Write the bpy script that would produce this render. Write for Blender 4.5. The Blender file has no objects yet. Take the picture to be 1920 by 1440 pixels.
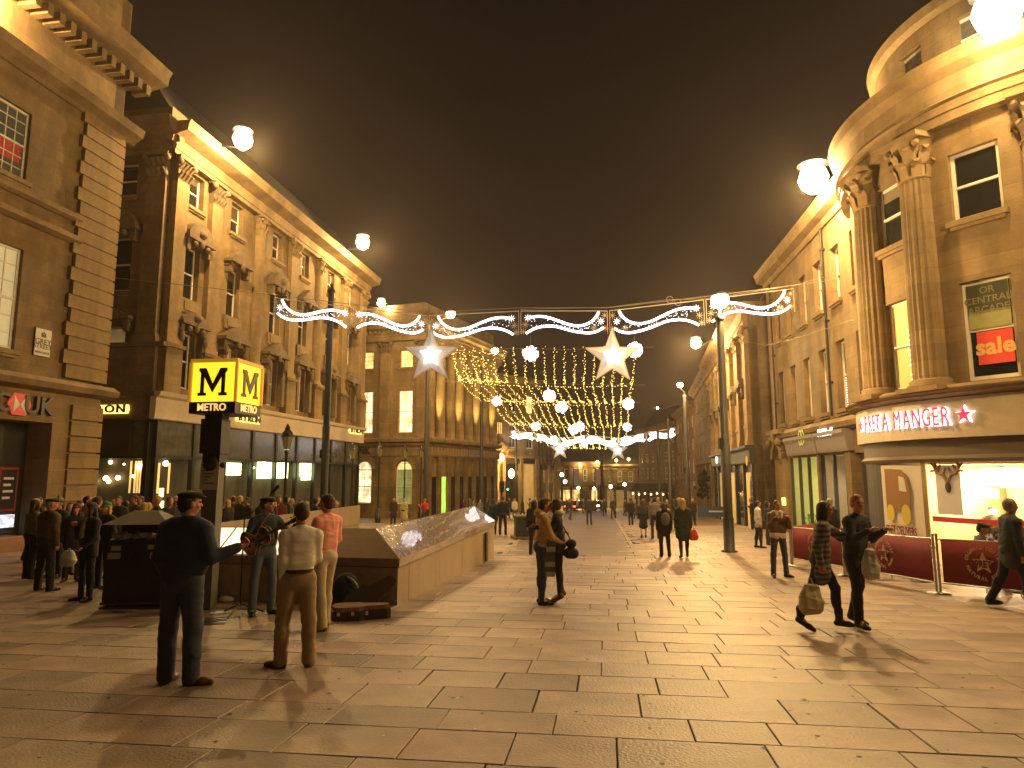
import bpy, bmesh, math, random
import numpy as np
from mathutils import Matrix, Vector
random.seed(7); rng = np.random.default_rng(7)
scene = bpy.context.scene
C = scene.collection
PI = math.pi
# ------------------------------------------------------------------ camera
FPX, HZ, CAMH, SLOPE = 1250.0, 887.0, 1.75, 0.037
PITCH = math.atan((HZ - 720) / FPX)
cd = bpy.data.cameras.new('camera'); cam = bpy.data.objects.new('camera', cd); C.objects.link(cam)
cd.sensor_width = 36; cd.sensor_fit = 'HORIZONTAL'; cd.lens = 36 * FPX / 1920
cd.clip_start = 0.1; cd.clip_end = 3000
cam.location = (0, 0, CAMH); cam.rotation_euler = (PI / 2 + PITCH, 0, 0)
scene.camera = cam
# ------------------------------------------------------------------ night sky, exposure
world = bpy.data.worlds.new('World'); scene.world = world; world.use_nodes = True
wn, wl = world.node_tree.nodes, world.node_tree.links
bg = wn['Background']; bg.inputs['Strength'].default_value = 1.0
tc = wn.new('ShaderNodeTexCoord'); nz = wn.new('ShaderNodeTexNoise'); nz.inputs['Scale'].default_value = 1.6
nz.inputs['Detail'].default_value = 5
wmp = wn.new('ShaderNodeMapping'); wmp.inputs['Scale'].default_value = (1, 1, 2.2)
sep = wn.new('ShaderNodeSeparateXYZ'); mr = wn.new('ShaderNodeMapRange')
mr.inputs['From Min'].default_value = 0.0; mr.inputs['From Max'].default_value = 0.75
mr.inputs['To Min'].default_value = 1.25; mr.inputs['To Max'].default_value = 0.45
mx = wn.new('ShaderNodeMath'); mx.operation = 'MULTIPLY'
mz = wn.new('ShaderNodeMapRange'); mz.inputs['From Min'].default_value = 0.3; mz.inputs['From Max'].default_value = 0.7
mz.inputs['To Min'].default_value = 0.75; mz.inputs['To Max'].default_value = 1.3
sc = wn.new('ShaderNodeVectorMath'); sc.operation = 'SCALE'; sc.inputs[0].default_value = (0.0205, 0.0120, 0.0068)
wl.new(tc.outputs['Generated'], wmp.inputs[0]); wl.new(wmp.outputs[0], nz.inputs['Vector'])
wl.new(tc.outputs['Generated'], sep.inputs[0]); wl.new(sep.outputs['Z'], mr.inputs['Value'])
wl.new(nz.outputs['Fac'], mz.inputs['Value'])
wl.new(mr.outputs[0], mx.inputs[0]); wl.new(mz.outputs[0], mx.inputs[1]); wl.new(mx.outputs[0], sc.inputs['Scale'])
wl.new(sc.outputs[0], bg.inputs['Color'])
scene.view_settings.view_transform = 'Standard'; scene.view_settings.look = 'None'
scene.view_settings.exposure = 0.0; scene.view_settings.gamma = 1.0
LAMP_COL = (1.0, 0.62, 0.225)
LAMP_K = 1.2         # overall strength of the street lamps
# ------------------------------------------------------------------ pixel rays and ground
Sp, Cp = math.sin(PITCH), math.cos(PITCH)
def gz(y): return -SLOPE * max(-30.0, min(y, 220.0))
def ray(px, py):
    u = (px - 960) / FPX; v = (py - 720) / FPX
    return Vector((u, Cp + v * Sp, Sp - v * Cp))
def at(px, py, Y):
    r = ray(px, py); t = Y / r.y
    return Vector((t * r.x, Y, CAMH + t * r.z))
def gp(px, py):
    r = ray(px, py); t = CAMH / (-r.z - SLOPE * r.y)
    return Vector((t * r.x, t * r.y, -SLOPE * t * r.y))
def gx(px, Y):            # ground point at depth Y under pixel column px
    r = ray(px, HZ + (CAMH + SLOPE * Y) / Y * FPX); return Vector((r.x / r.y * Y, Y, gz(Y)))
# ------------------------------------------------------------------ materials
MATS = {}
def mat(name, col, rough=0.7, metal=0.0, noise=0.0, nscale=6.0, bump=0.0, bscale=40.0, emit=None, estr=0.0,
        spec=0.5, coat=0.0, stain=0.0, brick=None, sample=True):
    if name in MATS: return MATS[name]
    m = bpy.data.materials.new(name); m.use_nodes = True; MATS[name] = m
    n, l = m.node_tree.nodes, m.node_tree.links; b = n['Principled BSDF']
    b.inputs['Base Color'].default_value = (*col, 1); b.inputs['Roughness'].default_value = rough
    b.inputs['Metallic'].default_value = metal; b.inputs['Specular IOR Level'].default_value = spec
    b.inputs['Coat Weight'].default_value = coat
    if emit:
        b.inputs['Emission Color'].default_value = (*emit, 1); b.inputs['Emission Strength'].default_value = estr
        if not sample: m.cycles.emission_sampling = 'NONE'
    t = n.new('ShaderNodeTexCoord'); hsrc = None
    if noise or stain:
        x = n.new('ShaderNodeTexNoise'); x.inputs['Scale'].default_value = nscale; x.inputs['Detail'].default_value = 8
        x.inputs['Roughness'].default_value = 0.65
        l.new(t.outputs['Object'], x.inputs['Vector'])
        r = n.new('ShaderNodeMapRange'); r.inputs['From Min'].default_value = 0.28; r.inputs['From Max'].default_value = 0.72
        r.inputs['To Min'].default_value = 1 - noise; r.inputs['To Max'].default_value = 1 + noise * 0.7
        l.new(x.outputs['Fac'], r.inputs['Value'])
        fac = r.outputs[0]
        if stain:
            s = n.new('ShaderNodeTexNoise'); s.inputs['Scale'].default_value = 0.55; s.inputs['Detail'].default_value = 6
            mp = n.new('ShaderNodeMapping'); mp.inputs['Scale'].default_value = (1.6, 1.6, 0.5)
            l.new(t.outputs['Object'], mp.inputs[0]); l.new(mp.outputs[0], s.inputs['Vector'])
            r2 = n.new('ShaderNodeMapRange'); r2.inputs['From Min'].default_value = 0.35; r2.inputs['From Max'].default_value = 0.65
            r2.inputs['To Min'].default_value = 1 - stain; r2.inputs['To Max'].default_value = 1.08
            l.new(s.outputs['Fac'], r2.inputs['Value'])
            mu = n.new('ShaderNodeMath'); mu.operation = 'MULTIPLY'; l.new(fac, mu.inputs[0]); l.new(r2.outputs[0], mu.inputs[1]); fac = mu.outputs[0]
        if brick:
            bt = n.new('ShaderNodeTexBrick'); bt.inputs['Scale'].default_value = 1.0
            bt.inputs['Brick Width'].default_value = brick[0]; bt.inputs['Row Height'].default_value = brick[1]
            bt.inputs['Mortar Size'].default_value = 0.012; bt.inputs['Mortar Smooth'].default_value = 0.3
            bt.inputs['Color1'].default_value = (1, 1, 1, 1); bt.inputs['Color2'].default_value = (.78, .75, .72, 1)
            bt.inputs['Mortar'].default_value = (.76, .73, .70, 1)
            sx = n.new('ShaderNodeSeparateXYZ'); cx = n.new('ShaderNodeCombineXYZ'); ad = n.new('ShaderNodeMath')
            l.new(t.outputs['Object'], sx.inputs[0]); l.new(sx.outputs['X'], ad.inputs[0])
            if brick[2] == 'wall': l.new(sx.outputs['Y'], ad.inputs[1]); l.new(sx.outputs['Z'], cx.inputs['Y'])
            else: ad.inputs[1].default_value = 0; l.new(sx.outputs['Y'], cx.inputs['Y'])
            l.new(ad.outputs[0], cx.inputs['X']); l.new(cx.outputs[0], bt.inputs['Vector'])
            mm = n.new('ShaderNodeVectorMath'); mm.operation = 'SCALE'
            l.new(bt.outputs['Color'], mm.inputs[0]); l.new(fac, mm.inputs['Scale'])
            m3 = n.new('ShaderNodeVectorMath'); m3.operation = 'MULTIPLY'; m3.inputs[1].default_value = col
            l.new(mm.outputs[0], m3.inputs[0]); l.new(m3.outputs[0], b.inputs['Base Color'])
            hsrc = bt.outputs['Fac']
        else:
            sc_ = n.new('ShaderNodeVectorMath'); sc_.operation = 'SCALE'; sc_.inputs[0].default_value = col
            l.new(fac, sc_.inputs['Scale']); l.new(sc_.outputs[0], b.inputs['Base Color'])
        rr = n.new('ShaderNodeMapRange'); rr.inputs['To Min'].default_value = max(0.05, rough - 0.12); rr.inputs['To Max'].default_value = min(1, rough + 0.12)
        l.new(x.outputs['Fac'], rr.inputs['Value']); l.new(rr.outputs[0], b.inputs['Roughness'])
    if bump:
        x = n.new('ShaderNodeTexNoise'); x.inputs['Scale'].default_value = bscale; x.inputs['Detail'].default_value = 6
        l.new(t.outputs['Object'], x.inputs['Vector'])
        bp = n.new('ShaderNodeBump'); bp.inputs['Strength'].default_value = bump; bp.inputs['Distance'].default_value = 0.03
        l.new(x.outputs['Fac'], bp.inputs['Height']); l.new(bp.outputs[0], b.inputs['Normal'])
        if hsrc:
            b2 = n.new('ShaderNodeBump'); b2.invert = True; b2.inputs['Strength'].default_value = 0.3; b2.inputs['Distance'].default_value = 0.01
            l.new(hsrc, b2.inputs['Height']); l.new(bp.outputs[0], b2.inputs['Normal']); l.new(b2.outputs[0], b.inputs['Normal'])
    return m
STONE = mat('tan_sandstone', (.255, .175, .083), .85, noise=.24, nscale=3, bump=.5, bscale=14, stain=.45, brick=(1.1, .42, 'wall'))
STONE_PLAIN = mat('carved_sandstone', (.25, .172, .083), .85, noise=.26, nscale=4, bump=.5, bscale=20, stain=.42)
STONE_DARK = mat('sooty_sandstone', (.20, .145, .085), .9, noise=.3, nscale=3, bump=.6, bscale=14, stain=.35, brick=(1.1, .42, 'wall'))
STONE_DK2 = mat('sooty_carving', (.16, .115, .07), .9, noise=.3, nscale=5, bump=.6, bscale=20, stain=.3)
STONE_LT = mat('cleaned_sandstone', (.295, .205, .10), .8, noise=.18, nscale=3, bump=.35, bscale=14, stain=.36, brick=(1.2, .45, 'wall'))
STONE_RED = mat('ruddy_sandstone', (.34, .2, .12), .85, noise=.2, nscale=3, bump=.5, stain=.25, brick=(1.0, .4, 'wall'))
PALE = mat('painted_fascia', (.52, .44, .32), .6, noise=.1, nscale=5, bump=.15, stain=.1)
WHITE = mat('white_paint', (.75, .71, .62), .5, noise=.08, nscale=9)
BLACKP = mat('black_paint', (.018, .018, .018), .32, noise=.2, nscale=9, bump=.1)
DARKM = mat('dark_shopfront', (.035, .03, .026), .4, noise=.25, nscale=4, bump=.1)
IRON = mat('dark_iron', (.014, .012, .011), .6, noise=.2, nscale=12, bump=.15)
STEEL = mat('brushed_steel', (.5, .5, .5), .35, metal=1, noise=.1, nscale=20)
GLASS_DK = mat('dark_glass', (.012, .014, .016), .06, noise=.15, nscale=1.5, spec=.8)
GRANITE = mat('polished_granite', (.36, .265, .165), .36, noise=.22, nscale=7, bump=.12, bscale=90, stain=.2)
LAMPG = mat('lamp_glow', (1, .8, .5), .5, emit=(1.0, .78, .42), estr=60)
LAMPG2 = mat('lamp_glow_far', (1, .8, .5), .5, emit=(1.0, .80, .50), estr=14)
WLED = mat('cool_white_led', (.9, .9, 1), .5, emit=(.86, .90, 1.0), estr=4.5)
WLEDS = mat('cool_white_spark', (.9, .9, 1), .5, emit=(.80, .84, 1.0), estr=2.4, sample=False)
FAIRY = mat('warm_fairy_bulb', (1, .8, .4), .5, emit=(1.0, .66, .14), estr=4.5, sample=False)
ROOFM = mat('slate_roof', (.045, .042, .04), .7, noise=.2, nscale=5, bump=.3, stain=.2)
def emis(name, col, s, sample=True): return mat(name, col, .5, emit=col, estr=s, sample=sample)
WIN_LIT = mat('lit_room', (.6, .55, .3), .6, noise=.3, nscale=1.2, emit=(.93, .86, .38), estr=.9)
def lit_room(name, col, s, nscale=1.3):
    m = emis(name, col, s); n, l = m.node_tree.nodes, m.node_tree.links; b = n['Principled BSDF']
    t = n.new('ShaderNodeTexCoord'); x = n.new('ShaderNodeTexNoise'); x.inputs['Scale'].default_value = nscale; x.inputs['Detail'].default_value = 3
    l.new(t.outputs['Object'], x.inputs['Vector'])
    r = n.new('ShaderNodeMapRange'); r.inputs['From Min'].default_value = .35; r.inputs['From Max'].default_value = .65
    r.inputs['To Min'].default_value = s * .35; r.inputs['To Max'].default_value = s * 1.3
    l.new(x.outputs['Fac'], r.inputs['Value']); l.new(r.outputs[0], b.inputs['Emission Strength'])
    return m
ROOM_Y = lit_room('yellow_green_room_light', (.95, .86, .34), 1.0)
ROOM_W = lit_room('pale_room_light', (.95, .9, .55), 1.3)
ROOM_G = lit_room('green_doorway_light', (.45, .95, .12), 1.2)
ROOM_DIM = lit_room('dim_room_light', (.75, .55, .2), .16)
ROOM_O = lit_room('amber_room_light', (1, .62, .18), 1.5)
# ------------------------------------------------------------------ mesh builder
class MB:
    def __init__(s): s.v = []; s.f = []; s.m = []; s.sm = []
    def add(s, vs, fs, mi=0, smooth=False):
        o = len(s.v); s.v += [tuple(p) for p in vs]
        for f in fs: s.f.append([i + o for i in f]); s.m.append(mi); s.sm.append(smooth)
    def box(s, x0, x1, y0, y1, z0, z1, mi=0, M=None):
        vs = [Vector((x, y, z)) for z in (z0, z1) for y in (y0, y1) for x in (x0, x1)]
        if M: vs = [M @ p for p in vs]
        s.add(vs, [(0, 2, 3, 1), (4, 5, 7, 6), (0, 1, 5, 4), (2, 6, 7, 3), (0, 4, 6, 2), (1, 3, 7, 5)], mi)
    def prism(s, poly, a, b, mi=0, axis='y', M=None, smooth=False):
        """poly = list of 2-D points, extruded from a to b along axis"""
        def mk(p, t):
            return Vector((p[0], t, p[1])) if axis == 'y' else (Vector((t, p[0], p[1])) if axis == 'x' else Vector((p[0], p[1], t)))
        n = len(poly); vs = [mk(p, a) for p in poly] + [mk(p, b) for p in poly]
        if M: vs = [M @ p for p in vs]
        s.add(vs, [tuple(range(n)), tuple(range(2 * n - 1, n - 1, -1))], mi)
        s.add(vs, [(i, i + n, (i + 1) % n + n, (i + 1) % n) for i in range(n)], mi, smooth)
    def cyl(s, a, b, ra, rb=None, n=12, mi=0, caps=True, smooth=True):
        rb = ra if rb is None else rb; a = Vector(a); b = Vector(b); d = (b - a).normalized()
        u = d.orthogonal().normalized(); w = d.cross(u)
        vs = [a + (u * math.cos(2 * PI * i / n) + w * math.sin(2 * PI * i / n)) * ra for i in range(n)] + \
             [b + (u * math.cos(2 * PI * i / n) + w * math.sin(2 * PI * i / n)) * rb for i in range(n)]
        s.add(vs, [(i, (i + 1) % n, (i + 1) % n + n, i + n) for i in range(n)], mi, smooth)
        if caps: s.add(vs, [tuple(range(n - 1, -1, -1)), tuple(range(n, 2 * n))], mi)
    def tube(s, pts, r, n=6, mi=0):
        pts = [Vector(p) for p in pts]
        for i in range(len(pts) - 1): s.cyl(pts[i], pts[i + 1], r, r, n, mi, caps=(i in (0, len(pts) - 2)))
    def lathe(s, prof, c=(0, 0, 0), n=16, mi=0, flute=0.0, smooth=True):
        vs = []; c = Vector(c)
        for r, z in prof:
            for i in range(n):
                rr = r * (1 - (flute if (i % 2) else 0)); a = 2 * PI * i / n
                vs.append(c + Vector((rr * math.cos(a), rr * math.sin(a), z)))
        fs = [(k * n + i, k * n + (i + 1) % n, (k + 1) * n + (i + 1) % n, (k + 1) * n + i) for k in range(len(prof) - 1) for i in range(n)]
        s.add(vs, fs, mi, smooth and not flute); L = len(prof)
        s.add(vs, [tuple(range(n - 1, -1, -1)), tuple(range((L - 1) * n, L * n))], mi)
    def ball(s, c, r, n=10, m=6, mi=0, sz=(1, 1, 1)):
        c = Vector(c); vs = [c + Vector((0, 0, -r * sz[2]))]
        for k in range(1, m):
            t = PI * k / m
            for i in range(n):
                a = 2 * PI * i / n; vs.append(c + Vector((r * sz[0] * math.sin(t) * math.cos(a), r * sz[1] * math.sin(t) * math.sin(a), -r * sz[2] * math.cos(t))))
        vs.append(c + Vector((0, 0, r * sz[2]))); fs = []
        for i in range(n): fs.append((0, 1 + (i + 1) % n, 1 + i))
        for k in range(m - 2):
            for i in range(n): fs.append((1 + k * n + i, 1 + k * n + (i + 1) % n, 1 + (k + 1) * n + (i + 1) % n, 1 + (k + 1) * n + i))
        L = 1 + (m - 1) * n
        for i in range(n): fs.append((L, 1 + (m - 2) * n + i, 1 + (m - 2) * n + (i + 1) % n))
        s.add(vs, fs, mi, True)
    def mesh(s, name, mats):
        me = bpy.data.meshes.new(name); me.from_pydata(s.v, [], s.f)
        for m in (mats if isinstance(mats, (list, tuple)) else [mats]): me.materials.append(m)
        me.polygons.foreach_set('material_index', s.m); me.polygons.foreach_set('use_smooth', s.sm)
        me.update(); return me
    def build(s, name, mats, parent=None, M=None):
        return link(name, s.mesh(name, mats), parent, M)
def link(name, data, parent=None, M=None):
    o = bpy.data.objects.new(name, data); C.objects.link(o)
    if parent: o.parent = parent
    if M is not None: o.matrix_local = M
    return o
def tag(o, label=None, cat=None, group=None, kind=None):
    if label: o['label'] = label
    if cat: o['category'] = cat
    if group: o['group'] = group
    if kind: o['kind'] = kind
    return o
def thing(name, label, cat, loc=(0, 0, 0), rz=0, group=None):
    o = link(name, None); o.location = loc; o.rotation_euler = (0, 0, rz); o.empty_display_size = .2
    return tag(o, label, cat, group)
def dup(o, loc=None, rz=None, label=None, parent=None):
    c = o.copy(); C.objects.link(c)
    if parent is not None: c.parent = parent; c.matrix_local = o.matrix_local.copy()
    if loc is not None: c.location = loc
    if rz is not None: c.rotation_euler = (0, 0, rz)
    if label: c['label'] = label
    for ch in o.children: dup(ch, parent=c)
    return c
_tc = {}
def text_mesh(txt, size=1.0, ext=.02, off=0.0, xs=1.0, mats=None, align='CENTER', key=None):
    k = (txt, size, ext, off, xs, align, str(mats))
    if k in _tc: return _tc[k]
    cu = bpy.data.curves.new('t', 'FONT'); cu.body = txt; cu.size = size; cu.extrude = ext; cu.offset = off
    cu.align_x = align; cu.align_y = 'CENTER'; cu.resolution_u = 3
    o = bpy.data.objects.new('t', cu); C.objects.link(o)
    me = bpy.data.meshes.new_from_object(o, depsgraph=bpy.context.evaluated_depsgraph_get())
    bpy.data.objects.remove(o); bpy.data.curves.remove(cu)
    me.transform(Matrix.Rotation(PI / 2, 4, 'X') @ Matrix.Scale(xs, 4, (1, 0, 0)))
    me.materials.clear()
    for m in (mats if isinstance(mats, (list, tuple)) else [mats]): me.materials.append(m)
    me.name = 'letter'; _tc[k] = me; return me
def T(x, y, z): return Matrix.Translation((x, y, z))
# ------------------------------------------------------------------ facades
class Face:
    """a facade plane: s runs left to right seen from outside, y goes into the building, z is height above root"""
    def __init__(f, root, o=(0, 0, 0), ang=0.0):
        f.root = root; f.M = T(*o) @ Matrix.Rotation(ang, 4, 'Z')
        f.W = T(*root.location) @ Matrix.Rotation(root.rotation_euler[2], 4, 'Z') @ f.M; f.I = f.W.inverted()
    def px(f, px, py, y=0.0):
        o = f.I @ cam.location; d = f.I.to_3x3() @ ray(px, py); t = (y - o.y) / d.y
        p = o + d * t; return p.x, p.z
    def s(f, px, py): return f.px(px, py)[0]
    def z(f, px, py): return f.px(px, py)[1]
    def put(f, name, mb, mats, x=0, y=0, z=0, parent=None):
        me = mb.mesh(name, mats) if isinstance(mb, MB) else mb
        if parent is None: return link(name, me, f.root, f.M @ T(x, y, z))
        return link(name, me, parent, T(x, y, z))
def wall(f, name, s0, s1, z0, z1, openings, m, reveal=.35, y=0.0, thick=.5):
    xs = sorted({s0, s1, *[min(max(a, s0), s1) for o in openings for a in (o[0], o[1])]})
    zs = sorted({z0, z1, *[min(max(a, z0), z1) for o in openings for a in (o[2], o[3])]})
    mb = MB()
    def hole(x, z): return any(o[0] < x < o[1] and o[2] < z < o[3] for o in openings)
    for i in range(len(xs) - 1):
        for j in range(len(zs) - 1):
            if not hole((xs[i] + xs[i + 1]) / 2, (zs[j] + zs[j + 1]) / 2):
                mb.add([(xs[i], y, zs[j]), (xs[i + 1], y, zs[j]), (xs[i + 1], y, zs[j + 1]), (xs[i], y, zs[j + 1])], [(0, 1, 2, 3)])
    for o in openings:
        a, b, c, d = o[:4]; r = reveal
        mb.add([(a, y, c), (a, y, d), (a, y + r, d), (a, y + r, c)], [(0, 1, 2, 3)])
        mb.add([(b, y, c), (b, y + r, c), (b, y + r, d), (b, y, d)], [(0, 1, 2, 3)])
        mb.add([(a, y, d), (b, y, d), (b, y + r, d), (a, y + r, d)], [(0, 1, 2, 3)])
        mb.add([(a, y, c), (a, y + r, c), (b, y + r, c), (b, y, c)], [(0, 1, 2, 3)])
        mb.add([(a - .3, y + r + .12, c - .3), (b + .3, y + r + .12, c - .3), (b + .3, y + r + .12, d + .3), (a - .3, y + r + .12, d + .3)], [(0, 1, 2, 3)])
    # the wall's ends and top give it body
    mb.add([(s0, y, z0), (s0, y, z1), (s0, y + thick, z1), (s0, y + thick, z0)], [(0, 1, 2, 3)])
    mb.add([(s1, y, z0), (s1, y + thick, z0), (s1, y + thick, z1), (s1, y, z1)], [(0, 1, 2, 3)])
    mb.add([(s0, y, z1), (s1, y, z1), (s1, y + thick, z1), (s0, y + thick, z1)], [(0, 1, 2, 3)])
    return f.put(name, mb, m)
_wc = {}
def window(f, s0, s1, z0, z1, pane=None, bars=(1, 2), y=.22, sill=True, arch=False, label=None, name='window', fm=None):
    pane = pane or GLASS_DK; fm = fm or WHITE
    w = round(s1 - s0, 2); h = round(z1 - z0, 2); k = (w, h, bars, arch, fm.name)
    if k not in _wc:
        mb = MB(); t = min(.09, w * .12)
        mb.box(0, t, 0, .09, 0, h); mb.box(w - t, w, 0, .09, 0, h)
        mb.box(t, w - t, 0.003, .087, 0, t * 1.3); mb.box(t, w - t, 0.003, .087, h - t, h)
        mb.box(t, w - t, -.02, .07, h * .5 - .035, h * .5 + .035)
        for i in range(1, bars[0]):
            x = t + (w - 2 * t) * i / bars[0]; mb.box(x - .016, x + .016, .02, .06, t, h - t)
        for j in range(1, bars[1]):
            if bars[1] % 2 == 0 and j == bars[1] // 2: continue
            z = h * j / bars[1]; mb.box(t, w - t, .022, .058, z - .016, z + .016)
        if arch:
            mb2 = MB(); N = 12; r = w / 2
            for q in range(N):
                a0, a1 = PI * q / N, PI * (q + 1) / N
                mb.add([(r + r * math.cos(a0), 0, h + r * math.sin(a0)), (r + r * math.cos(a1), 0, h + r * math.sin(a1)),
                        (r + (r - t) * math.cos(a1), 0, h + (r - t) * math.sin(a1)), (r + (r - t) * math.cos(a0), 0, h + (r - t) * math.sin(a0))], [(3, 2, 1, 0)])
        fr = mb.mesh('window', fm)
        pm = MB(); e = t * .5
        poly = [(e, e), (w - e, e), (w - e, h - (0 if arch else e))]
        if arch: poly += [(w / 2 + (w / 2 - e) * math.cos(PI * q / 12), h + (w / 2 - e) * math.sin(PI * q / 12)) for q in range(1, 12)]
        poly += [(e, h - (0 if arch else e))]
        pm.prism(poly, .05, .062)
        _wc[k] = (fr, pm)
    fr, pm = _wc[k]
    o = f.put(name, fr, None, s0, y, z0)
    pk = (k, pane.name)
    if pk not in _wc: _wc[pk] = pm.mesh('pane', pane)
    f.put('pane', _wc[pk], None, 0, 0, 0, parent=o)
    if sill:
        sk = ('sill', w, sill if isinstance(sill, str) else '')
        if sk not in _wc:
            mb = MB(); mb.box(-.14, w + .14, -y - .16, .05, -.16, 0); mb.box(-.06, w + .06, -y - .09, 0, -.26, -.16); _wc[sk] = mb.mesh('sill', STONE_PLAIN)
        f.put('sill', _wc[sk], None, 0, 0, 0, parent=o)
    if label: o['label'] = label
    if pane is GLASS_DK and not arch and random.random() < .55:
        bh = random.choice([.22, .35, .5, .96]); bk_ = ('blind', w, h, bh)
        if bk_ not in _wc: mb = MB(); mb.box(.07, w - .07, .034, .048, h * (1 - bh), h - .05); _wc[bk_] = mb
        b_ = _wc[bk_]; bm_ = random.choice([mat('faded_blind', (.2, .17, .11), .8, noise=.15, nscale=3), mat('grey_net_curtain', (.09, .085, .07), .8, noise=.4, nscale=8), mat('brown_curtain', (.06, .035, .02), .8, noise=.3, nscale=5)])
        pk = (bk_, bm_.name)
        if pk not in _wc: _wc[pk] = b_.mesh('blind', bm_)
        f.put('blind', _wc[pk], None, 0, 0, 0, parent=o)
    return o
def mould(f, name, s0, s1, z0, prof, m, y=0.0):
    """moulding: prof = list of (out, up) points; extruded along s"""
    mb = MB(); pts = [(y + .02, z0)] + [(y - a, z0 + b) for a, b in prof] + [(y + .02, z0 + prof[-1][1])]
    mb.prism([(p[0], p[1]) for p in pts], s0, s1, axis='x')
    return f.put(name, mb, m)
CORN = [(.08, 0), (.12, .18), (.3, .25), (.34, .42), (.85, .48), (.9, .78), (1.0, .95)]
STRING = [(.06, 0), (.18, .08), (.22, .26), (.1, .34)]
def blocks(f, name, s0, s1, z0, z1, w, gap, d, m, y=0.0):
    mb = MB(); x = s0
    while x + w <= s1: mb.box(x, x + w, y - d, y, z0, z1); x += w + gap
    o = f.put(name, mb, m); o['kind'] = 'stuff'; return o
_cap = {}
def capital(r, h, m):
    k = (round(r, 2), round(h, 2), m.name)
    if k in _cap: return _cap[k]
    mb = MB(); mb.lathe([(r, 0), (r * 1.08, .04), (r * .98, .1), (r * 1.02, h * .5), (r * 1.35, h * .85), (r * 1.45, h * .88)], n=16)
    for row, (z0, hh, ro) in enumerate([(.08, h * .38, 1.0), (h * .32, h * .42, 1.08)]):
        for i in range(8):
            a = 2 * PI * (i + .5 * row) / 8; ca, sa = math.cos(a), math.sin(a); tx, ty = -sa, ca; w = r * .3
            P = []
            for q, (rr, zz, ww) in enumerate([(ro, 0, 1), (ro * 1.12, hh * .6, 1.1), (ro * 1.38, hh * .92, .8), (ro * 1.42, hh * .72, .3)]):
                for sgn in (-1, 1): P.append((ca * r * rr + tx * w * ww * sgn, sa * r * rr + ty * w * ww * sgn, z0 + zz))
            mb.add(P, [(0, 1, 3, 2), (2, 3, 5, 4), (4, 5, 7, 6)])
            P2 = [(p[0] * .93, p[1] * .93, p[2]) for p in P]; mb.add(P2, [(2, 3, 1, 0), (4, 5, 3, 2), (6, 7, 5, 4)])
    for i in range(4):
        a = PI / 4 + PI / 2 * i; c = (math.cos(a) * r * 1.5, math.sin(a) * r * 1.5, h * .78); mb.ball(c, r * .24, 8, 5)
    q = r * 1.45; mb.box(-q, q, -q, q, h * .88, h)
    _cap[k] = mb.mesh('capital', m); return _cap[k]
def column(f, s, z0, z1, r, m, y=0.0, fluted=True, ch=1.1, ped=0.0, name='column', cm=None):
    mb = MB(); H = z1 - z0; b = .35
    mb.box(-r * 1.35, r * 1.35, -r * 1.35, r * 1.35, -ped, .14)
    mb.lathe([(r * 1.3, .14), (r * 1.34, .2), (r * 1.15, .26), (r * 1.22, .32), (r * 1.02, .38)], n=20)
    mb.lathe([(r, .36), (r * .99, H * .35), (r * .9, H - ch)], n=40 if fluted else 20, flute=.07 if fluted else 0)
    o = f.put(name, mb, m, s, y, z0)
    f.put('capital', capital(r * .92, ch, cm or m), None, 0, 0, H - ch, parent=o); return o
def pilaster(f, s, z0, z1, w, d, m, ch=1.0, cm=None, name='pilaster'):
    mb = MB(); mb.box(-w * .62, w * .62, -d - .08, 0, 0, .3); mb.box(-w * .56, w * .56, -d - .04, 0, .3, .45)
    mb.box(-w / 2, w / 2, -d, 0, .45, z1 - z0 - ch); o = f.put(name, mb, m, s, 0, z0)
    k = ('pc', w, d, ch, (cm or m).name)
    if k not in _cap:
        c = MB(); c.box(-w * .5, w * .5, -d, 0, 0, ch * .85)
        for row in range(2):
            for i in range(4):
                x = (-.42 + .28 * i) * w + (.0 if row == 0 else -.0)
                z = ch * (.08 + .38 * row); o_ = .05 + .06 * row
                c.add([(x - w * .1, -d, z), (x + w * .1, -d, z), (x + w * .12, -d - .12 - o_, z + ch * .3), (x - w * .12, -d - .12 - o_, z + ch * .3),
                       (x + w * .05, -d - .2 - o_, z + ch * .24), (x - w * .05, -d - .2 - o_, z + ch * .24)], [(0, 1, 2, 3), (3, 2, 4, 5), (0, 3, 5), (1, 4, 2), (0, 5, 4, 1)])
        for sx in (-1, 1): c.ball((sx * w * .6, -d - .12, ch * .76), ch * .15, 8, 5)
        c.box(-w * .68, w * .68, -d - .22, 0, ch * .88, ch); _cap[k] = c.mesh('capital', cm or m)
    f.put('capital', _cap[k], None, 0, 0, z1 - z0 - ch, parent=o); return o
_pd = {}
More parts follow.
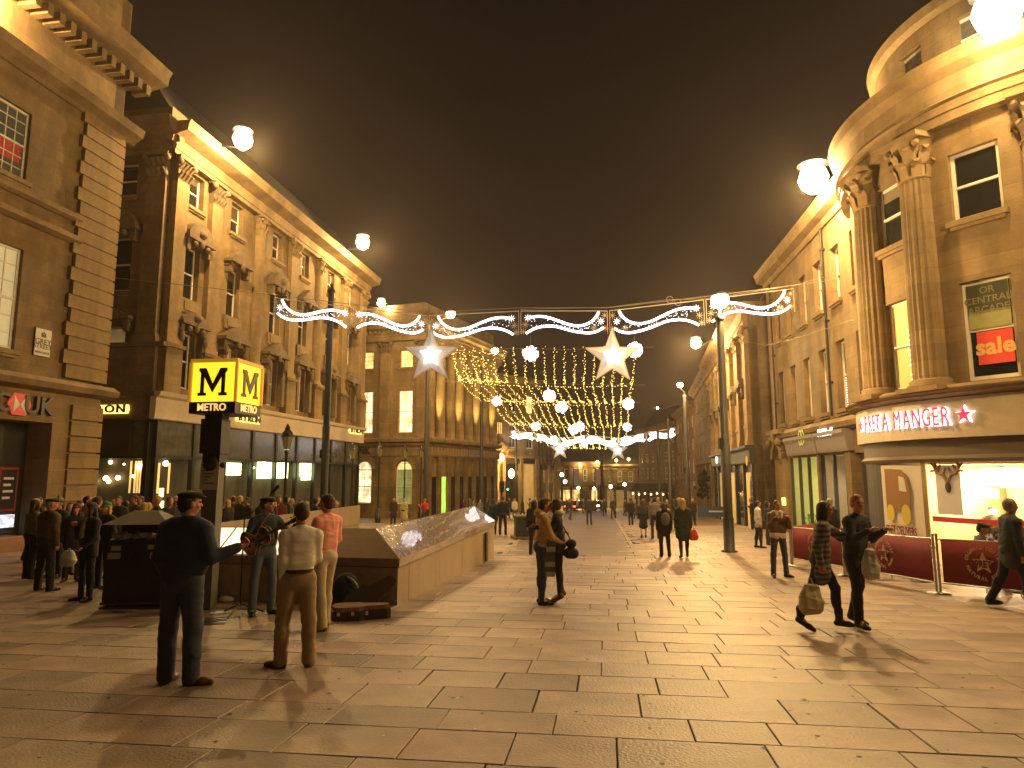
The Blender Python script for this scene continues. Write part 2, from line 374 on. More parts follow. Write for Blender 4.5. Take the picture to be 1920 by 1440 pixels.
def pediment(f, s, z, w, m, kind='tri', h=.7):
    k = (round(w, 2), kind, m.name)
    if k not in _pd:
        mb = MB(); a = w / 2
        if kind == 'tri': poly = [(-a, .25), (a, .25), (0, .25 + h)]; inner = [(-a * .75, .27), (a * .75, .27), (0, .27 + h * .62)]
        else:
            poly = [(-a, .25)] + [(a, .25)] + [(a * math.cos(t), .25 + h * math.sin(t)) for t in [PI * q / 10 for q in range(1, 10)]]
            inner = None
        mb.prism(poly, -.5, 0); mb.box(-a - .08, a + .08, -.58, 0, .08, .25)
        mb.box(-a + .05, -a + .3, -.4, 0, -.5, .08); mb.box(a - .3, a - .05, -.4, 0, -.5, .08)
        mb.ball((0, -.5, .05), .2, 8, 6, sz=(1, .7, 1.5)); mb.box(-a, a, -.3, 0, -.12, .08)
        if kind == 'arc':
            mb.ball((-a * .5, -.45, -.1), .18, 8, 5); mb.ball((a * .5, -.45, -.1), .18, 8, 5); mb.ball((0, -.5, .5), .25, 8, 6)
        _pd[k] = mb.mesh('pediment', m)
    return f.put('pediment', _pd[k], None, s, 0, z)
# =================================================================== GROUND
def sloped(name, pts, dz, m, parent=None, kind='structure'):
    """sheet over plan polygon (convex), following the fall of the street"""
    bm = bmesh.new(); vs = [bm.verts.new((x, y, 0)) for x, y in pts]; bm.faces.new(vs)
    for yy in (-30, 220):
        bmesh.ops.bisect_plane(bm, geom=bm.verts[:] + bm.edges[:] + bm.faces[:], plane_co=(0, yy, 0), plane_no=(0, 1, 0))
    for v in bm.verts: v.co.z = gz(v.co.y) + dz
    me = bpy.data.meshes.new(name); bm.to_mesh(me); bm.free(); me.materials.append(m)
    o = link(name, me, parent); 
    if kind: o['kind'] = kind
    return o
PAVE = [mat('paving_stone_%s' % n, c, .47, noise=.26, nscale=3.2, bump=.3, bscale=38, stain=.34) for n, c in
        (('a', (.31, .225, .18)), ('b', (.265, .19, .155)), ('c', (.355, .265, .215)), ('d', (.215, .15, .125)), ('e', (.32, .215, .18)))]
JOINT = mat('paving_joint', (.045, .03, .02), .95, noise=.3, nscale=10, bump=.3)
FARPAVE = mat('distant_paving', (.2, .145, .10), .5, noise=.2, nscale=3, bump=.2, bscale=30, stain=.3, brick=(.85, .55, 'floor'))
SETTS = mat('sett_paving', (.165, .115, .083), .5, noise=.25, nscale=4, bump=.3, bscale=40, stain=.3, brick=(.2, .11, 'floor'))
sloped('ground', [(-900, -30), (900, -30), (900, 2000), (-900, 2000)], -.05, FARPAVE)
pave = sloped('pavement', [(-26, -3), (22, -3), (22, 46), (-26, 46)], -.030, JOINT)
SA = math.radians(8.0); ca, sa = math.cos(SA), math.sin(SA)
# street frame: v along the street, u across (to the right)
def uv2xy(u, v): return (u * ca + v * sa, -u * sa + v * ca)
def inset(px, py): g = gp(px, py); return g
slabs = []
v = 1.2; RD = [.56, .62, .5, .66, .58]; r_i = 0
while v < 46:
    d = RD[r_i % 5]; u = -24 + random.random()
    while u < 18:
        w = random.choice([.6, .75, .75, .9, .9, 1.05, 1.2])
        cx, cy = uv2xy(u + w / 2, v + d / 2)
        if cy > 1.5 and abs(cx) < .84 * cy + 1.5: slabs.append((cy, cx, w, d))
        u += w
    v += d; r_i += 1
# slabs hidden under the setts of the carriageway are left out
def on_setts(cx, cy): return cy > 21.3 and (-.2 + .075 * (cy - 21)) < cx < (3.8 + .135 * (cy - 21))
slabs = [s_ for s_ in slabs if not on_setts(s_[1], s_[0])]
slabs.sort(key=lambda s_: s_[0])
_sm = {}
TILT = Matrix.Rotation(-math.atan(SLOPE), 4, 'X')
far = MB()
for i, (cy, cx, w, d) in enumerate(slabs):
    g = 0
    tone = random.choices(range(5), [4, 3, 2, 2, 2])[0]
    L = T(cx, cy, gz(cy)) @ TILT @ Matrix.Rotation(-SA, 4, 'Z') @ Matrix.Rotation(random.gauss(0, .0035), 4, 'X') @ Matrix.Rotation(random.gauss(0, .0035), 4, 'Y')
    x, y, b = w / 2 - random.choice([.003, .005, .008]), d / 2 - random.choice([.002, .003, .006, .009]), .005
    vs = [(-x, -y, -.028), (x, -y, -.028), (x, y, -.028), (-x, y, -.028), (-x, -y, -b), (x, -y, -b), (x, y, -b), (-x, y, -b),
          (-x + b, -y + b, 0), (x - b, -y + b, 0), (x - b, y - b, 0), (-x + b, y - b, 0)]
    fs = [(0, 1, 5, 4), (1, 2, 6, 5), (2, 3, 7, 6), (3, 0, 4, 7), (4, 5, 9, 8), (5, 6, 10, 9), (6, 7, 11, 10), (7, 4, 8, 11), (8, 9, 10, 11)]
    if i < 300:
        k = (w, d)
        if k not in _sm:
            q = MB(); q.add(vs, fs); _sm[k] = q.mesh('paving_slab', PAVE[0])
        o = link('paving_slab', _sm[k], pave, L); o.material_slots[0].link = 'OBJECT'; o.material_slots[0].material = PAVE[tone]
    else: far.add([L @ Vector(p) for p in vs], fs, tone)
o = far.build('paving_slab', PAVE, pave); o['kind'] = 'stuff'
# carriageway of small setts with a pale kerb band on each side
sloped('carriageway', [(-.2, 21.3), (3.8, 21.3), (3.8 + .135 * 100, 121), (-.2 + .075 * 100, 121)], -.004, SETTS)
KERB = mat('pale_kerb_stone', (.30, .25, .18), .7, noise=.15, nscale=6, bump=.3)
kb = MB()
def kerb_line(p, q, n):
    for i in range(n):
        a = Vector(p).lerp(Vector(q), (i + .01) / n); b = Vector(p).lerp(Vector(q), (i + .99) / n); dd = (b - a).normalized(); nn = Vector((-dd.y, dd.x)) * .08
        P = [(a - nn), (b - nn), (b + nn), (a + nn)]
        kb.add([(t.x, t.y, gz(t.y) - .02) for t in P] + [(t.x, t.y, gz(t.y) + .006) for t in P], [(4, 5, 6, 7), (0, 1, 5, 4), (1, 2, 6, 5), (2, 3, 7, 6), (3, 0, 4, 7)])
kerb_line((-6, 21.2), (4.0, 21.2), 11); kerb_line((-.3, 21.2), (7.2, 121), 90); kerb_line((3.9, 21.2), (17.4, 121), 90)
tag(kb.build('kerb', KERB), kind='structure')
# small litter and pale specks on the stones
LITM = mat('paper_scrap', (.6, .58, .5), .8)
lm = MB()
for i in range(90):
    cy = random.uniform(4.5, 16); cx = random.uniform(-.7, .6) * cy; s_ = random.uniform(.008, .022); a = random.random() * PI
    lm.add([(cx + s_ * math.cos(a + q * PI / 2 + random.random() * .5), cy + s_ * math.sin(a + q * PI / 2), gz(cy) + .004) for q in range(4)], [(0, 1, 2, 3)])
gm = MB()
for i in range(420):
    cy = random.uniform(3.2, 20); cx = random.uniform(-.75, .7) * cy; s_ = random.uniform(.01, .024)
    gm.add([(cx + s_ * math.cos(q * PI / 3), cy + s_ * math.sin(q * PI / 3) * random.uniform(.7, 1.1), gz(cy) + .003) for q in range(6)], [tuple(range(6))])
tag(gm.build('gum_spots', mat('trodden_gum', (.06, .05, .04), .7)), 'dark trodden chewing gum spots dotted over the paving', 'litter', kind='stuff')
tag(lm.build('paper_scraps', LITM), 'tiny pale scraps and spots scattered over the paving', 'litter', kind='stuff')

# =================================================================== LEFT: corner bank building at the frame's edge
def root_on(name, label, A, B, group=None):
    """root empty at ground point A (plan), local x axis running to B"""
    rz = math.atan2(B[1] - A[1], B[0] - A[0])
    r = thing(name, label, 'building', (A[0], A[1], 0), rz, group); return r, math.hypot(B[0] - A[0], B[1] - A[1])
LX = lambda Y: -20.03 + .149 * Y
bk, L = root_on('bank_building', 'tan stone bank building with banded corner pier and dark cash machine opening', (LX(11), 11), (LX(26), 26))
f = Face(bk)
zs_ = f.z(108, 725)                       # string course
ops = []
w1 = (f.s(-75, 300), f.s(52, 300), f.z(20, 330), f.z(20, 208)); w1 = (w1[0], w1[1], f.z(0, 318), f.z(0, 178))
w2 = (f.s(-70, 560), f.s(36, 560), f.z(0, 652), f.z(0, 452))
dz0 = f.z(60, 790)
d1 = (f.s(-40, 900), f.s(88, 900), -2.0, dz0)
s_p0 = f.s(118, 600)                      # inner edge of the banded pier
ops = [w1, w2, (0.8, w1[0] - 1.8, w1[2], w1[3]), (0.8, w2[0] - 1.8, w2[2], w2[3])]
ops = [o_ for o_ in ops if o_[1] > o_[0]]
zc = f.z(200, 243)
wall(f, 'wall', 0, L, zs_, 21.5, ops, STONE)
wall(f, 'ground_floor_wall', 0, L, -2, zs_, [(d1[0], d1[1], -.55, dz0)], STONE_LT, reveal=1.0, y=-.02)
REDC = mat('red_curtain', (.35, .04, .03), .8, emit=(.45, .05, .04), estr=.22, noise=.35)
window(f, *w1, pane=mat('dark_office_pane', (.05, .045, .03), .2, emit=(.3, .25, .12), estr=.12), bars=(6, 6), y=.12)
q = MB(); q.box(w1[0] + .1, w1[1] - .15, .16, .168, w1[2] + .6, w1[2] + (w1[3] - w1[2]) * .5); f.put('curtain', q, mat('red_curtain', (.5, .05, .05), .8))
window(f, *w2, pane=mat('drawn_blind', (.6, .55, .38), .7, noise=.12, nscale=2, emit=(.75, .66, .36), estr=.33), bars=(4, 6), y=.12)
# banded corner pier: separate courses
z = zs_ + .35; i = 0; qm = {}
while z < zc - .15:
    hgt = .52
    k = i % 2; 
    if k not in qm:
        q = MB(); x0 = (0 if k else .16); q.box(x0, L - s_p0 + .08, -.16, .3, .02, hgt - .045); q.box(x0 + .05, L - s_p0 + .03, -.11, .3, hgt - .045, hgt + .02); qm[k] = q.mesh('quoin', STONE_PLAIN)
    f.put('quoin', qm[k], None, s_p0, 0, z); z += hgt; i += 1
z = zs_ - .55; 
gq = MB(); gq.box(0, L - f.s(132, 760) + .08, -.12, .3, .03, .56)
gq = gq.mesh('quoin', STONE_LT)
while z > -2: f.put('quoin', gq, None, f.s(132, 760), 0, z - .6); z -= .6
mould(f, 'string_course', 0, L + .45, zs_ - .25, [(.1, 0), (.42, .1), (.5, .3), (.2, .5)], STONE_PLAIN)
mould(f, 'string_course', 0, L - 1.8, f.z(0, 352), [(.08, 0), (.2, .1), (.2, .28)], STONE_PLAIN)
mould(f, 'string_course', 0, L - 1.8, f.z(0, 400), [(.08, 0), (.28, .1), (.28, .28)], STONE_PLAIN)
mould(f, 'cornice', 0, L + .6, zc, [(.1, 0), (.2, .12), (.5, .3), (.6, .62)], STONE_PLAIN)
mould(f, 'cornice', 0, L + 1.1, 18.0, [(.15, 0), (.35, .2), (1.1, .35), (1.15, .7), (1.3, .95)], STONE_PLAIN)
blocks(f, 'bracket_course', 0, L + .9, 17.62, 18.05, .24, .26, .7, STONE_PLAIN)
q = MB(); q.box(-.1, L + .02, .6, 6, 18.9, 22.5); q.box(-.2, L + .15, .45, 6, 22.5, 22.8); f.put('parapet', q, STONE)
# return wall round the corner
f2 = Face(bk, (L, 0, 0), PI / 2)
q = MB(); q.box(0, 10, 0, .5, -2, 21.5); f2.put('side_wall', q, STONE_DARK, 0, .03)
# shop lettering over the opening
DKL = mat('dark_letter', (.03, .027, .025), .4)
REDL = mat('red_sign', (.55, .03, .03), .4, emit=(.9, .05, .04), estr=.18)
zl = f.z(65, 762); H = f.z(65, 746) - f.z(65, 778)
me = text_mesh('UK', H * 1.45, .05, .018, 1.05, DKL); f.put('lettering', me, None, f.s(68, 762), -.1, zl)
me = text_mesh('HSBC', H * 1.45, .05, .018, 1.0, DKL); f.put('lettering', me, None, f.s(13, 758) - 1.75 * H, -.1, zl)
sg = MB(); hw = H * .8; hh = H * .62
sg.prism([(-hw, 0), (-hw * .55, hh), (hw * .55, hh), (hw, 0), (hw * .55, -hh), (-hw * .55, -hh)], -.06, 0, 0)
sg.prism([(-hw * .5, hh * .8), (0, 0), (-hw * .5, -hh * .8)], -.07, -.061, 1); sg.prism([(hw * .5, hh * .8), (0, 0), (hw * .5, -hh * .8)][::-1], -.07, -.061, 1)
f.put('emblem', sg, [REDL, WHITE], f.s(32, 758), -.05, zl)
# cash machines in the dark recess
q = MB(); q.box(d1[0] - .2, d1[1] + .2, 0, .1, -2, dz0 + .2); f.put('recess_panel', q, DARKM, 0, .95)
for (xa, xb) in ((-30, 22), (38, 72)):
    sa_, sb_ = f.s(xa, 930), f.s(xb, 930); zt = f.z(40, 876)
    q = MB(); q.box(sa_, sb_, -.06, 0, zt - 1.5, zt); p = f.put('cash_machine_panel', q, mat('machine_red_trim', (.22, .02, .02), .5, emit=(.3, .02, .02), estr=.15), 0, .93)
    q = MB(); q.box(sa_ + .07, sb_ - .07, -.085, -.061, zt - 1.42, zt - .08); f.put('notice', q, DARKM, 0, 0, 0, parent=p)
    for rr in range(4):
        q = MB(); q.box(sa_ + .14, sb_ - .2 - .1 * (rr % 2), -.095, -.086, zt - .42 - rr * .22, zt - .34 - rr * .22); f.put('print_line', q, mat('pale_print', (.6, .5, .45), .6, emit=(.7, .6, .5), estr=.12), 0, 0, 0, parent=p)
    q = MB(); q.box(sa_ + .1, sb_ - .1, -.16, -.0, zt - 2.05, zt - 1.62); sc_ = f.put('screen', q, lit_room('machine_screen', (.55, .65, .8), 1.6, 6), 0, .93)
    q = MB(); q.box(sa_ + .1, sb_ - .1, -.2, -.0, zt - 2.7, zt - 2.2); f.put('keypad', q, DARKM, 0, .93)
q = MB(); q.box(f.s(-60, 1000), f.s(46, 1000), -.25, .9, -2, -.35); f.put('plinth', q, STONE_RED)
# street name plate
PL = mat('sign_plate', (.62, .60, .52), .5, noise=.05)
s0_, s1_ = f.s(63, 640), f.s(93, 640); za, zb = f.z(78, 668), f.z(78, 617)
q = MB(); q.box(s0_, s1_, -.06, -.002, za, zb, 0); pl = f.put('street_name_plate', q, PL)
hw_ = (s1_ - s0_)
q = MB(); bw = .02
q.box(s0_ - bw, s1_ + bw, -.05, -.001, za - bw, zb + bw); f.put('plate_frame', q, BLACKP, 0, .003, 0, parent=pl)
for tx, zz, sz in (('GREY', .52, .24), ('STREET', .34, .20), ('NEWCASTLE', .12, .09)):
    f.put('lettering', text_mesh(tx, sz * 1.15, .004, 0, 1.0, DKL), None, (s0_ + s1_) / 2, -.066, za + (zb - za) * zz, parent=pl)
q = MB(); cx_ = (s0_ + s1_) / 2; q.box(cx_ - .1, cx_ + .1, -.068, -.061, za + (zb - za) * .7, za + (zb - za) * .78)
for t_ in (-.07, 0, .07): q.box(cx_ + t_ - .025, cx_ + t_ + .025, -.068, -.061, za + (zb - za) * .78, za + (zb - za) * (.86 + (.04 if t_ == 0 else 0)))
f.put('emblem', q, DKL, 0, 0, 0, parent=pl)

# =================================================================== LEFT: four-storey restaurant building
BX = lambda Y: -21.42 + .149 * Y
rb, L = root_on('restaurant_building', 'four-storey carved sandstone building with restaurant on its ground floor, left of the street', (BX(31.2), 31.2), (BX(57), 57))
f = Face(rb); fe = Face(rb, (0, 0, 0), -PI / 2)
sY = lambda Y: (Y - 31.2) / math.cos(math.atan(.149))
ZF0, ZF1 = 4.25, 5.55
wy = [33.2, 37.0, 41.7, 45.6, 50.0, 53.9]; py_ = [31.75, 34.7, 39.4, 43.6, 47.7, 52.3, 56.4]
rows = [(5.95, 8.8), (10.55, 13.3), (15.35, 17.15)]
ops = []
for wv in wy:
    for (a, b) in rows: ops.append((sY(wv) - .62, sY(wv) + .62, a, b))
wall(f, 'wall', 0, L, ZF1, 17.35, ops, STONE, reveal=.45)
wops = []
for wc_ in (-2.6, -6.2):
    for (a, b) in rows: wops.append((wc_ - .75, wc_ + .75, a, b))
wall(fe, 'side_wall', -9.5, 0, ZF1, 17.35, wops, STONE_DARK, reveal=.45)
for j, wv in enumerate(wy):
    for i, (a, b) in enumerate(rows):
        window(f, sY(wv) - .62, sY(wv) + .62, a, b, bars=(1, 2), y=.3, sill=(i == 2),
               pane=ROOM_DIM if (i == 0 and j in (1, 4)) else GLASS_DK)
    if j % 2 == 1 or j == 2:
        pediment(f, sY(wv), rows[0][1] + .15, 2.5, STONE_DK2, 'tri', .75)
    else: pediment(f, sY(wv), rows[0][1] + .2, 2.2, STONE_DK2, 'arc', .5)
    pediment(f, sY(wv), rows[1][1] + .1, 2.1, STONE_DK2, 'arc' if j % 2 == 0 else 'tri', .85)
    q = MB(); q.box(-.85, .85, -.12, 0, 0, .75); q.box(-.6, .6, -.17, -.12, .15, .6); f.put('apron_panel', q, STONE_PLAIN, sY(wv), 0, 9.75)
    for sx in (-1, 1):
        q = MB(); q.box(-.16, .16, -.35, 0, 0, 2.9); q.ball((0, -.35, 2.5), .2, 8, 6, sz=(1, .8, 1.6)); f.put('bracket', q, STONE_DK2, sY(wv) + sx * .95, 0, rows[0][0])
for wc_ in (-2.6, -6.2):
    for i, (a, b) in enumerate(rows):
        window(fe, wc_ - .75, wc_ + .75, a, b, bars=(1, 2), y=.3, sill=(i == 2), pane=(ROOM_DIM if (i == 0 and wc_ > -3) else GLASS_DK))
    pediment(fe, wc_, rows[1][1] + .1, 2.4, STONE_DK2, 'arc', .9); pediment(fe, wc_, rows[0][1] + .15, 2.4, STONE_DK2, 'tri', .5)
for j, pv in enumerate(py_):
    if j in (2, 4): column(f, sY(pv), 7.9, 17.35, .42, STONE_PLAIN, y=0, fluted=False, ch=1.25)
    else: pilaster(f, sY(pv), 7.9, 17.35, .95, .3, STONE_PLAIN, 1.25, cm=STONE_DK2 if j < 2 else None)
    q = MB(); q.box(-.62, .62, -.42, 0, 0, 2.2); q.box(-.72, .72, -.52, 0, 2.2, 2.38); f.put('pedestal', q, STONE, sY(pv), 0, 5.55)
pilaster(fe, -.6, 7.9, 17.35, 1.0, .28, STONE_DARK, 1.25, cm=STONE_DK2); pilaster(fe, -4.4, 7.9, 17.35, .8, .28, STONE_DARK, 1.25, cm=STONE_DK2)
q = MB(); q.box(-9.5, 0, -.4, 0, 5.55, 7.7); q.box(-9.5, .5, -.5, 0, 7.7, 7.9); fe.put('pedestal', q, STONE_DARK, 0, .12)
for F_, a, b, m_ in ((f, -.3, L + .3, STONE_PLAIN), (fe, -9.5, .28, STONE_DK2)):
    mould(F_, 'architrave', a, b, 17.33, [(.32, 0), (.32, .22), (.38, .25), (.38, .5)], m_)
    mould(F_, 'cornice', a - .3 if F_ is f else a, b + .3, 18.0, [(.35, -.17), (.42, .1), (.6, .15), (1.15, .3), (1.2, .6), (1.3, .8)], m_)
q = MB(); q.box(.4, L - .3, .5, 9, 18.6, 20.2); f.put('parapet', q, STONE_DARK)
blocks(f, 'parapet_ornament', .3, L, 18.8, 19.5, .5, 1.0, -.1, STONE_DK2, y=.3)
q = MB(); q.prism([(.8, 20.2), (2.5, 22.8), (8, 22.8), (9, 20.2)], .8, L - 1, axis='x'); f.put('roof', q, ROOFM)
# fascia, shopfront
mould(f, 'fascia', -.35, L + .1, ZF0, [(.22, 0), (.26, .05), (.3, 1.0), (.45, 1.1), (.5, 1.3)], PALE)
mould(fe, 'fascia', -9.5, .22, ZF0, [(.2, 0), (.26, .05), (.26, 1.0), (.4, 1.1), (.45, 1.28)], STONE_DK2)
def shopfront(F_, s0, s1, zb, zt, ztr, nb, glow):
    q = MB(); q.box(s0, s1, .62, .7, zb, zt); F_.put('shop_backing', q, mat('shop_interior', (.05, .04, .022), .8, noise=.6, nscale=.9, emit=(.5, .42, .14), estr=.025))
    mul = MB(); mul.box(-.11, .11, -.12, .12, 0, zt - zb)
    mm_ = mul.mesh('mullion', BLACKP)
    gl = MB(); w = (s1 - s0) / nb
    gl.box(0, w - .24, 0, .012, 0, ztr - zb - .5); gm_ = None
    for i in range(nb + 1): F_.put('mullion', mm_, None, s0 + i * w, .06, zb)
    q = MB(); q.box(s0, s1, -.04, .1, ztr - .07, ztr + .07); F_.put('transom', q, BLACKP)
    q = MB(); q.box(s0, s1, -.03, .1, zb, zb + .55); F_.put('stall_riser', q, BLACKP)
    up = MB(); up.box(0, w - .24, 0, .012, 0, zt - ztr - .1); um = up.mesh('transom_light', mat('dusty_transom_glass', (.09, .088, .06), .18, noise=.5, nscale=2.5, bump=.15, bscale=5, spec=.8))
    for i in range(nb): F_.put('transom_light', um, None, s0 + i * w + .12, .03, ztr + .08)
shopfront(f, .3, L - .3, -2.2, ZF0, 2.5, 9, None)
shopfront(fe, -9.3, -.3, -1.6, ZF0, 2.5, 3, None)
q = MB(); q.box(.8, 6.5, .28, .31, 2.62, ZF0); fe.put('blind', q, mat('brown_blind', (.055, .035, .02), .8, noise=.2, nscale=3, stain=.3), -7.6, -.4)
NEON = emis('white_shop_sign_light', (.86, 1.0, .42), 5)
for a, b, t_, bo in ((425, 461, 868, 891), (492, 548, 867, 897), (571, 592, 868, 893), (574, 595, 888, 900)):
    q = MB(); s0_, s1_ = f.s(a, 880, ), f.s(b, 880); q.box(s0_, s1_, .3, .36, f.z((a + b) / 2, bo), f.z((a + b) / 2, t_)); f.put('lit_menu_board', q, NEON)
WBULB = emis('warm_bulb', (1, .70, .28), 16); WSTRIP = emis('warm_slat_light', (1, .60, .2), .9)
for (bx_, by_, r_) in ((182, 866, .09), (152, 903, .11), (173, 897, .12), (178, 903, .1), (196, 896, .11), (237, 874, .16), (225, 893, .07), (208, 870, .05)):
    s_, z_ = fe.px(bx_, by_, -.4); q = MB(); q.ball((0, 0, 0), r_, 10, 6); fe.put('pendant_bulb', q, WBULB, s_, .45, z_)
for xx in (219, 228, 233, 238, 243, 248, 253, 258):
    s_, z_ = fe.px(xx, 880, -.4); q = MB(); q.box(-.035, .035, 0, .04, fe.z(xx, 925), fe.z(xx, 864)); fe.put('lit_slat', q, WSTRIP, s_, .5, 0)
for xx in (305, 309, 313, 332):
    s_, z_ = f.px(xx, 880); q = MB(); q.box(-.05, .05, 0, .04, f.z(xx, 925), f.z(xx, 868)); f.put('lit_slat', q, WSTRIP, s_, .4, 0)
for (bx_, by_, r_) in ((323, 869, .14), (403, 871, .16), (425, 909, .12), (418, 867, .06), (505, 868, .12), (580, 869, .1), (486, 877, .06)):
    s_, z_ = f.px(bx_, by_); q = MB(); q.ball((0, 0, 0), r_, 10, 6); f.put('pendant_bulb', q, emis('pale_bulb', (1, .85, .45), 10), s_, .35, z_)
for (a, b) in ((916, 932), (940, 956)):
    s_, z_ = f.px(299, a); q = MB(); q.box(-.16, .16, -.02, 0, 0, .42); f.put('lit_menu_board', q, emis('menu_light', (1, .8, .35), 2.4), s_, -.1, f.z(299, b))
# room lights seen in the first-floor side window
for (bx_, by_, r_) in ((204, 691, .1), (222, 718, .08)):
    s_, z_ = fe.px(bx_, by_); q = MB(); q.ball((0, 0, 0), r_, 10, 6); fe.put('pendant_bulb', q, WBULB, s_, .2, z_)
HALO = emis('amber_sign_backlight', (1.0, .66, .14), 2.6)
def sign_text(F_, txt, xa, xb, yy, hpx, halo=True, y=-.34, lm=None, mirror=False, size=1.5):
    s0_, s1_ = F_.s(xa, yy), F_.s(xb, yy); zc_ = F_.z((xa + xb) / 2, yy); h_ = F_.z((xa + xb) / 2, yy - hpx / 2) - F_.z((xa + xb) / 2, yy + hpx / 2)
    w_ = (s1_ - s0_) / len(txt)
    if halo:
        q = MB(); e = h_ * .32
        poly = [(s0_ - e, -h_ / 2 - e * .4), (s1_ + e * .5, -h_ / 2 - e * .4), (s1_ + e, 0), (s1_ + e * .5, h_ / 2 + e * .4), (s0_ - e, h_ / 2 + e * .4), (s0_ - e * 1.5, 0)]
        q.prism(poly, 0, .03); F_.put('sign_backlight', q, HALO, 0, y, zc_)
    for i, ch in enumerate(txt):
        if ch == ' ': continue
        me = text_mesh(ch, h_ * size, .03, .014, min(1.3, w_ * 1.15 / (h_ * size * .72)), lm or DKL)
        F_.put('letter', me, None, s0_ + (i + .5) * w_, y - .06, zc_)
sign_text(fe, 'BYRON', 146, 248, 769, 13)
sign_text(f, 'BYRON', 434, 477, 786, 11)
sign_text(f, 'BYRON', 649, 671, 807, 11)

# =================================================================== LEFT: bank with floodlit columns
A, B = (-7.8, 62.0), (-1.6, 77.5)
lb, L = root_on('columned_bank', 'sandstone bank with uplit giant columns and glowing yellow windows, beyond the restaurant', A, B)
f = Face(lb); fe = Face(lb, (0, 0, 0), -PI / 2 + math.radians(6))
zc = fe.z(740, 640); zt = fe.z(790, 597)
zled = f.z(806, 828); zg = -3.2
cols = [fe.s(686, 770), fe.s(760, 770)]
up_ = [(fe.z(740, 690), fe.z(740, 657)), (fe.z(740, 812), fe.z(740, 732))]
ops = [(cols[0] - .65, cols[0] + .65, up_[0][0], up_[0][1]), (cols[1] - .65, cols[1] + .65, up_[0][0], up_[0][1]),
       (cols[0] - .72, cols[0] + .72, up_[1][0], up_[1][1]), (cols[1] - .72, cols[1] + .72, up_[1][0], up_[1][1])]
wall(fe, 'end_wall', -14, 0, zled, zc, ops, STONE_LT)
for o_ in ops: window(fe, *o_, pane=ROOM_Y if o_[2] > 8 else ROOM_W, bars=(2, 4), y=.2, sill=(o_[2] > 8))
az0, az1 = fe.z(740, 945), fe.z(740, 880)
wall(fe, 'ground_floor_wall', -14, 0, zg, zled, [(cols[0] - .85, cols[0] + .85, az0, az1 + .85), (cols[1] - .85, cols[1] + .85, az0, az1 + .85)], STONE, reveal=.3, y=-.05)
window(fe, cols[0] - .8, cols[0] + .8, az0, az1, pane=ROOM_W, bars=(2, 4), y=.1, arch=True, sill=False)
window(fe, cols[1] - .8, cols[1] + .8, az0, az1, pane=lit_room('dark_green_room', (.25, .3, .12), .5), bars=(2, 5), y=.1, arch=True, sill=False)
q = MB(); q.prism([(-.7, 0)] + [(.7 * -math.cos(t), .7 * math.sin(t)) for t in [PI * k / 10 for k in range(1, 10)]] + [(.7, 0)], 0, .02); fe.put('fanlight', q, ROOM_Y, cols[1], .06, az1)
for c_ in cols:   # stone arch rings
    q = MB()
    for k in range(9):
        a0, a1 = PI * k / 9 + .02, PI * (k + 1) / 9 - .02
        q.prism([(.88 * math.cos(a0), .88 * math.sin(a0)), (1.2 * math.cos(a0), 1.2 * math.sin(a0)), (1.2 * math.cos(a1), 1.2 * math.sin(a1)), (.88 * math.cos(a1), .88 * math.sin(a1))], -.12, .2)
    fe.put('arch_ring', q, STONE_LT, c_, -.05, az1)
pilaster(fe, fe.s(722, 760), zled, zc, 1.0, .25, STONE_LT, 1.2, cm=STONE_DK2)
pilaster(fe, -.6, zled, zc, 1.1, .25, STONE_LT, 1.2, cm=STONE_DK2)
for F_, a, b in ((fe, -14, .3), (f, -.3, L + .3)):
    mould(F_, 'architrave', a, b, zc, [(.28, 0), (.28, .4), (.34, .42), (.34, .8)], STONE_LT)
    mould(F_, 'cornice', a, b, zc + .8, [(.3, 0), (.5, .15), (.95, .3), (1.0, .6), (1.1, .8)], STONE_LT)
    blocks(F_, 'dentil_course', a, b, zc + .68, zc + .98, .22, .25, .6, STONE_LT)
    mould(F_, 'ledge', a, b, zled - .1, [(.1, 0), (.35, .1), (.4, .35), (.2, .5)], STONE_LT)
    mould(F_, 'fascia_band', a, b, zled - 1.4, [(.08, 0), (.12, .1), (.12, .9), (.3, 1.05)], STONE)
q = MB(); q.box(0, L, .6, 10, zc + 1.4, zt + 1.6); f.put('attic', q, STONE_DARK)
q = MB(); q.box(-14, -.5, .6, 1.2, zc + 1.4, zt + 1.6); fe.put('attic', q, STONE_DARK)
wall(f, 'street_wall', 0, L, zled, zc, [], STONE_LT, y=.9)
wall(f, 'arcade_wall', 0, L, zg, zled, [], STONE, y=.25)
nc = 8
for i in range(nc): column(f, .9 + (L - 1.8) * i / (nc - 1), zled + .2, zc, .48, STONE_LT, y=.35, ch=1.2)
for i in range(nc + 1): 
    q = MB(); q.box(-.3, .3, -.25, .3, 0, zled - zg - 1.3); q.box(-.4, .4, -.32, .3, zled - zg - 1.7, zled - zg - 1.45); f.put('pier', q, STONE, .5 + (L - 1.0) * i / nc, .2, zg)
for i in range(nc):
    q = MB(); q.box(-.55, .55, 0, .05, .9, 4.6); f.put('tall_window', q, [GLASS_DK, ROOM_G][1 if i in (1,) else 0], .5 + (L - 1.0) * (i + .5) / nc, .15, zg)
UPL = emis('column_uplighter', (1, .75, .3), 12)
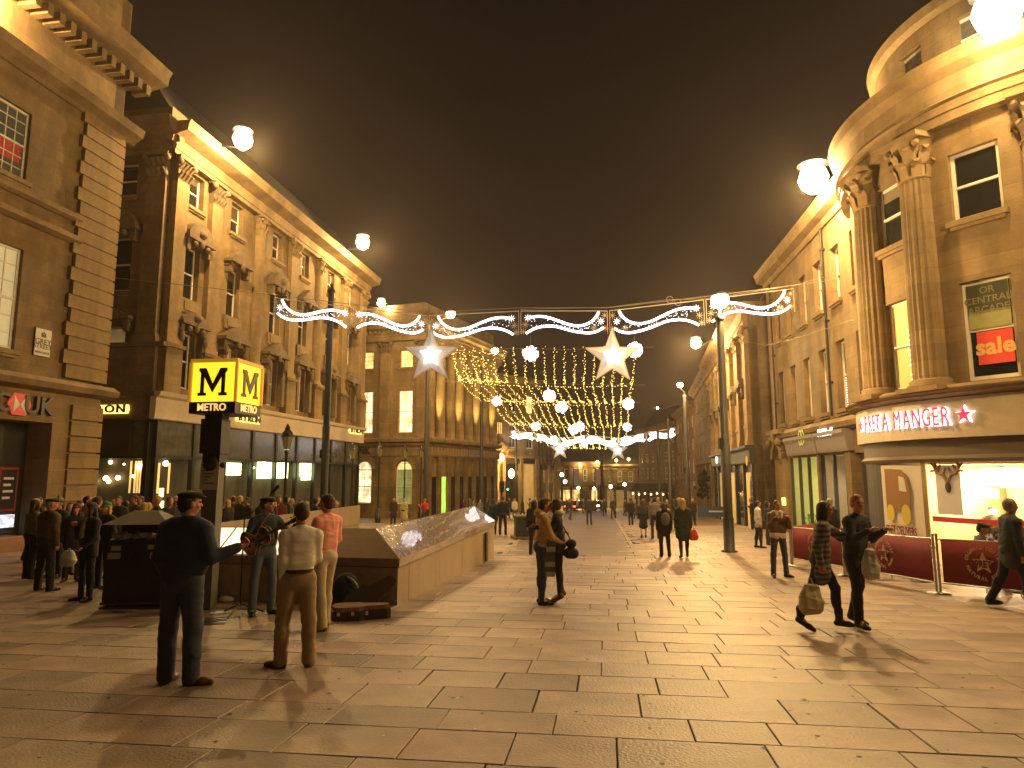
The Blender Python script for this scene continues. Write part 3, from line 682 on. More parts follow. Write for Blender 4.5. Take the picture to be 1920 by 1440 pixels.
for i in range(nc - 1):
    s_ = .9 + (L - 1.8) * (i + .5) / (nc - 1)
    q = MB(); q.box(-.15, .15, -.1, .1, 0, .12); f.put('uplighter', q, UPL, s_, .4, zled + .2)
    ld = bpy.data.lights.new('uplight', 'SPOT'); ld.energy = 11000 if i % 2 == 0 else 1500; ld.color = (1, .74, .24); ld.shadow_soft_size = .1; ld.spot_size = math.radians(38); ld.spot_blend = .8
    link('uplight_beam', ld, lb, f.M @ T(s_, .05, zled + .55) @ Matrix.Rotation(PI - math.radians(3), 4, 'X'))
for i in range(26):
    if 14 <= i < 20: continue
    q = MB(); q.box(-.16, .16, -.07, 0, -.42, .42); f.put('frieze_block', q, STONE_LT, .5 + (L - 1.0) * i / 25, -.12, zled - .78)
q = MB(); q.box(-1.6, 1.6, -.05, 0, -.4, .4); o_ = f.put('frieze_plaque', q, STONE_LT, .5 + (L - 1.0) * 16.6 / 25, -.12, zled - .78)
q = MB(); q.box(-1.35, 1.35, -.056, -.05, -.22, .22); f.put('inscription_panel', q, DARKM, 0, 0, 0, parent=o_)
me = text_mesh('BANK', .85, .03, .01, 1.0, DKL); fe.put('lettering', me, None, fe.s(676, 846), -.2, fe.z(676, 846))
# =================================================================== generic far facade
FARWIN = {}
def gen_building(name, label, A, B, ztop, zsh, nb, rows, m, lit=.15, seed=1, piers=False, group=None, wallend=8, shoplit=ROOM_DIM, roofh=2.0):
    R = random.Random(seed); root, L = root_on(name, label, A, B, group); f = Face(root); zg = gz(max(A[1], B[1])) - .5
    bw = L / nb; rh = (ztop - 1.0 - zsh) / rows; ops = []
    for i in range(nb):
        for j in range(rows):
            c_ = (i + .5) * bw; z0 = zsh + rh * j + rh * .22; ops.append((c_ - bw * .19, c_ + bw * .19, z0, z0 + rh * (.62 if j == 0 else .5)))
    wall(f, 'wall', 0, L, zsh, ztop, ops, m, reveal=.25, thick=wallend)
    for o_ in ops: window(f, *o_, pane=(R.choice([ROOM_Y, ROOM_O, ROOM_DIM]) if R.random() < lit else GLASS_DK), bars=(2, 2), y=.12)
    mould(f, 'cornice', -.2, L + .2, ztop - .9, [(.2, 0), (.3, .3), (.7, .45), (.8, .9)], STONE_PLAIN if m is not STONE_DARK else STONE_DK2)
    mould(f, 'string_course', 0, L, zsh - .3, [(.1, 0), (.3, .1), (.3, .4)], m)
    if piers:
        for i in range(nb + 1): pilaster(f, min(max(.5, i * bw), L - .5), zsh, ztop - .9, .8, .25, m, 1.0)
    q = MB(); q.prism([(.8, ztop), (3, ztop + roofh), (wallend - 1, ztop + roofh), (wallend, ztop)], .3, L - .3, axis='x'); f.put('roof', q, ROOFM)
    for i in range(nb + 1):
        q = MB(); q.box(-.3, .3, -.1, .6, zg, zsh - .3); f.put('pier', q, m, min(max(.3, i * bw), L - .3), 0, 0)
    for i in range(nb):
        q = MB(); q.box(i * bw + .3, (i + 1) * bw - .3, .35, .45, zg, zsh - 1.0); f.put('shop_window', q, R.choice([shoplit, GLASS_DK, DARKM, shoplit]))
        q = MB(); q.box(i * bw + .3, (i + 1) * bw - .3, .05, .5, zsh - 1.0, zsh - .3); f.put('shop_fascia', q, R.choice([DARKM, PALE, IRON]))
    q = MB(); q.box(0, L, .5, wallend, zg, zsh); f.put('ground_floor_wall', q, m)
    return root, f, L
r_, f, L = gen_building('corner_building', 'orange-lit stone building with pedimented doorway just beyond the columned bank', (-3.4, 84), (3.6, 93), 14.6, 4.0, 3, 2, STONE, lit=.2, seed=3)
s_, z_ = f.px(933, 858); q = MB(); q.ball((0, 0, 0), .5, 10, 6); f.put('wall_lamp', q, emis('orange_wall_lamp', (1, .7, .25), 9), s_, -.5, z_)
s_, z_ = f.px(952, 888); q = MB(); q.ball((0, 0, 0), .42, 10, 6, sz=(1, 1, 1.5)); f.put('wall_lamp', q, emis('orange_wall_lamp', (1, .7, .25), 9), s_, -.6, z_)
for (px_, py_l, e_) in ((952, 884, 900), (933, 856, 700)):
    s_, z_ = f.px(px_, py_l); ld = bpy.data.lights.new('wall_lamp_light', 'POINT'); ld.energy = e_; ld.color = (1, .6, .2); ld.shadow_soft_size = .3; f.put('wall_lamp_light', ld, None, s_, -1.6, z_)
s_, z_ = f.px(932, 802); q = MB(); q.box(-1.0, 1.0, -.1, 0, -.7, .7); o_ = f.put('lit_grille', q, ROOM_O, s_, 0, z_)
for i in range(6): q = MB(); q.box(-.06, .06, -.16, -.1, -.7, .7); f.put('grille_bar', q, IRON, -.85 + .34 * i, 0, 0, parent=o_)
pediment(f, f.s(935, 845), f.z(935, 845), 3.2, STONE, 'tri', .9)
gen_building('market_building', 'narrow stone building with tall lit piers seen under the fairy lights', (3.7, 95), (6.6, 104), 11.6, 3.2, 4, 2, STONE, lit=.5, seed=5, piers=True, shoplit=ROOM_O)
gen_building('domed_building', 'greenish-lit narrow building left of the far street end', (6.9, 107), (8.6, 122), 10.5, 2.4, 4, 2, STONE_LT, lit=.15, seed=6, piers=True)
r_, f, L = gen_building('far_end_building', 'dark building with three glowing window groups closing the left end of the street', (7.0, 152), (19.5, 150), 4.3, -1.0, 6, 1, STONE_DARK, lit=.0, seed=8, piers=True, shoplit=ROOM_O)
r2_, g, L2 = gen_building('far_end_building', 'dark building with lamplit columns closing the right end of the street', (20.5, 150), (34.5, 149), 3.7, -1.0, 6, 1, STONE_DARK, lit=.0, seed=9, piers=True, shoplit=ROOM_DIM)
for F_, px_, py_l in ((f, 1088, 870), (f, 1120, 866), (g, 1155, 863), (g, 1178, 861)):
    s_, z_ = F_.px(px_, py_l); q = MB(); q.ball((0, 0, 0), .35, 8, 5); F_.put('wall_lamp', q, emis('far_wall_lamp', (1, .75, .3), 6), s_, -.7, z_)
    ld = bpy.data.lights.new('wall_lamp_light', 'POINT'); ld.energy = 800; ld.color = (1, .66, .2); ld.shadow_soft_size = .3; F_.put('wall_lamp_light', ld, None, s_, -1.4, z_ - .6)

# =================================================================== RIGHT: terrace
tr, L = root_on('terrace_building', 'plain three-storey sandstone terrace over two lit shops, behind the right-hand tall lamp post', (15.02, 38.4), (13.05, 22.6))
f = Face(tr)
zcor = f.z(1614, 352); zA = f.z(1575, 782); zg = -2.4
up = [(1599, 540, 1609, 412), (1561, 569, 1568, 458), (1528, 591, 1533, 492), (1502, 611, 1507, 520), (1477, 629, 1480, 545), (1459, 646, 1460, 566)]
c1 = [f.s(px_, 480 + (1600 - px_) * .8) for px_ in (1604, 1563, 1531, 1505, 1480, 1458)]
z1 = (f.z(1561, 569), f.z(1566, 458)); z2 = (f.z(1575, 768), f.z(1570, 640))
pitch_ = (c1[0] - c1[-1]) / 5; c1 = [c1[0] - i * pitch_ for i in range(7)]
c1 = [c_ for c_ in c1 if .6 < c_ < L - .6]
ops = [(c_ - .5, c_ + .5, z1[0], z1[1]) for c_ in c1] + [(c_ - .5, c_ + .5, z2[0], z2[1]) for c_ in c1]
wall(f, 'wall', 0, L, zA, zcor, ops, STONE_LT, reveal=.4)
for i, c_ in enumerate(c1):
    window(f, c_ - .5, c_ + .5, *z1, bars=(1, 2), y=.24)
    window(f, c_ - .5, c_ + .5, *z2, bars=(1, 2), y=.24, pane=ROOM_DIM if i in (3, 4) else GLASS_DK)
BLUE = emis('blue_white_window_lights', (.45, .5, 1.0), 5, sample=False)
for wi, (n_, m_) in enumerate(((2, BLUE), (1, WLEDS))):
    q = MB(); c_ = c1[0] if wi == 0 else c1[1]
    for k in range(22 if wi == 0 else 12): q.ball((c_ + random.uniform(-.3, .3) if wi == 0 else c_ + .1, .12, z2[0] + .15 + k * .1), .022, 6, 4)
    f.put('window_light_string', q, m_)
mould(f, 'cornice', -.1, L - .1, zcor, [(.1, 0), (.15, .3), (.5, .4), (.55, .65), (.65, .9)], STONE_LT)
q = MB(); q.box(0, L, .5, 8, zcor + .5, zcor + 1.9); f.put('parapet', q, STONE)
q = MB(); q.prism([(1.2, zcor + 1.9), (3.5, zcor + 4), (8, zcor + 4)], .2, L - .5, axis='x'); f.put('roof', q, ROOFM)
ztf = f.z(1482, 808); zbf = f.z(1482, 846)
mould(f, 'string_course', 0, L, zA - .55, [(.1, 0), (.3, .1), (.34, .3), (.15, .5)], STONE_LT)
GREYF = mat('grey_shop_fascia', (.28, .25, .24), .55, noise=.08, nscale=4)
xd = f.s(1541, 830)
for a, b in ((f.s(1483, 830), xd - .06), (xd + .06, f.s(1600, 830))):
    mould(f, 'shop_fascia', a, b, zbf - .25, [(.22, 0), (.25, .1), (.32, zA - zbf - .6), (.42, zA - zbf - .45), (.42, zA - zbf - .3)], GREYF)
OLIVE = mat('olive_letter', (.22, .26, .06), .5, emit=(.5, .6, .1), estr=.12)
zc_ = f.z(1508, 824)
me = text_mesh('vision', .42, .02, .004, .9, OLIVE); f.put('lettering', me, None, f.s(1497, 826), -.36, zc_)
q = MB()
for cx_ in (-.18, .18):
    for k in range(16):
        a0, a1 = 2 * PI * k / 16, 2 * PI * (k + 1) / 16
        q.prism([(cx_ + .2 * math.cos(a0), .3 * math.sin(a0)), (cx_ + .27 * math.cos(a0), .38 * math.sin(a0)), (cx_ + .27 * math.cos(a1), .38 * math.sin(a1)), (cx_ + .2 * math.cos(a1), .3 * math.sin(a1))], -.02, 0)
f.put('emblem', q, mat('yellow_green_ring', (.5, .55, .15), .5, emit=(.6, .65, .15), estr=.3), f.s(1517, 821), -.36, zc_ + .05)
sign_text(f, 'FiLLed', 1550, 1578, 811, 14, halo=False, y=-.32, lm=emis('white_letter_light', (.95, .97, 1.0), 3), size=1.35)
for xx_ in (c1[-1] - .9, (c1[1] + c1[2]) / 2):
    q = MB(); q.cyl((xx_, -.12, zA + .1), (xx_, -.12, zcor), .055, .055, 8)
    for zz_ in (zA + 1.5, zA + 4.2, zcor - 1): q.box(xx_ - .09, xx_ + .09, -.19, 0, zz_, zz_ + .08)
    f.put('downpipe', q, IRON)
# shops
def shop_bay(f, a, b, zb, zt, fr, room, ndiv, ins=None):
    q = MB(); q.box(a, b, 1.3, 1.35, zb, zt); f.put('shop_interior', q, room)
    q = MB(); q.box(a, a + .05, .1, 1.35, zb, zt); q.box(b - .05, b, .1, 1.35, zb, zt); q.box(a, b, .1, 1.35, zt - .04, zt); f.put('shop_side_wall', q, PALE)
    w = (b - a) / ndiv
    for i in range(ndiv + 1):
        q = MB(); q.box(-.06, .06, -.02, .12, zb, zt); f.put('mullion', q, fr, a + i * w, 0, 0)
    q = MB(); q.box(a, b, 0, .1, zb, zb + .35); f.put('stall_riser', q, fr)
zdb = -2.0
a1_, b1_ = f.s(1486, 930), f.s(1537, 930); a2_, b2_ = f.s(1545, 930), f.s(1590, 930)
shop_bay(f, a1_, b1_, zdb, zbf - .35, DARKM, lit_room('lime_shop_light', (.86, 1.0, .32), 2.4, .8), 3)
q = MB(); q.box(-.5, .5, -.06, 0, -.7, .7); f.put('wall_screen', q, DARKM, f.s(1505, 897), 1.2, f.z(1505, 905))
q = MB(); q.ball((0, 0, 0), .28, 10, 6, sz=(.6, .2, 1)); f.put('screen_picture', q, emis('green_screen_light', (.2, .9, .1), 3), f.s(1505, 897), 1.12, f.z(1505, 903))
q = MB(); random.seed(3)
for k in range(60):
    p = Vector((random.gauss(0, .2), random.gauss(0, .15), random.uniform(0, .7))); q.ball(p, .06, 5, 4, sz=(1, .5, 1))
f.put('pot_plant', q, mat('leaf_green', (.06, .16, .02), .6, emit=(.2, .6, .05), estr=.15), f.s(1498, 970), .6, -1.0)
shop_bay(f, a2_, b2_, zdb, zbf - .35, BLACKP, mat('takeaway_wall', (.4, .33, .2), .7, emit=(.5, .42, .22), estr=.35, noise=.2), 2)
q = MB(); q.box(f.s(1550, 920), f.s(1573, 920), 1.0, 1.1, f.z(1560, 925), f.z(1560, 907)); f.put('lit_menu_board', q, emis('cream_menu_light', (1, .97, .7), 2))
for i in range(5):
    zz = f.z(1585, 985 - i * 17); q = MB(); q.box(f.s(1579, 940), b2_ - .05, .5, .8, 0, .38); f.put('lit_shelf', q, emis('cool_shelf_light', (.9, 1.0, .85), 1.6), 0, 0, zz)
for i in range(2):
    c_ = (f.s(1542, 930), f.s(1600, 930))[i]
    q = MB(); q.box(-.28 if i else -.12, .28 if i else .12, -.12, .3, -2.4, zbf - .25); f.put('pier', q, STONE_LT, c_, 0, 0)
q = MB(); q.box(0, a1_, 0, .5, -2.4, zA - .5); f.put('ground_floor_wall', q, STONE_LT)
q = MB(); q.box(a1_, L, 0.02, .5, zbf - .35, zA); f.put('lintel_wall', q, STONE_LT)
# carved arch doorway at the far end
q = MB()
for k in range(9):
    a0, a1 = PI * k / 9 + .02, PI * (k + 1) / 9 - .02
    q.prism([(.7 * math.cos(a0), .8 * math.sin(a0)), (1.1 * math.cos(a0), 1.3 * math.sin(a0)), (1.1 * math.cos(a1), 1.3 * math.sin(a1)), (.7 * math.cos(a1), .8 * math.sin(a1))], -.35, 0)
q.ball((0, -.4, 1.2), .3, 8, 6, sz=(1, .6, 1.4)); q.box(-1.3, 1.3, -.5, 0, 1.35, 1.6); q.ball((-.9, -.4, .9), .22, 8, 6); q.ball((.9, -.4, .9), .22, 8, 6)
f.put('carved_arch', q, STONE_PLAIN, a1_ * .5, 0, zbf - .4)
q = MB(); q.box(-.2, .2, -.1, 0, -.2, .2); f.put('door_panel_lamp', q, emis('yellow_door_panel', (1, .95, .2), 2), a1_ * .55, -.02, f.z(1457, 938))

# =================================================================== RIGHT: projecting columned building
A, B = (19.3, 64), (14.3, 39.6)
cb, L = root_on('giant_order_building', 'projecting sandstone building with giant pilasters and dark ground-floor shop, beyond the terrace', A, B)
f = Face(cb); fe = Face(cb, (L, 0, 0), PI / 2)
zc = f.z(1401, 612); zl = f.z(1400, 838)
n_ = 6; bw = L / n_; ops = []
for i in range(n_):
    c_ = (i + .5) * bw; ops += [(c_ - .55, c_ + .55, zl + 1.3, zl + 3.4), (c_ - .55, c_ + .55, zl + 4.3, zl + 5.8)]
wall(f, 'wall', 0, L, zl, zc, ops, STONE_LT, reveal=.4)
for k_, o_ in enumerate(ops): window(f, *o_, bars=(1, 2), y=.24, pane=ROOM_DIM if k_ % 5 == 3 else GLASS_DK)
for i in range(n_): pediment(f, (i + .5) * bw, zl + 3.55, 1.9, STONE_DK2, 'tri', .5)
for i in range(n_ + 1): pilaster(f, min(max(.5, i * bw), L - .5), zl, zc, .85, .28, STONE_LT, 1.1)
mould(f, 'architrave', 0, L, zc, [(.3, 0), (.3, .3), (.38, .32), (.38, .7)], STONE_LT)
mould(f, 'cornice', -.2, L + .1, zc + .7, [(.3, 0), (.5, .2), (1.0, .35), (1.1, .8)], STONE_LT)
wall(fe, 'side_wall', 0, 8, -3, zc + 1.5, [], STONE_DARK, thick=.4)
q = MB(); q.prism([(.8, zc + 1.5), (2, zc + 3.4), (9, zc + 3.4), (9, zc + 1.5)], .2, L - .2, axis='x'); f.put('roof', q, ROOFM)
q = MB(); q.box(0, L, .05, .5, -3.5, zl); f.put('ground_floor_wall', q, DARKM)
for i in range(n_ + 1): q = MB(); q.box(-.25, .25, -.15, .1, -3.5, zl - 1.1); f.put('pier', q, DARKM, min(max(.3, i * bw), L - .3), 0, 0)
mould(f, 'shop_fascia', 0, L + .1, zl - 1.1, [(.2, 0), (.25, .1), (.3, .8), (.5, .95), (.5, 1.1)], mat('green_black_fascia', (.03, .035, .03), .45, noise=.2))
for i in range(n_):
    q = MB(); q.box(i * bw + .5, (i + 1) * bw - .5, -.02, .04, -2.6, zl - 1.6); f.put('shop_window', q, ROOM_DIM if i % 2 else GLASS_DK)
q = MB(); q.box(-.4, .4, -.05, 0, -.3, .3); f.put('lit_sign', q, emis('small_white_sign', (.9, .95, 1), 2.5), f.s(1352, 862), -.35, f.z(1352, 862))
q = MB(); q.prism([(.32 * math.cos(PI * k / 3), .32 * math.sin(PI * k / 3)) for k in range(6)], -.05, 0); f.put('round_sign', q, mat('orange_disc', (.6, .3, .05), .5, emit=(.8, .4, .05), estr=.3), f.s(1413, 864), -.36, f.z(1413, 864))
q = MB(); q.box(-.55, .55, -.06, 0, -.9, .7); q.ball((0, -.03, .7), .5, 10, 6, sz=(1, .1, .8)); f.put('notice_board', q, BLACKP, f.s(1418, 925), -.2, f.z(1418, 925))
# dark ball cluster standing in for an unidentified hanging silhouette
q = MB(); random.seed(5)
for k in range(120): q.ball((random.gauss(0, .28), random.gauss(0, .22), random.triangular(-1.5, 1.3, .6)), random.uniform(.14, .26), 6, 4)
f.put('hanging_silhouette', q, mat('dark_silhouette', (.02, .025, .012), .8, noise=.3), f.s(1335, 905), -.9, f.z(1335, 905))
# next ones along the right
gen_building('bow_terrace_building', 'sandstone terrace of many narrow windows, third along the right side', (24.2, 88), (19.6, 65), 12.4, 3.0, 8, 3, STONE, lit=.1, seed=21, shoplit=ROOM_DIM)
gen_building('red_stone_building', 'reddish lamplit stone building far along the right side', (27.6, 112), (24.6, 90), 11.5, 1.0, 5, 3, STONE_RED, lit=.05, seed=22)
gen_building('grey_far_building', 'dull grey-brown building with a curved roofline at the far right end', (26.5, 140), (28.0, 114), 10.6, 0.0, 6, 3, STONE_DARK, lit=.02, seed=23, roofh=3.5, shoplit=ROOM_O)

# =================================================================== RIGHT: rounded corner cafe building
PC = Vector((18.0, 21.0)); PR = 6.07
pr = thing('rounded_corner_building', 'rounded sandstone corner building with giant fluted columns over a brightly lit cafe, right edge', 'building', (PC.x, PC.y, 0), 0)
def cyl_px(px, py, R=PR):
    r = ray(px, py); ox, oy = -PC.x, -PC.y; a = r.x ** 2 + r.y ** 2; b = 2 * (ox * r.x + oy * r.y); c_ = ox * ox + oy * oy - R * R
    dsc = b * b - 4 * a * c_; t = (-b - math.sqrt(max(0, dsc))) / (2 * a)
    x, y = t * r.x + ox, t * r.y + oy; return math.atan2(y, x), CAMH + t * r.z       # angle about centre, height
def ang(px, py=820, R=PR): return cyl_px(px, py, R)[0] % (2 * PI)
def czh(px, py, R=PR): return cyl_px(px, py, R)[1]
AL = ang(1620, 820); print('angles', math.degrees(AL), math.degrees(ang(1919, 820)))
A0, A1 = math.radians(138), math.radians(262)          # extent of the drum actually built (left end to beyond frame)
def drum(name, prof, m, a0=A0, a1=A1, n=48, holes=()):
    """lathe sector; prof = (radius, z)"""
    mb = MB(); aa = sorted({a0 + (a1 - a0) * i / n for i in range(n + 1)} | {h_ for hh in holes for h_ in hh[:2]})
    for i in range(len(aa) - 1):
        for (r0, z0), (r1, z1) in zip(prof, prof[1:]):
            t0, t1 = aa[i], aa[i + 1]
            mb.add([(r0 * math.cos(t0), r0 * math.sin(t0), z0), (r0 * math.cos(t1), r0 * math.sin(t1), z0), (r1 * math.cos(t1), r1 * math.sin(t1), z1), (r1 * math.cos(t0), r1 * math.sin(t0), z1)], [(0, 1, 2, 3)])
    return mb.build(name, m, pr)
def drum_wall(name, R, z0, z1, ops, m, a0=A0, a1=A1, n=56, rev=.4):
    mb = MB(); aa = sorted({a0 + (a1 - a0) * i / n for i in range(n + 1)} | {t for o in ops for t in o[:2]}); zz = sorted({z0, z1} | {t for o in ops for t in o[2:4]})
    P = lambda r, a, z: (r * math.cos(a), r * math.sin(a), z)
    for i in range(len(aa) - 1):
        for j in range(len(zz) - 1):
            ac, zc_ = (aa[i] + aa[i + 1]) / 2, (zz[j] + zz[j + 1]) / 2
            if any(o[0] < ac < o[1] and o[2] < zc_ < o[3] for o in ops): continue
            mb.add([P(R, aa[i], zz[j]), P(R, aa[i + 1], zz[j]), P(R, aa[i + 1], zz[j + 1]), P(R, aa[i], zz[j + 1])], [(0, 1, 2, 3)])
    for a, b, c_, d in [o[:4] for o in ops]:
        r = R - rev
        mb.add([P(R, a, c_), P(R, a, d), P(r, a, d), P(r, a, c_)], [(0, 1, 2, 3)]); mb.add([P(R, b, c_), P(R, b, d), P(r, b, d), P(r, b, c_)], [(0, 1, 2, 3)])
        k = 6
        for q_ in range(k):
            t0, t1 = a + (b - a) * q_ / k, a + (b - a) * (q_ + 1) / k
            for z_ in (c_, d): mb.add([P(R, t0, z_), P(R, t1, z_), P(r, t1, z_), P(r, t0, z_)], [(0, 1, 2, 3)])
    return mb.build(name, m, pr)
class Tan(Face):
    """flat face tangent to the drum at angle a"""
    def __init__(s, a, R=PR): s.root = pr; s.M = T(R * math.cos(a), R * math.sin(a), 0) @ Matrix.Rotation(a + PI / 2, 4, 'Z'); s.W = T(*pr.location) @ s.M; s.I = s.W.inverted()
zfb, zft = czh(1700, 826), czh(1700, 757)             # fascia bottom / top
zbase = czh(1700, 745); zcap = czh(1741, 254)
print('pret z', zfb, zft, zbase, zcap)
aw = [ang(1842, 600), ang(1842, 340)]; aW = ang(1842, 500); aN = ang(1708, 600)
hw = 1.02 / PR / 1.0 * .62
zw = [(czh(1842, 712), czh(1842, 522)), (czh(1842, 402), czh(1842, 268))]
sp = ang(1745, 600); cA = [ang(1651, 600), ang(1745, 600), ang(1745, 600) + (ang(1745, 600) - ang(1660, 600)) * 0 + .55, 0]
cA = [ang(1646, 600), ang(1741, 600)]; cA.append(cA[1] + 2 * (aW - cA[1])); cA.append(cA[2] + (cA[2] - cA[1]))
aNn = (cA[0] + cA[1]) / 2
print('col angles', [math.degrees(a) for a in cA], math.degrees(aW), math.degrees(aNn))
ops = []
for a_ in (aW, aNn, aW + (cA[2] - cA[1])):
    for (z0, z1) in zw: ops.append((a_ - hw, a_ + hw, z0, z1))
WARMST = STONE_LT
drum_wall('wall', PR, zbase, zcap + 1.2, ops, WARMST)
for k_, a_ in enumerate((aW, aNn, aW + (cA[2] - cA[1]))):
    t = Tan(a_)
    for j, (z0, z1) in enumerate(zw):
        window(t, -hw * PR * .97, hw * PR * .97, z0, z1, bars=(1, 2), y=.16, sill=(j == 1), pane=(ROOM_DIM if (k_ == 1 and j == 0) else GLASS_DK))
    if k_ == 0:
        z0, z1 = zw[0]; w_ = hw * PR; hm = (z0 + z1) / 2
        q = MB(); q.box(-w_ * .78, w_ * .78, 0, .015, hm + (z1 - hm) * .38, z1 - .12); p_ = t.put('window_poster', q, mat('dark_green_poster', (.05, .055, .03), .6, noise=.2), 0, .12)
        for i_, tx in enumerate(('OR', 'CENTRAL', 'ARCADE')):
            t.put('lettering', text_mesh(tx, .26, .002, .003, 1.0, mat('olive_print', (.2, .19, .09), .6)), None, 0, -.004, z1 - .3 - .27 * i_, parent=p_)
        q = MB(); q.box(-w_ * .8, w_ * .8, .02, .03, hm, z1 - .1); t.put('window_blind', q, mat('olive_blind', (.3, .28, .1), .7, noise=.15, emit=(.4, .36, .08), estr=.1), 0, .12)
        q = MB(); q.box(-w_ * .55, w_ * .8, 0, .015, z0 + .42, hm - .06); p_ = t.put('sale_poster', q, mat('red_poster', (.62, .05, .03), .6, noise=.06, nscale=2, emit=(.8, .07, .03), estr=.16), 0, .12)
        t.put('lettering', text_mesh('sale', .62, .002, .02, 1.0, mat('faded_gold_print', (.62, .34, .1), .6, emit=(.8, .45, .1), estr=.15)), None, w_ * .12, -.004, hm - .5, parent=p_)
    if k_ == 1:
        q = MB()
        for i_ in range(13): q.ball((random.uniform(-.05, .05) + .25, .1, zw[0][0] + .15 + i_ * .15), .024, 6, 4)
        t.put('window_light_string', q, WLEDS)
for j, a_ in enumerate(cA):
    t = Tan(a_); column(t, 0, zbase + .02, zcap, .5, STONE if j == 0 else WARMST, y=0, ch=1.3)
    link_ = None
    bpy.context.view_layer.update()
# move columns proud of the drum: rebuild position (centre 0.25 m outside the wall face)
for ch in pr.children:
    if ch.name.startswith('column'): ch.matrix_local = ch.matrix_local @ T(0, -.04, 0)
drum('entablature', [(PR, zcap), (PR + .3, zcap), (PR + .3, zcap + .28), (PR + .35, zcap + .3), (PR + .35, zcap + .55), (PR + .45, zcap + .6), (PR + .3, zcap + .72), (PR + .28, zcap + 1.35), (PR + .4, zcap + 1.45), (PR + .52, zcap + 1.55), (PR + .56, zcap + 1.75), (PR + .62, zcap + 1.9), (PR - 1.2, zcap + 2.0)], WARMST)
zat = zcap + 2.0
drum_wall('attic_wall', PR - 1.1, zat, zat + 2.3, [(a_ - .1, a_ + .1, zat + .4, zat + 1.8) for a_ in (aW, aNn)], STONE)
for a_ in (aW, aNn): t = Tan(a_, PR - 1.1); window(t, -.6, .6, zat + .4, zat + 1.8, y=.2)
drum('attic_cornice', [(PR - 1.1, zat + 2.3), (PR - .9, zat + 2.4), (PR - .85, zat + 2.7), (PR - 2, zat + 2.8), (0.1, zat + 3.6)], STONE_PLAIN)
drum('fascia_ledge', [(PR + .1, zft - .02), (PR + .5, zft + .1), (PR + .55, zft + .25), (PR + .4, zft + .35), (PR + .45, zbase - .1), (PR + .6, zbase), (PR, zbase + .02)], WARMST)
drum('fascia', [(PR, zfb), (PR + .28, zfb), (PR + .28, zft), (PR, zft)], PALE)
zs2 = czh(1700, 868)
drum('shutter_box', [(PR - .2, zs2), (PR + .12, zs2), (PR + .2, zs2 + .1), (PR + .1, zs2 + .2), (PR + .1, zfb - .02), (PR - .2, zfb - .02)], mat('bronze_shutter_box', (.13, .10, .07), .45, noise=.1))
# neon lettering
PINKL = mat('red_letter_face', (.7, .03, .08), .4, emit=(.95, .04, .12), estr=.9)
WHL = emis('white_letter_edge', (1, .90, .86), 2.2)
def cyl_sign(txt, pxs, zc_, h):
    for ch, px_ in zip(txt, pxs):
        a_ = ang(px_, 787, PR + .28); t = Tan(a_, PR + .28)
        xs_ = .56
        t.put('letter', text_mesh(ch, h * 1.30, .03, .007, xs_, WHL), None, 0, -.06, zc_)
        t.put('letter_face', text_mesh(ch, h * 1.30, .01, -.002, xs_, PINKL), None, -.022, -.10, zc_ + .008)
zc_ = czh(1720, 787, PR + .28); hh = czh(1720, 769, PR + .28) - czh(1720, 806, PR + .28)
cyl_sign('PRET', (1630, 1637, 1644, 1652), zc_, hh); cyl_sign('A', (1666,), zc_, hh); cyl_sign('MANGER', (1688, 1706, 1724, 1743, 1760, 1778), zc_, hh)
def star_poly(r, k=.4, rot=PI / 2): return [((r if i % 2 == 0 else r * k) * math.cos(rot + PI * i / 5), (r if i % 2 == 0 else r * k) * math.sin(rot + PI * i / 5)) for i in range(10)]
for px_ in (1813, 1619):
    t = Tan(ang(px_, 783, PR + .28), PR + .28)
    q = MB(); q.prism(star_poly(.27), -.05, 0); t.put('sign_star', q, WHL, 0, -.03, zc_ + .03)
    q = MB(); q.prism(star_poly(.22), -.02, 0); t.put('sign_star_face', q, PINKL, -.03, -.09, zc_ + .03)
# ground floor: posters, glass, interior
zgd = gz(18) - .2; zrail = czh(1830, 975)
aP0, aP1, aP2, aP3 = ang(1640, 950), ang(1660, 950), ang(1737, 950), ang(1745, 950)
drum('corner_pier', [(PR, zgd), (PR + .06, zgd), (PR + .06, zs2), (PR, zs2)], DARKM, A0, aP1, 10)
q = MB(); pr2 = None
def panel(name, a0, a1, z0, z1, m, R=PR + .02, n=8, th=.03, parent=None):
    mb = MB(); P = lambda r, a, z: (r * math.cos(a), r * math.sin(a), z)
    for i in range(n):
        t0, t1 = a0 + (a1 - a0) * i / n, a0 + (a1 - a0) * (i + 1) / n
        mb.add([P(R, t0, z0), P(R, t1, z0), P(R, t1, z1), P(R, t0, z1), P(R - th, t0, z0), P(R - th, t1, z0), P(R - th, t1, z1), P(R - th, t0, z1)], [(0, 1, 2, 3), (7, 6, 5, 4), (3, 2, 6, 7), (0, 4, 5, 1)])
        if i == 0: mb.add([P(R, t0, z0), P(R, t0, z1), P(R - th, t0, z1), P(R - th, t0, z0)], [(0, 1, 2, 3)])
        if i == n - 1: mb.add([P(R, t1, z0), P(R, t1, z1), P(R - th, t1, z1), P(R - th, t1, z0)], [(0, 3, 2, 1)])
    return mb.build(name, m, parent or pr)
CREAMP = mat('cream_poster', (.5, .44, .33), .7, noise=.05, emit=(.7, .55, .34), estr=.10)
p1 = panel('delivery_poster', aP1, aP2, zgd + .5, zs2 - .05, CREAMP, PR + .05)
t = Tan((aP1 + aP2) / 2, PR + .06); zvan = czh(1692, 925)
VB = mat('bread_brown_print', (.26, .14, .055), .7, noise=.25, nscale=25); VY = mat('lemon_print', (.55, .45, .06), .7)
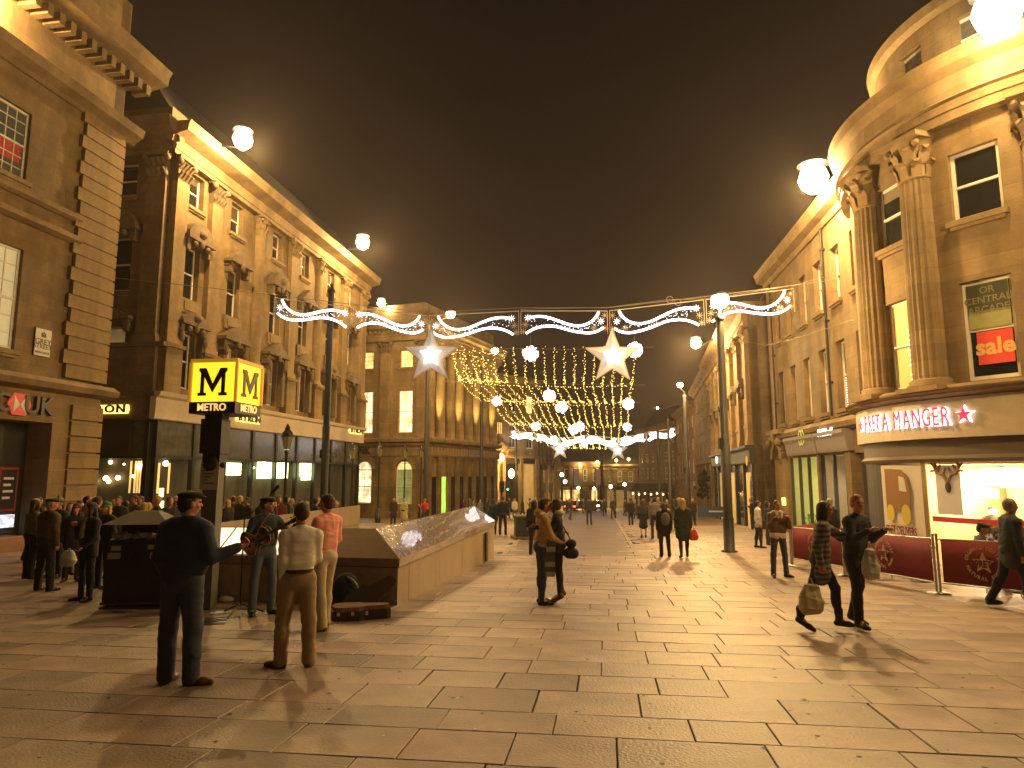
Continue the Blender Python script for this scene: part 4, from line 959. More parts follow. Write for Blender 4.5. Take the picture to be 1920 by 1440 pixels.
q = MB(); q.prism([(-.62, -.55), (.52, -.55), (.58, .1), (.45, .55), (.2, .72), (-.62, .75)], -.012, 0, 0); o_ = t.put('printed_van', q, VB, .0, -.03, zvan)
q = MB(); q.prism([(.08, .08), (.44, .05), (.34, .48), (.08, .52)], -.02, -.013); t.put('printed_window', q, CREAMP, 0, 0, 0, parent=o_)
for (cx_, r_) in ((-.42, .24), (.34, .27)):
    q = MB(); q.prism([(cx_ + r_ * math.cos(2 * PI * k / 16) * .8, -.62 + r_ * 1.1 * math.sin(2 * PI * k / 16)) for k in range(16)], -.03, -.014); t.put('printed_wheel', q, VY, 0, 0, 0, parent=o_)
q = MB(); q.box(-.55, .55, -.015, 0, -.96, -.93); t.put('printed_line', q, VY, 0, 0, 0, parent=o_)
REDP = mat('maroon_print', (.2, .03, .03), .7)
t.put('lettering', text_mesh('PRET DELIVERS', .36, .004, .004, .62, REDP), None, 0, -.035, czh(1692, 995))
drum('window_mullion', [(PR + .03, zgd), (PR + .09, zgd), (PR + .09, zs2), (PR + .03, zs2)], STONE_LT, aP2, aP3, 3)
# interior: open bright room behind glass
aE = ang(1919, 950) + .35
glass = bpy.data.materials.new('shop_glass'); glass.use_nodes = True; gn = glass.node_tree; gn.nodes.clear()
go = gn.nodes.new('ShaderNodeOutputMaterial'); gt = gn.nodes.new('ShaderNodeBsdfTransparent'); gg = gn.nodes.new('ShaderNodeBsdfGlossy'); gm = gn.nodes.new('ShaderNodeMixShader')
gg.inputs['Roughness'].default_value = .03; gm.inputs['Fac'].default_value = .08; gn.links.new(gt.outputs[0], gm.inputs[1]); gn.links.new(gg.outputs[0], gm.inputs[2]); gn.links.new(gm.outputs[0], go.inputs['Surface'])
panel('shop_glass', aP3, aE, zgd + .1, zs2 - .04, glass, PR - .02, 10, .012)
INW = mat('cafe_wall', (.6, .45, .22), .8, noise=.15, nscale=2)
panel('cafe_back_wall', aP2 - .1, aE, zgd, zs2, INW, PR - 3.2, 10)
q = MB(); q.prism([((PR - .1) * math.cos(A0 + (A1 - A0) * i / 20), (PR - .1) * math.sin(A0 + (A1 - A0) * i / 20)) for i in range(21)] + [(0, 0)], zs2 - .06, zs2 - .0, axis='z'); q.build('cafe_ceiling', INW, pr)
q = MB(); q.prism([((PR - .1) * math.cos(A0 + (A1 - A0) * i / 20), (PR - .1) * math.sin(A0 + (A1 - A0) * i / 20)) for i in range(21)] + [(0, 0)], zgd - .3, zgd + .06, axis='z'); q.build('cafe_floor', mat('cafe_tile', (.25, .18, .1), .5), pr)
q = MB(); t = Tan(ang(1742, 950), PR - .3); q.box(0, .1, 0, 3, zgd, zs2); t.put('cafe_side_wall', q, INW, -.6, .2)
CAFEL = emis('cafe_light_panel', (1.0, .84, .50), 11)
for (px_, py_l, r_, R_) in ((1830, 893, .34, 4.4), (1880, 893, .5, 4.0), (1905, 900, .4, 4.4), (1850, 925, .3, 3.6), (1812, 905, .35, 3.3), (1862, 960, .1, 5.0)):
    a_, z_ = cyl_px(px_, py_l, R_); q = MB(); q.lathe([(r_ * .9, -r_ * .5), (r_, -r_ * .4), (r_, r_ * .4), (r_ * .8, r_ * .5)], n=16); o_ = q.build('pendant_lamp', CAFEL, pr); o_.location = (R_ * math.cos(a_), R_ * math.sin(a_), z_)
for px_ in (1820, 1890):
    a_, z_ = cyl_px(px_, 915, 4.6); ld = bpy.data.lights.new('cafe_light', 'POINT'); ld.energy = 420; ld.color = (1, .78, .42); ld.shadow_soft_size = .3
    o_ = link('cafe_light', ld, pr); o_.location = (4.6 * math.cos(a_), 4.6 * math.sin(a_), z_)
p2 = panel('reindeer_poster', ang(1752, 910), ang(1799, 910), czh(1775, 965), czh(1775, 872), mat('pale_poster', (.6, .54, .42), .7, emit=(.8, .68, .45), estr=.15), PR - .05, 5, .02)
t = Tan(ang(1776, 905), PR - .04); zd = czh(1776, 905)
q = MB()
for sx in (-1, 1):
    pts = [(0, 0), (.12, .22), (.3, .28), (.38, .45), (.3, .62)]
    for (xa, za_), (xb, zb_) in zip(pts, pts[1:]): q.cyl((sx * xa, 0, za_), (sx * xb, 0, zb_), .045, .04, 6)
    for (xa, za_, xb, zb_) in ((.3, .28, .2, .5), (.38, .45, .48, .55), (.12, .22, .05, .42), (.33, .35, .5, .32)): q.cyl((sx * xa, 0, za_), (sx * xb, 0, zb_), .04, .03, 6)
o_ = t.put('printed_antlers', q, VB, 0, -.02, zd)
q = MB(); q.ball((0, 0, -.12), .11, 10, 6, sz=(.85, .3, 1.5)); t.put('printed_head', q, mat('dark_print', (.06, .04, .05), .7), 0, 0, 0, parent=o_)
panel('red_window_band', aP3, aE, zrail - .12, zrail + .03, mat('red_band', (.5, .03, .04), .6, emit=(.6, .03, .04), estr=.15), PR - .03, 10, .02)
bpy.context.view_layer.update()
# =================================================================== STREET LAMPS
def lamp_light(loc, e, parent, r=.22):
    ld = bpy.data.lights.new('lamp_light', 'POINT'); ld.energy = e * LAMP_K; ld.color = LAMP_COL; ld.shadow_soft_size = r
    o = link('lamp_light', ld, parent); o.location = loc; return o
def lantern(px, py, Y, wall_pt, e, label, r=.3, g=LAMPG):
    """floodlight on a bracket fixed to a building: wall_pt = bracket foot"""
    p = at(px, py, Y); root = thing('wall_lantern', label, 'street lamp', wall_pt, 0, 'lit street lanterns on brackets')
    d = p - Vector(wall_pt)
    q = MB(); q.tube([(0, 0, 0), (d.x * .5, d.y * .5, d.z * .72 - .1), (d.x, d.y, d.z - r)], .05, 6); q.ball((0, 0, 0), .14, 8, 5); q.build('bracket', IRON, root)
    q = MB(); q.lathe([(r * .35, -r), (r * .8, -r * .6), (r, 0), (r * .8, r * .6), (r * .3, r * .95)], c=d, n=12); q.build('lamp_glass', g, root)
    q = MB(); q.lathe([(r * 1.05, r * .98), (r * .9, r * 1.2), (r * .2, r * 1.45)], c=d, n=12); q.build('lamp_cap', IRON, root)
    if e:
        u = Vector((-p.x * .0, -.25, -.1)); lamp_light(d + Vector((0, 0, -r * 1.6)) + (Vector((.9, -.5, 0)) if p.x < 0 else Vector((-.8, -.6, 0))), e, root)
    return root
lantern(455, 262, 33, (-16.3, 33.0, 18.2), 5200, 'dazzling lamp over the nearest part of the restaurant cornice, upper left', .5)
lantern(680, 455, 50, (-13.9, 50.0, 18.0), 4600, 'bright lamp above the far end of the restaurant cornice', .52)
lantern(1525, 335, 26.5, (13.9, 26.8, 13.6), 4200, 'largest glaring lamp, above the terrace cornice on the right', .6)
lantern(1870, 20, 16.3, (14.0, 16.6, 14.3), 1000, 'lamp cut by the top right corner of the picture', .6)
lantern(1305, 643, 50, (15.9, 50.0, 12.2), 6500, 'small starry lamp on the giant-pilaster building', .4)
lantern(715, 568, 64, (-10.5, 65, 19.0), 900, 'small lamp over the roof edge of the columned bank', .4)
lantern(1180 + 53, 765, 88, (22.0, 89, 11.0), 900, 'tiny lamp far along the right-hand roofline', .16, LAMPG2)
lantern(-40, -30, 20, (-17.3, 20, 18.6), 1500, 'lamp above the left bank cornice, just out of the picture', .34)
lantern(2240, 60, 10.5, (12.6, 15.5, 14.3), 1900, 'lamp on the rounded corner building beyond the right edge', .34)
bk_l = thing('wall_lantern', 'lamp behind the viewer on a tall post', 'street lamp', (3, -12, gz(-12)), 0)
q = MB(); q.cyl((0, 0, 0), (0, 0, 10), .14, .1); q.build('pole', IRON, bk_l); q = MB(); q.ball((0, 0, 10.3), .34); q.build('lamp_glass', LAMPG, bk_l); lamp_light((.6, .4, 9.9), 230, bk_l)

def tall_post(x, y, ztop, label, r=.16, lamp=None, e=0, group='tall dark lamp posts down the street', glow=.3):
    g = gz(y); root = thing('lamp_post', label, 'lamp post', (x, y, g), 0, group); H = ztop - g
    q = MB(); q.lathe([(r, 0), (r, H * .45), (r * .86, H * .451), (r * .8, H)], n=16); q.build('pole', IRON, root)
    q = MB(); q.lathe([(r * 1.7, 0), (r * 1.7, .04), (r * 1.15, .06), (r * 1.12, 1.1), (r * 1.0, 1.14)], n=16); q.build('base', IRON, root)
    q = MB(); q.lathe([(r * 1.1, H), (r * 1.2, H + .08), (r * .3, H + .25)], n=12); q.ball((0, 0, H + .33), .07, 8, 5); q.build('finial', IRON, root)
    q = MB(); q.box(-r - .05, -r * .5, -.1, .1, 3.4, 3.75); q.build('control_box', IRON, root)
    if lamp:
        d = Vector(lamp) - Vector((x, y, g)); q = MB(); q.tube([(0, 0, d.z - .5), (d.x * .6, d.y * .6, d.z - .25), (d.x, d.y, d.z - .1)], .04, 6); q.build('arm', IRON, root)
        q = MB(); q.lathe([(glow * .5, -glow * .7), (glow, -glow * .1), (glow * .9, glow * .5), (glow * .3, glow * .75)], c=d, n=12); q.build('lamp_glass', LAMPG, root)
        q = MB(); q.lathe([(glow * .95, glow * .6), (glow * .5, glow * .95), (.05, glow * 1.05)], c=d, n=12); q.build('lamp_cap', IRON, root)
        if e: lamp_light(d + Vector((0, -glow - .1, -glow - .15)), e, root)
    return root
p = gp(1368, 1035)
tall_post(p.x, p.y, at(1350, 600, p.y).z, 'nearest tall dark post standing alone on the paving, right of centre', .155, at(1350, 565, p.y + .3), 2600, glow=.32)
p = gx(604, 28); tall_post(p.x, 28, at(612, 548, 28).z, 'tall dark post behind the man in the pink shirt', .155)
p = gx(797, 47); tall_post(p.x, 47, at(803, 612, 47).z, 'tall post in front of the columned bank corner, below the left paper star', .17, at(845, 590, 46), 2600, glow=.33)
p = gx(902, 60); tall_post(p.x, 60, at(902, 690, 60).z, 'tall post near the far columns of the bank', .17, at(928, 658, 60), 1500, glow=.33)
p = gx(1292, 45); tall_post(p.x, 45, at(1283, 745, 45).z, 'post with small bright lamp, close to the giant-pilaster building', .17, at(1275, 722, 44.5), 1100, glow=.2)
for px_, Y, tp, gl in ((1238, 62, 800, 0), (1258, 56, 790, 0), (968, 86, 825, 0), (1003, 100, 842, 0)):
    p = gx(px_, Y); tall_post(p.x, Y, at(px_, tp, Y).z, {1238: 'thin dark post far right of the street, left of a pair', 1258: 'thin dark post far right of the street, right of a pair', 968: 'dark post beside the orange-lit corner building', 1003: 'slim post under the second string of lights'}[px_], .15)
# small Victorian lanterns (unlit) with heavy bases
def small_lantern(px, basey, topy, label, Y=None):
    p = gp(px, basey) if Y is None else gx(px, Y); H = at(px, topy, p.y).z - p.z
    root = thing('heritage_lantern', label, 'street lamp', p, 0, 'unlit heritage lanterns in the square')
    q = MB(); q.lathe([(.2, 0), (.2, .55), (.17, .6), (.17, .95), (.12, 1.02)], n=8); q.build('base', BLACKP, root)
    q = MB(); q.lathe([(.06, 1.0), (.055, H - 1.1), (.1, H - 1.05), (.05, H - .95)], n=10); q.box(-.35, .35, -.02, .02, H - 1.45, H - 1.41); q.build('pole', BLACKP, root)
    q = MB(); q.lathe([(.13, H - .92), (.24, H - .42)], n=6, smooth=False); q.build('lamp_glass', mat('faint_glow_lantern_glass', (.16, .14, .06), .15, emit=(.5, .42, .1), estr=.06), root)  # faint glow put into the glass of the unlit lantern
    q = MB(); q.lathe([(.27, H - .42), (.2, H - .22), (.1, H - .12), (.11, H - .06), (.02, H + .12)], n=6, smooth=False); q.build('lamp_cap', BLACKP, root)
    return root
small_lantern(657, 988, 832, 'heritage lantern with thick black base left of three in the square')
small_lantern(708, 980, 832, 'heritage lantern with black base, middle of three in front of the bank')
small_lantern(788, 972, 838, 'heritage lantern beside the person in red')
small_lantern(530, 985, 800, 'heritage lantern in front of the restaurant windows', Y=27)
small_lantern(757, 965, 838, 'heritage lantern right in front of the arched bank window', Y=58)

# =================================================================== CHRISTMAS LIGHTS
WIRE = mat('catenary_wire', (.25, .2, .14), .5, metal=.6)
RAIL = mat('motif_rail', (.5, .42, .3), .4)
def strand(name, pts, r, m, parent=None, n=5): q = MB(); q.tube(pts, r, n); return q.build(name, m, parent)
YG = 27.0
def wave_motif(pa, pb, flip, label, k=1.0, group='glowing wave motifs on the front wire', simple=False):
    """pa, pb: ends of the top rail in the world; curves drawn in the vertical plane through them"""
    pa, pb = Vector(pa), Vector(pb); d = pb - pa; W = d.length; root = thing('wave_light_motif', label, 'christmas light', pa, 0, group)
    ex = d.normalized(); ez = Vector((0, 0, 1)); h = W * .27
    P = lambda u, w, o=0: ex * ((1 - u if flip else u) * W) + ez * (-w * h) + Vector((0, o, 0))
    rr = .05 * k
    strand('rail', [P(0, 0), P(1, 0)], .018 * k, RAIL, root)
    q = MB(); q.tube([P(.0, 0), P(.0, 1)], .014 * k, 4); q.tube([P(1, 0), P(1, 1)], .014 * k, 4); q.build('side_bar', RAIL, root)
    up_ = [(.10, .05), (.13, .26), (.18, .45), (.24, .58), (.32, .65), (.42, .62), (.52, .5), (.62, .36), (.72, .26), (.82, .24), (.9, .3)]
    lo_ = [(.05, .72), (.1, .85), (.18, .95), (.28, .95), (.4, .88), (.5, .78), (.6, .68), (.7, .66), (.8, .72), (.88, .84), (.94, .98)]
    def smooth(pp):
        out = []
        for i in range(len(pp) - 1):
            p0 = pp[max(i - 1, 0)]; p1 = pp[i]; p2 = pp[i + 1]; p3 = pp[min(i + 2, len(pp) - 1)]
            for s_ in range(3):
                t = s_ / 3; out.append(tuple(.5 * ((2 * p1[c]) + (-p0[c] + p2[c]) * t + (2 * p0[c] - 5 * p1[c] + 4 * p2[c] - p3[c]) * t * t + (-p0[c] + 3 * p1[c] - 3 * p2[c] + p3[c]) * t ** 3) for c in (0, 1)))
        return out + [pp[-1]]
    for cc in (up_, lo_): strand('light_tube', [P(u, w) for u, w in (cc if simple else smooth(cc))], rr, WLED, root, 6)
    if simple: return root
    q = MB()
    for i in range(46):
        u = random.uniform(.1, .9); wu = np.interp(u, [a for a, _ in up_], [b for _, b in up_]); wl_ = np.interp(u, [a for a, _ in lo_], [b for _, b in lo_])
        q.ball(P(u, wu + (wl_ - wu) * random.uniform(.15, .85)), .017 * k, 5, 4)
    tag(q.build('spark_cluster', WLEDS, root), kind='stuff')
    for (u, w, lit) in ((.03, .2, 0), (.03, .75, 0), (.075, .45, 1), (.12, .28, 0), (.92, .3, 1), (.95, .6, 0), (.97, .9, 0), (.16, .75, 0)):
        q = MB(); c = P(u, w)
        for j in range(4):
            a = PI * j / 4; o = (ex * math.cos(a) + ez * math.sin(a)) * .15 * k; q.cyl(c - o, c + o, .012 * k, .012 * k, 4)
        q.build('snowflake', WLEDS if lit else RAIL, root)
    return root
ends = [(513, 558), (661, 577), (803, 592), (975, 583), (1141, 583), (1322, 562), (1490, 541)]
names = ['first', 'second', 'third', 'fourth', 'fifth', 'sixth']
lab = ['leftmost white wave light, in front of the restaurant facade', 'white wave light just left of the left paper star', 'white wave light just right of the left paper star',
       'white wave light left of the right paper star', 'white wave light just right of the right paper star', 'rightmost white wave light beside the glaring post lamp']
for i in range(6):
    a = at(*ends[i], YG); b = at(*ends[i + 1], YG); wave_motif(a.lerp(b, .01), a.lerp(b, .985), i in (1, 3, 5), lab[i])
w_ = thing('catenary_wire', 'thin wire carrying the wave lights right across the street', 'wire', at(513, 555, YG))
o_ = at(513, 555, YG)
strand('wire', [at(60, 505, YG) - o_] + [at(x, y - 6, YG + .1) - o_ for x, y in ends] + [at(1600, 520, YG) - o_], .014, WIRE, w_)
w2_ = thing('catenary_wire', 'upper suspension wire above the right-hand wave lights', 'wire', at(1141, 570, YG + .4)); o_ = at(1141, 570, YG + .4)
strand('wire', [at(975, 580, YG + .4) - o_, at(1141, 576, YG + .4) - o_, at(1250, 562, YG + .4) - o_, at(1330, 560, YG + .4) - o_, at(1490, 535, YG + .4) - o_, at(1612, 500, YG + .4) - o_], .012, WIRE, w2_)
for k_, (px_, py_) in enumerate(((1256, 562), (1271, 567))):
    q = MB(); c = at(px_, py_, YG + .3); n_ = 14; R_ = .14
    q.tube([c + Vector((R_ * math.cos(2 * PI * j / n_), 0, R_ * math.sin(2 * PI * j / n_))) - c for j in range(n_ + 1)], .014, 5); o = q.build('cable_coil', WIRE); o.location = c
    tag(o, ['loose loop of cable on the wire between the fifth wave light and the post lamp', 'smaller coil of cable next to the loop on the upper wire'][k_], 'cable')
w3_ = thing('catenary_wire', 'sagging thin wire from the post to the terrace front', 'wire', at(1352, 628, 22.9)); o_ = at(1352, 628, 22.9)
strand('wire', [Vector((0, 0, 0)), at(1400, 640, 24.5) - o_, at(1436, 648, 26) - o_, at(1500, 632, 26) - o_, at(1600, 600, 25) - o_], .01, WIRE, w3_)
STARP = mat('frosted_star_panel', (.55, .5, .42), .55, noise=.05, emit=(.66, .60, .5), estr=.32)
def big_star(px, py, Y, rpx, label, group, lo=WLED):
    c = at(px, py, Y); r = rpx / FPX * Y; root = thing('star_light', label, 'christmas light', c, 0, group)
    q = MB(); P = star_poly(r, .42); n = 10
    vs = [(x, -.06, z) for x, z in P] + [(x, .06, z) for x, z in P] + [(0, -.2, 0), (0, .2, 0)]
    q.add(vs, [(i, (i + 1) % n, 20) for i in range(n)] + [((i + 1) % n + n, i + n, 21) for i in range(n)] + [(i, i + n, (i + 1) % n + n, (i + 1) % n) for i in range(n)]); q.build('star_panel', STARP, root)
    q = MB(); P = star_poly(r, .42)
    q.tube([(x, -.08, z) for x, z in P] + [(P[0][0], -.08, P[0][1])], .018 * r, 4); q.build('star_rim', RAIL, root)
    q = MB(); random.seed(int(px)); P = star_poly(r * .40, .42)
    for i in range(150):
        k = random.randrange(10); a, b = P[k], P[(k + 1) % 10]; t, s_ = random.random(), random.random() ** .5
        q.ball(((a[0] * (1 - t) + b[0] * t) * s_, -.24 - .04 * random.random(), (a[1] * (1 - t) + b[1] * t) * s_), r * .028, 5, 4)
    P3 = star_poly(r * .2, .42)
    tag(q.build('led_cluster', emis('star_led', (.9, .93, 1), 5), root), kind='stuff')
    q = MB(); q.tube([(0, 0, r), (0, 0, r + .25 / 27 * Y)], .012, 4); q.build('hanger', WIRE, root)
    return root
big_star(808, 667, YG - .1, 55, 'large white star hanging in front of the columned bank, left of two', 'paper stars on the front wire')
big_star(1148, 669, YG - .1, 54, 'large white star hanging over the middle of the street, right of two', 'paper stars on the front wire')
# far second garland
YF = 88; fe_ = [(957, 808), (1003, 812), (1050, 822), (1102, 816), (1160, 822), (1212, 812), (1268, 802)]
lf_ = ['far white wave light at the left end of the second wire', 'second far wave light from the left', 'far wave light above the small left star', 'far wave light in the middle of the second wire', 'far wave light just right of the small right star', 'far wave light at the right end of the second wire']
for i in range(6):
    a, b = at(*fe_[i], YF), at(*fe_[i + 1], YF); wave_motif(a.lerp(b, .01), a.lerp(b, .98), i in (1, 3, 5), lf_[i], 4.2, 'glowing wave motifs on the far wire', simple=True)
big_star(1050, 843, YF, 20, 'small distant star under the left end of the fairy canopy', 'stars on the far wire')
big_star(1158, 845, YF, 20, 'small distant star under the right end of the fairy canopy', 'stars on the far wire')
# fairy-light canopy
fc = thing('fairy_light_canopy', 'wide canopy of warm fairy-light strings sagging over the street', 'christmas light', at(1000, 650, 34))
o_ = fc.location.copy()
wires = [((848, 652), (1192, 652), 36), ((862, 714), (1183, 722), 46.5), ((925, 752), (1178, 754), 58), ((962, 795), (1176, 798), 74), ((1000, 822), (1172, 828), 92), ((1010, 836), (1170, 838), 112)]
bulb = MB(); bulb.ball((0, 0, 0), 1, 5, 4)
def bulbs(pts, r, name='light_string'):
    q = MB()
    for p in pts: q.ball(p - o_, r * random.uniform(.75, 1.2), 5, 4)
    return tag(q.build(name, FAIRY, fc), kind='stuff')
def sag(a, b, n, s):
    return [a.lerp(b, i / n) - Vector((0, 0, s * 4 * (i / n) * (1 - i / n))) + Vector((random.gauss(0, .05), random.gauss(0, .08), random.gauss(0, .045))) for i in range(n + 1)]
random.seed(11)
for wi in range(5):
    (al, ar, Ya), (bl, br, Yb) = wires[wi], wires[wi + 1]
    A0_, A1_, B0_, B1_ = at(*al, Ya), at(*ar, Ya), at(*bl, Yb), at(*br, Yb); ns = 19 if wi < 3 else 15
    strand('cross_wire', [p - o_ for p in sag(A0_ - Vector((.4 * 3, 0, 0)), A1_ + Vector((1, 0, 0)), 8, .05)], .012, WIRE, fc)
    for i in range(ns):
        t = i / (ns - 1); a = A0_.lerp(A1_, t); b = B0_.lerp(B1_, t)
        bulbs(sag(a, b, int((b - a).length / (.30 + .09 * wi)), .35 + .08 * wi), .0205 + .0055 * wi)
    bulbs([p for p in sag(B0_, B1_, int((B1_ - B0_).length / (.22 + .04 * wi)), .3)], .028 + .007 * wi, 'cross_string')
# left skirt of the canopy hanging lower over the bank
for i in range(7):
    t = i / 6; a = at(850 + 10 * i, 652 + 2 * i, 36 + t * 3); b = at(868 + 14 * i, 712 + 4 * t, 44); bulbs(sag(a, b, 14, .6), .03)
# glowing balls
def ball_light(px, py, rpx, Y, label):
    c = at(px, py, Y); r = rpx / FPX * Y; root = thing('glowing_ball', label, 'christmas light', c, 0, 'white light balls among the fairy lights')
    q = MB(); q.ball((0, 0, 0), r * .82, 12, 8); q.build('core', emis('ball_core_glow', (.86, .9, 1), 1.6), root)
    q = MB(); random.seed(int(px * 3 + py))
    for i in range(90 if rpx > 10 else 30):
        v = Vector((random.gauss(0, 1), random.gauss(0, 1), random.gauss(0, 1))).normalized(); q.ball(v * r * .95, r * .09, 5, 4)
    tag(q.build('led_cluster', WLED, root), kind='stuff')
    q = MB(); q.tube([(0, 0, r), (0, 0, r + .8)], .01, 4); q.build('hanger', WIRE, root)
for px_, py_, r_, Y_, l_ in ((995, 663, 15, 37, 'large light ball near the top wire, left of the right paper star'), (1190, 656, 15, 37, 'large light ball behind the right tip of the right paper star'),
        (932, 752, 10, 56, 'light ball at the left edge of the canopy by the bank'), (1030, 742, 12, 50, 'light ball in the middle of the canopy, left of a close pair'),
        (1053, 764, 11, 54, 'light ball touching the tall lit post top, mid canopy'), (1178, 757, 11, 52, 'light ball at the right edge, below the right paper star'),
        (1005, 799, 9, 74, 'small light ball at the left of the lower canopy'), (1075, 806, 10, 72, 'left one of two merged light balls low in the canopy'), (1088, 800, 10, 70, 'right one of two merged light balls low in the canopy'),
        (1176, 800, 9, 72, 'small light ball at the lower right edge of the canopy'), (1038, 824, 8, 84, 'little light ball above the small left star'), (1096, 831, 8, 84, 'little light ball between the two small stars'), (1106, 824, 7, 86, 'tiny light ball touching the wave between the small stars'), (1176, 825, 9, 84, 'little light ball right above the small right star')):
    ball_light(px_, py_, r_, Y_, l_)

# =================================================================== METRO SIGN
mp_ = gp(386, 1142); sgn = thing('metro_sign_post', 'post with glowing yellow cube sign lettered M METRO', 'sign', mp_, 0)
HB = at(412, 776, mp_.y).z - mp_.z
q = MB(); q.box(-.12, .12, -.12, .12, 0, HB - .75); q.build('pole', mat('grey_post', (.12, .11, .08), .6, noise=.3, nscale=6, bump=.15), sgn)
q = MB(); q.box(-.14, .14, -.14, .14, HB - .85, HB - .0); q.box(-.17, .17, -.2, .14, HB - .66, HB - .1); q.build('loudspeaker_box', IRON, sgn)
cs = .82; ROTC = math.radians(-8)
cube = link('sign_cube', None)
bpy.data.objects.remove(cube)
YEL = emis('yellow_sign_panel', (1.0, .80, .03), 1.15); AMB = mat('amber_frame', (.5, .25, .03), .5, emit=(1, .42, .03), estr=.35); BRN = mat('dark_brown_band', (.03, .015, .01), .5)
MBRN = mat('brown_letter', (.10, .02, .01), .5); CRL = emis('cream_letter_light', (1, .62, .22), 1.0)
cc_ = at(398, 776, mp_.y); ofs = Vector((cc_.x - mp_.x + .1, .28, 0))
M0 = T(ofs.x, ofs.y, HB) @ Matrix.Rotation(ROTC, 4, 'Z')
hs = cs / 2; band = .19; top_ = band + .66
q = MB(); q.box(-hs, hs, -hs, hs, 0, band); cube = q.build('sign_base_band', BRN, sgn, M0)
q = MB(); q.box(-hs + .02, hs - .02, -hs + .02, hs - .02, band, top_); q.build('sign_body', YEL, sgn, M0)
q = MB(); q.box(-hs - .01, hs + .01, -hs - .01, hs + .01, top_, top_ + .06)
for a in (-1, 1):
    for b in (-1, 1): q.box(a * hs - .022, a * hs + .022, b * hs - .022, b * hs + .022, band, top_)
q.build('sign_frame', AMB, sgn, M0)
def slab_M(w, h):
    """slab-serif capital M as overlapping boxes/prisms"""
    q = MB(); s_ = w * .16; sf = h * .11; x0 = -w / 2; x1 = w / 2
    q.box(x0 - w * .08, x0 + s_ * 1.5, -.02, 0, 0, sf); q.box(x1 - s_ * 1.5, x1 + w * .08, -.02, 0, 0, sf)
    q.prism([(x0 - w * .06, h), (x0 + s_ * 1.3, h), (0, h * .42), (0, h * .12), (x0 + s_ * .85, h * .72), (x0 - w * .06, h - sf)][::-1], -.021, 0)
    q.prism([(x1 + w * .06, h), (x1 - s_ * 1.3, h), (0, h * .42), (0, h * .12), (x1 - s_ * .85, h * .72), (x1 + w * .06, h - sf)], -.0215, 0)
    q.box(x0 + w * .01, x0 + s_ * .9, -.019, 0, sf, h - sf * .5); q.box(x1 - s_ * .9, x1 - w * .01, -.019, 0, sf, h - sf * .5); return q
for k in range(4):
    Mk = M0 @ Matrix.Rotation(PI / 2 * k, 4, 'Z') @ T(0, -hs - .005, 0)
    slab_M(.44, .46).build('letter', MBRN, sgn, Mk @ T(0, .0, band + .1))
    link('lettering', text_mesh('METRO', .17, .006, .003, .92, CRL), sgn, Mk @ T(0, -.006, band * .5))
q = MB(); q.box(-.15, .15, -.012, 0, 0, .44); nb_ = q.build('notice', mat('notice_paper', (.5, .46, .36), .6, noise=.08), sgn, T(0, -.15, at(388, 918, mp_.y).z - mp_.z))
for i in range(7):
    q = MB(); q.box(-.11, .08 - .05 * (i % 3), -.016, -.0125, .4 - i * .05, .415 - i * .05); q.build('print_line', DKL, nb_)
q = MB(); q.ball((0, -.14, 0), .13, 12, 8, sz=(1, .4, 1)); q.ball((.2, -.14, -.02), .05, 8, 5); q.build('clamp', IRON, sgn, T(0, 0, at(388, 870, mp_.y).z - mp_.z))
ld = bpy.data.lights.new('sign_light', 'POINT')
bpy.data.lights.remove(ld)

# =================================================================== LITTER BIN
bp_ = gp(262, 1136); bin_ = thing('litter_bin', 'large black litter bin with roof and packed open slot, beside the man in navy', 'litter bin', bp_, math.radians(4))
W2, D2 = .46, .3; HZB = at(262, 958, bp_.y).z - bp_.z; zs0, zs1 = HZB * .69, HZB * .87
q = MB(); q.box(-W2, W2, -D2, D2, .12, zs0); q.build('body', BLACKP, bin_)
q = MB(); q.box(-W2 - .03, W2 + .03, -D2 - .03, D2 + .03, 0, .045); q.box(-W2 - .02, W2 + .02, -D2 - .02, D2 + .02, .075, .115); q.build('plinth', mat('worn_metal', (.12, .1, .07), .4, metal=.5, noise=.3), bin_)
q = MB()
for sx in (-1, 1):
    for sy in (-1, 1): q.box(sx * W2 - .04, sx * W2 + .04, sy * D2 - .04, sy * D2 + .04, zs0, zs1)
q.box(-W2, W2, D2 - .04, D2 - .01, zs0, zs1); q.box(-W2 - .02, W2 + .02, -D2 - .02, D2 + .02, zs0 - .02, zs0 + .03); q.build('frame', BLACKP, bin_)
q = MB(); q.add([(-W2 - .06, -D2 - .06, zs1), (W2 + .06, -D2 - .06, zs1), (W2 + .06, D2 + .06, zs1), (-W2 - .06, D2 + .06, zs1), (-.2, -.02, HZB), (.2, -.02, HZB), (.2, .1, HZB), (-.2, .1, HZB)],
    [(0, 1, 5, 4), (1, 2, 6, 5), (2, 3, 7, 6), (3, 0, 4, 7), (4, 5, 6, 7), (3, 2, 1, 0)]); q.build('roof', mat('bin_roof_metal', (.022, .019, .015), .55, metal=0, noise=.2), bin_)
q = MB(); random.seed(9)
for i in range(26): q.ball((random.uniform(-W2 + .1, W2 - .1), random.uniform(-D2 + .08, .1), zs0 + random.uniform(.04, .12)), random.uniform(.04, .08), 6, 4, sz=(1.2, 1, .7))
tag(q.build('rubbish', mat('crumpled_wrappers', (.45, .4, .28), .7, noise=.5, nscale=20), bin_), kind='stuff')
STK = mat('bin_sticker', (.4, .38, .28), .6, noise=.1)
for (x0, x1, z0, z1) in ((-.38, -.22, zs0 - .14, zs0 - .06), (-.42, -.22, zs0 - .27, zs0 - .17), (.2, .38, zs0 - .12, zs0 - .05), (.24, .42, zs0 - .27, zs0 - .17)):
    q = MB(); q.box(x0, x1, -D2 - .004, -D2, z0, z1); q.build('sticker', STK, bin_)
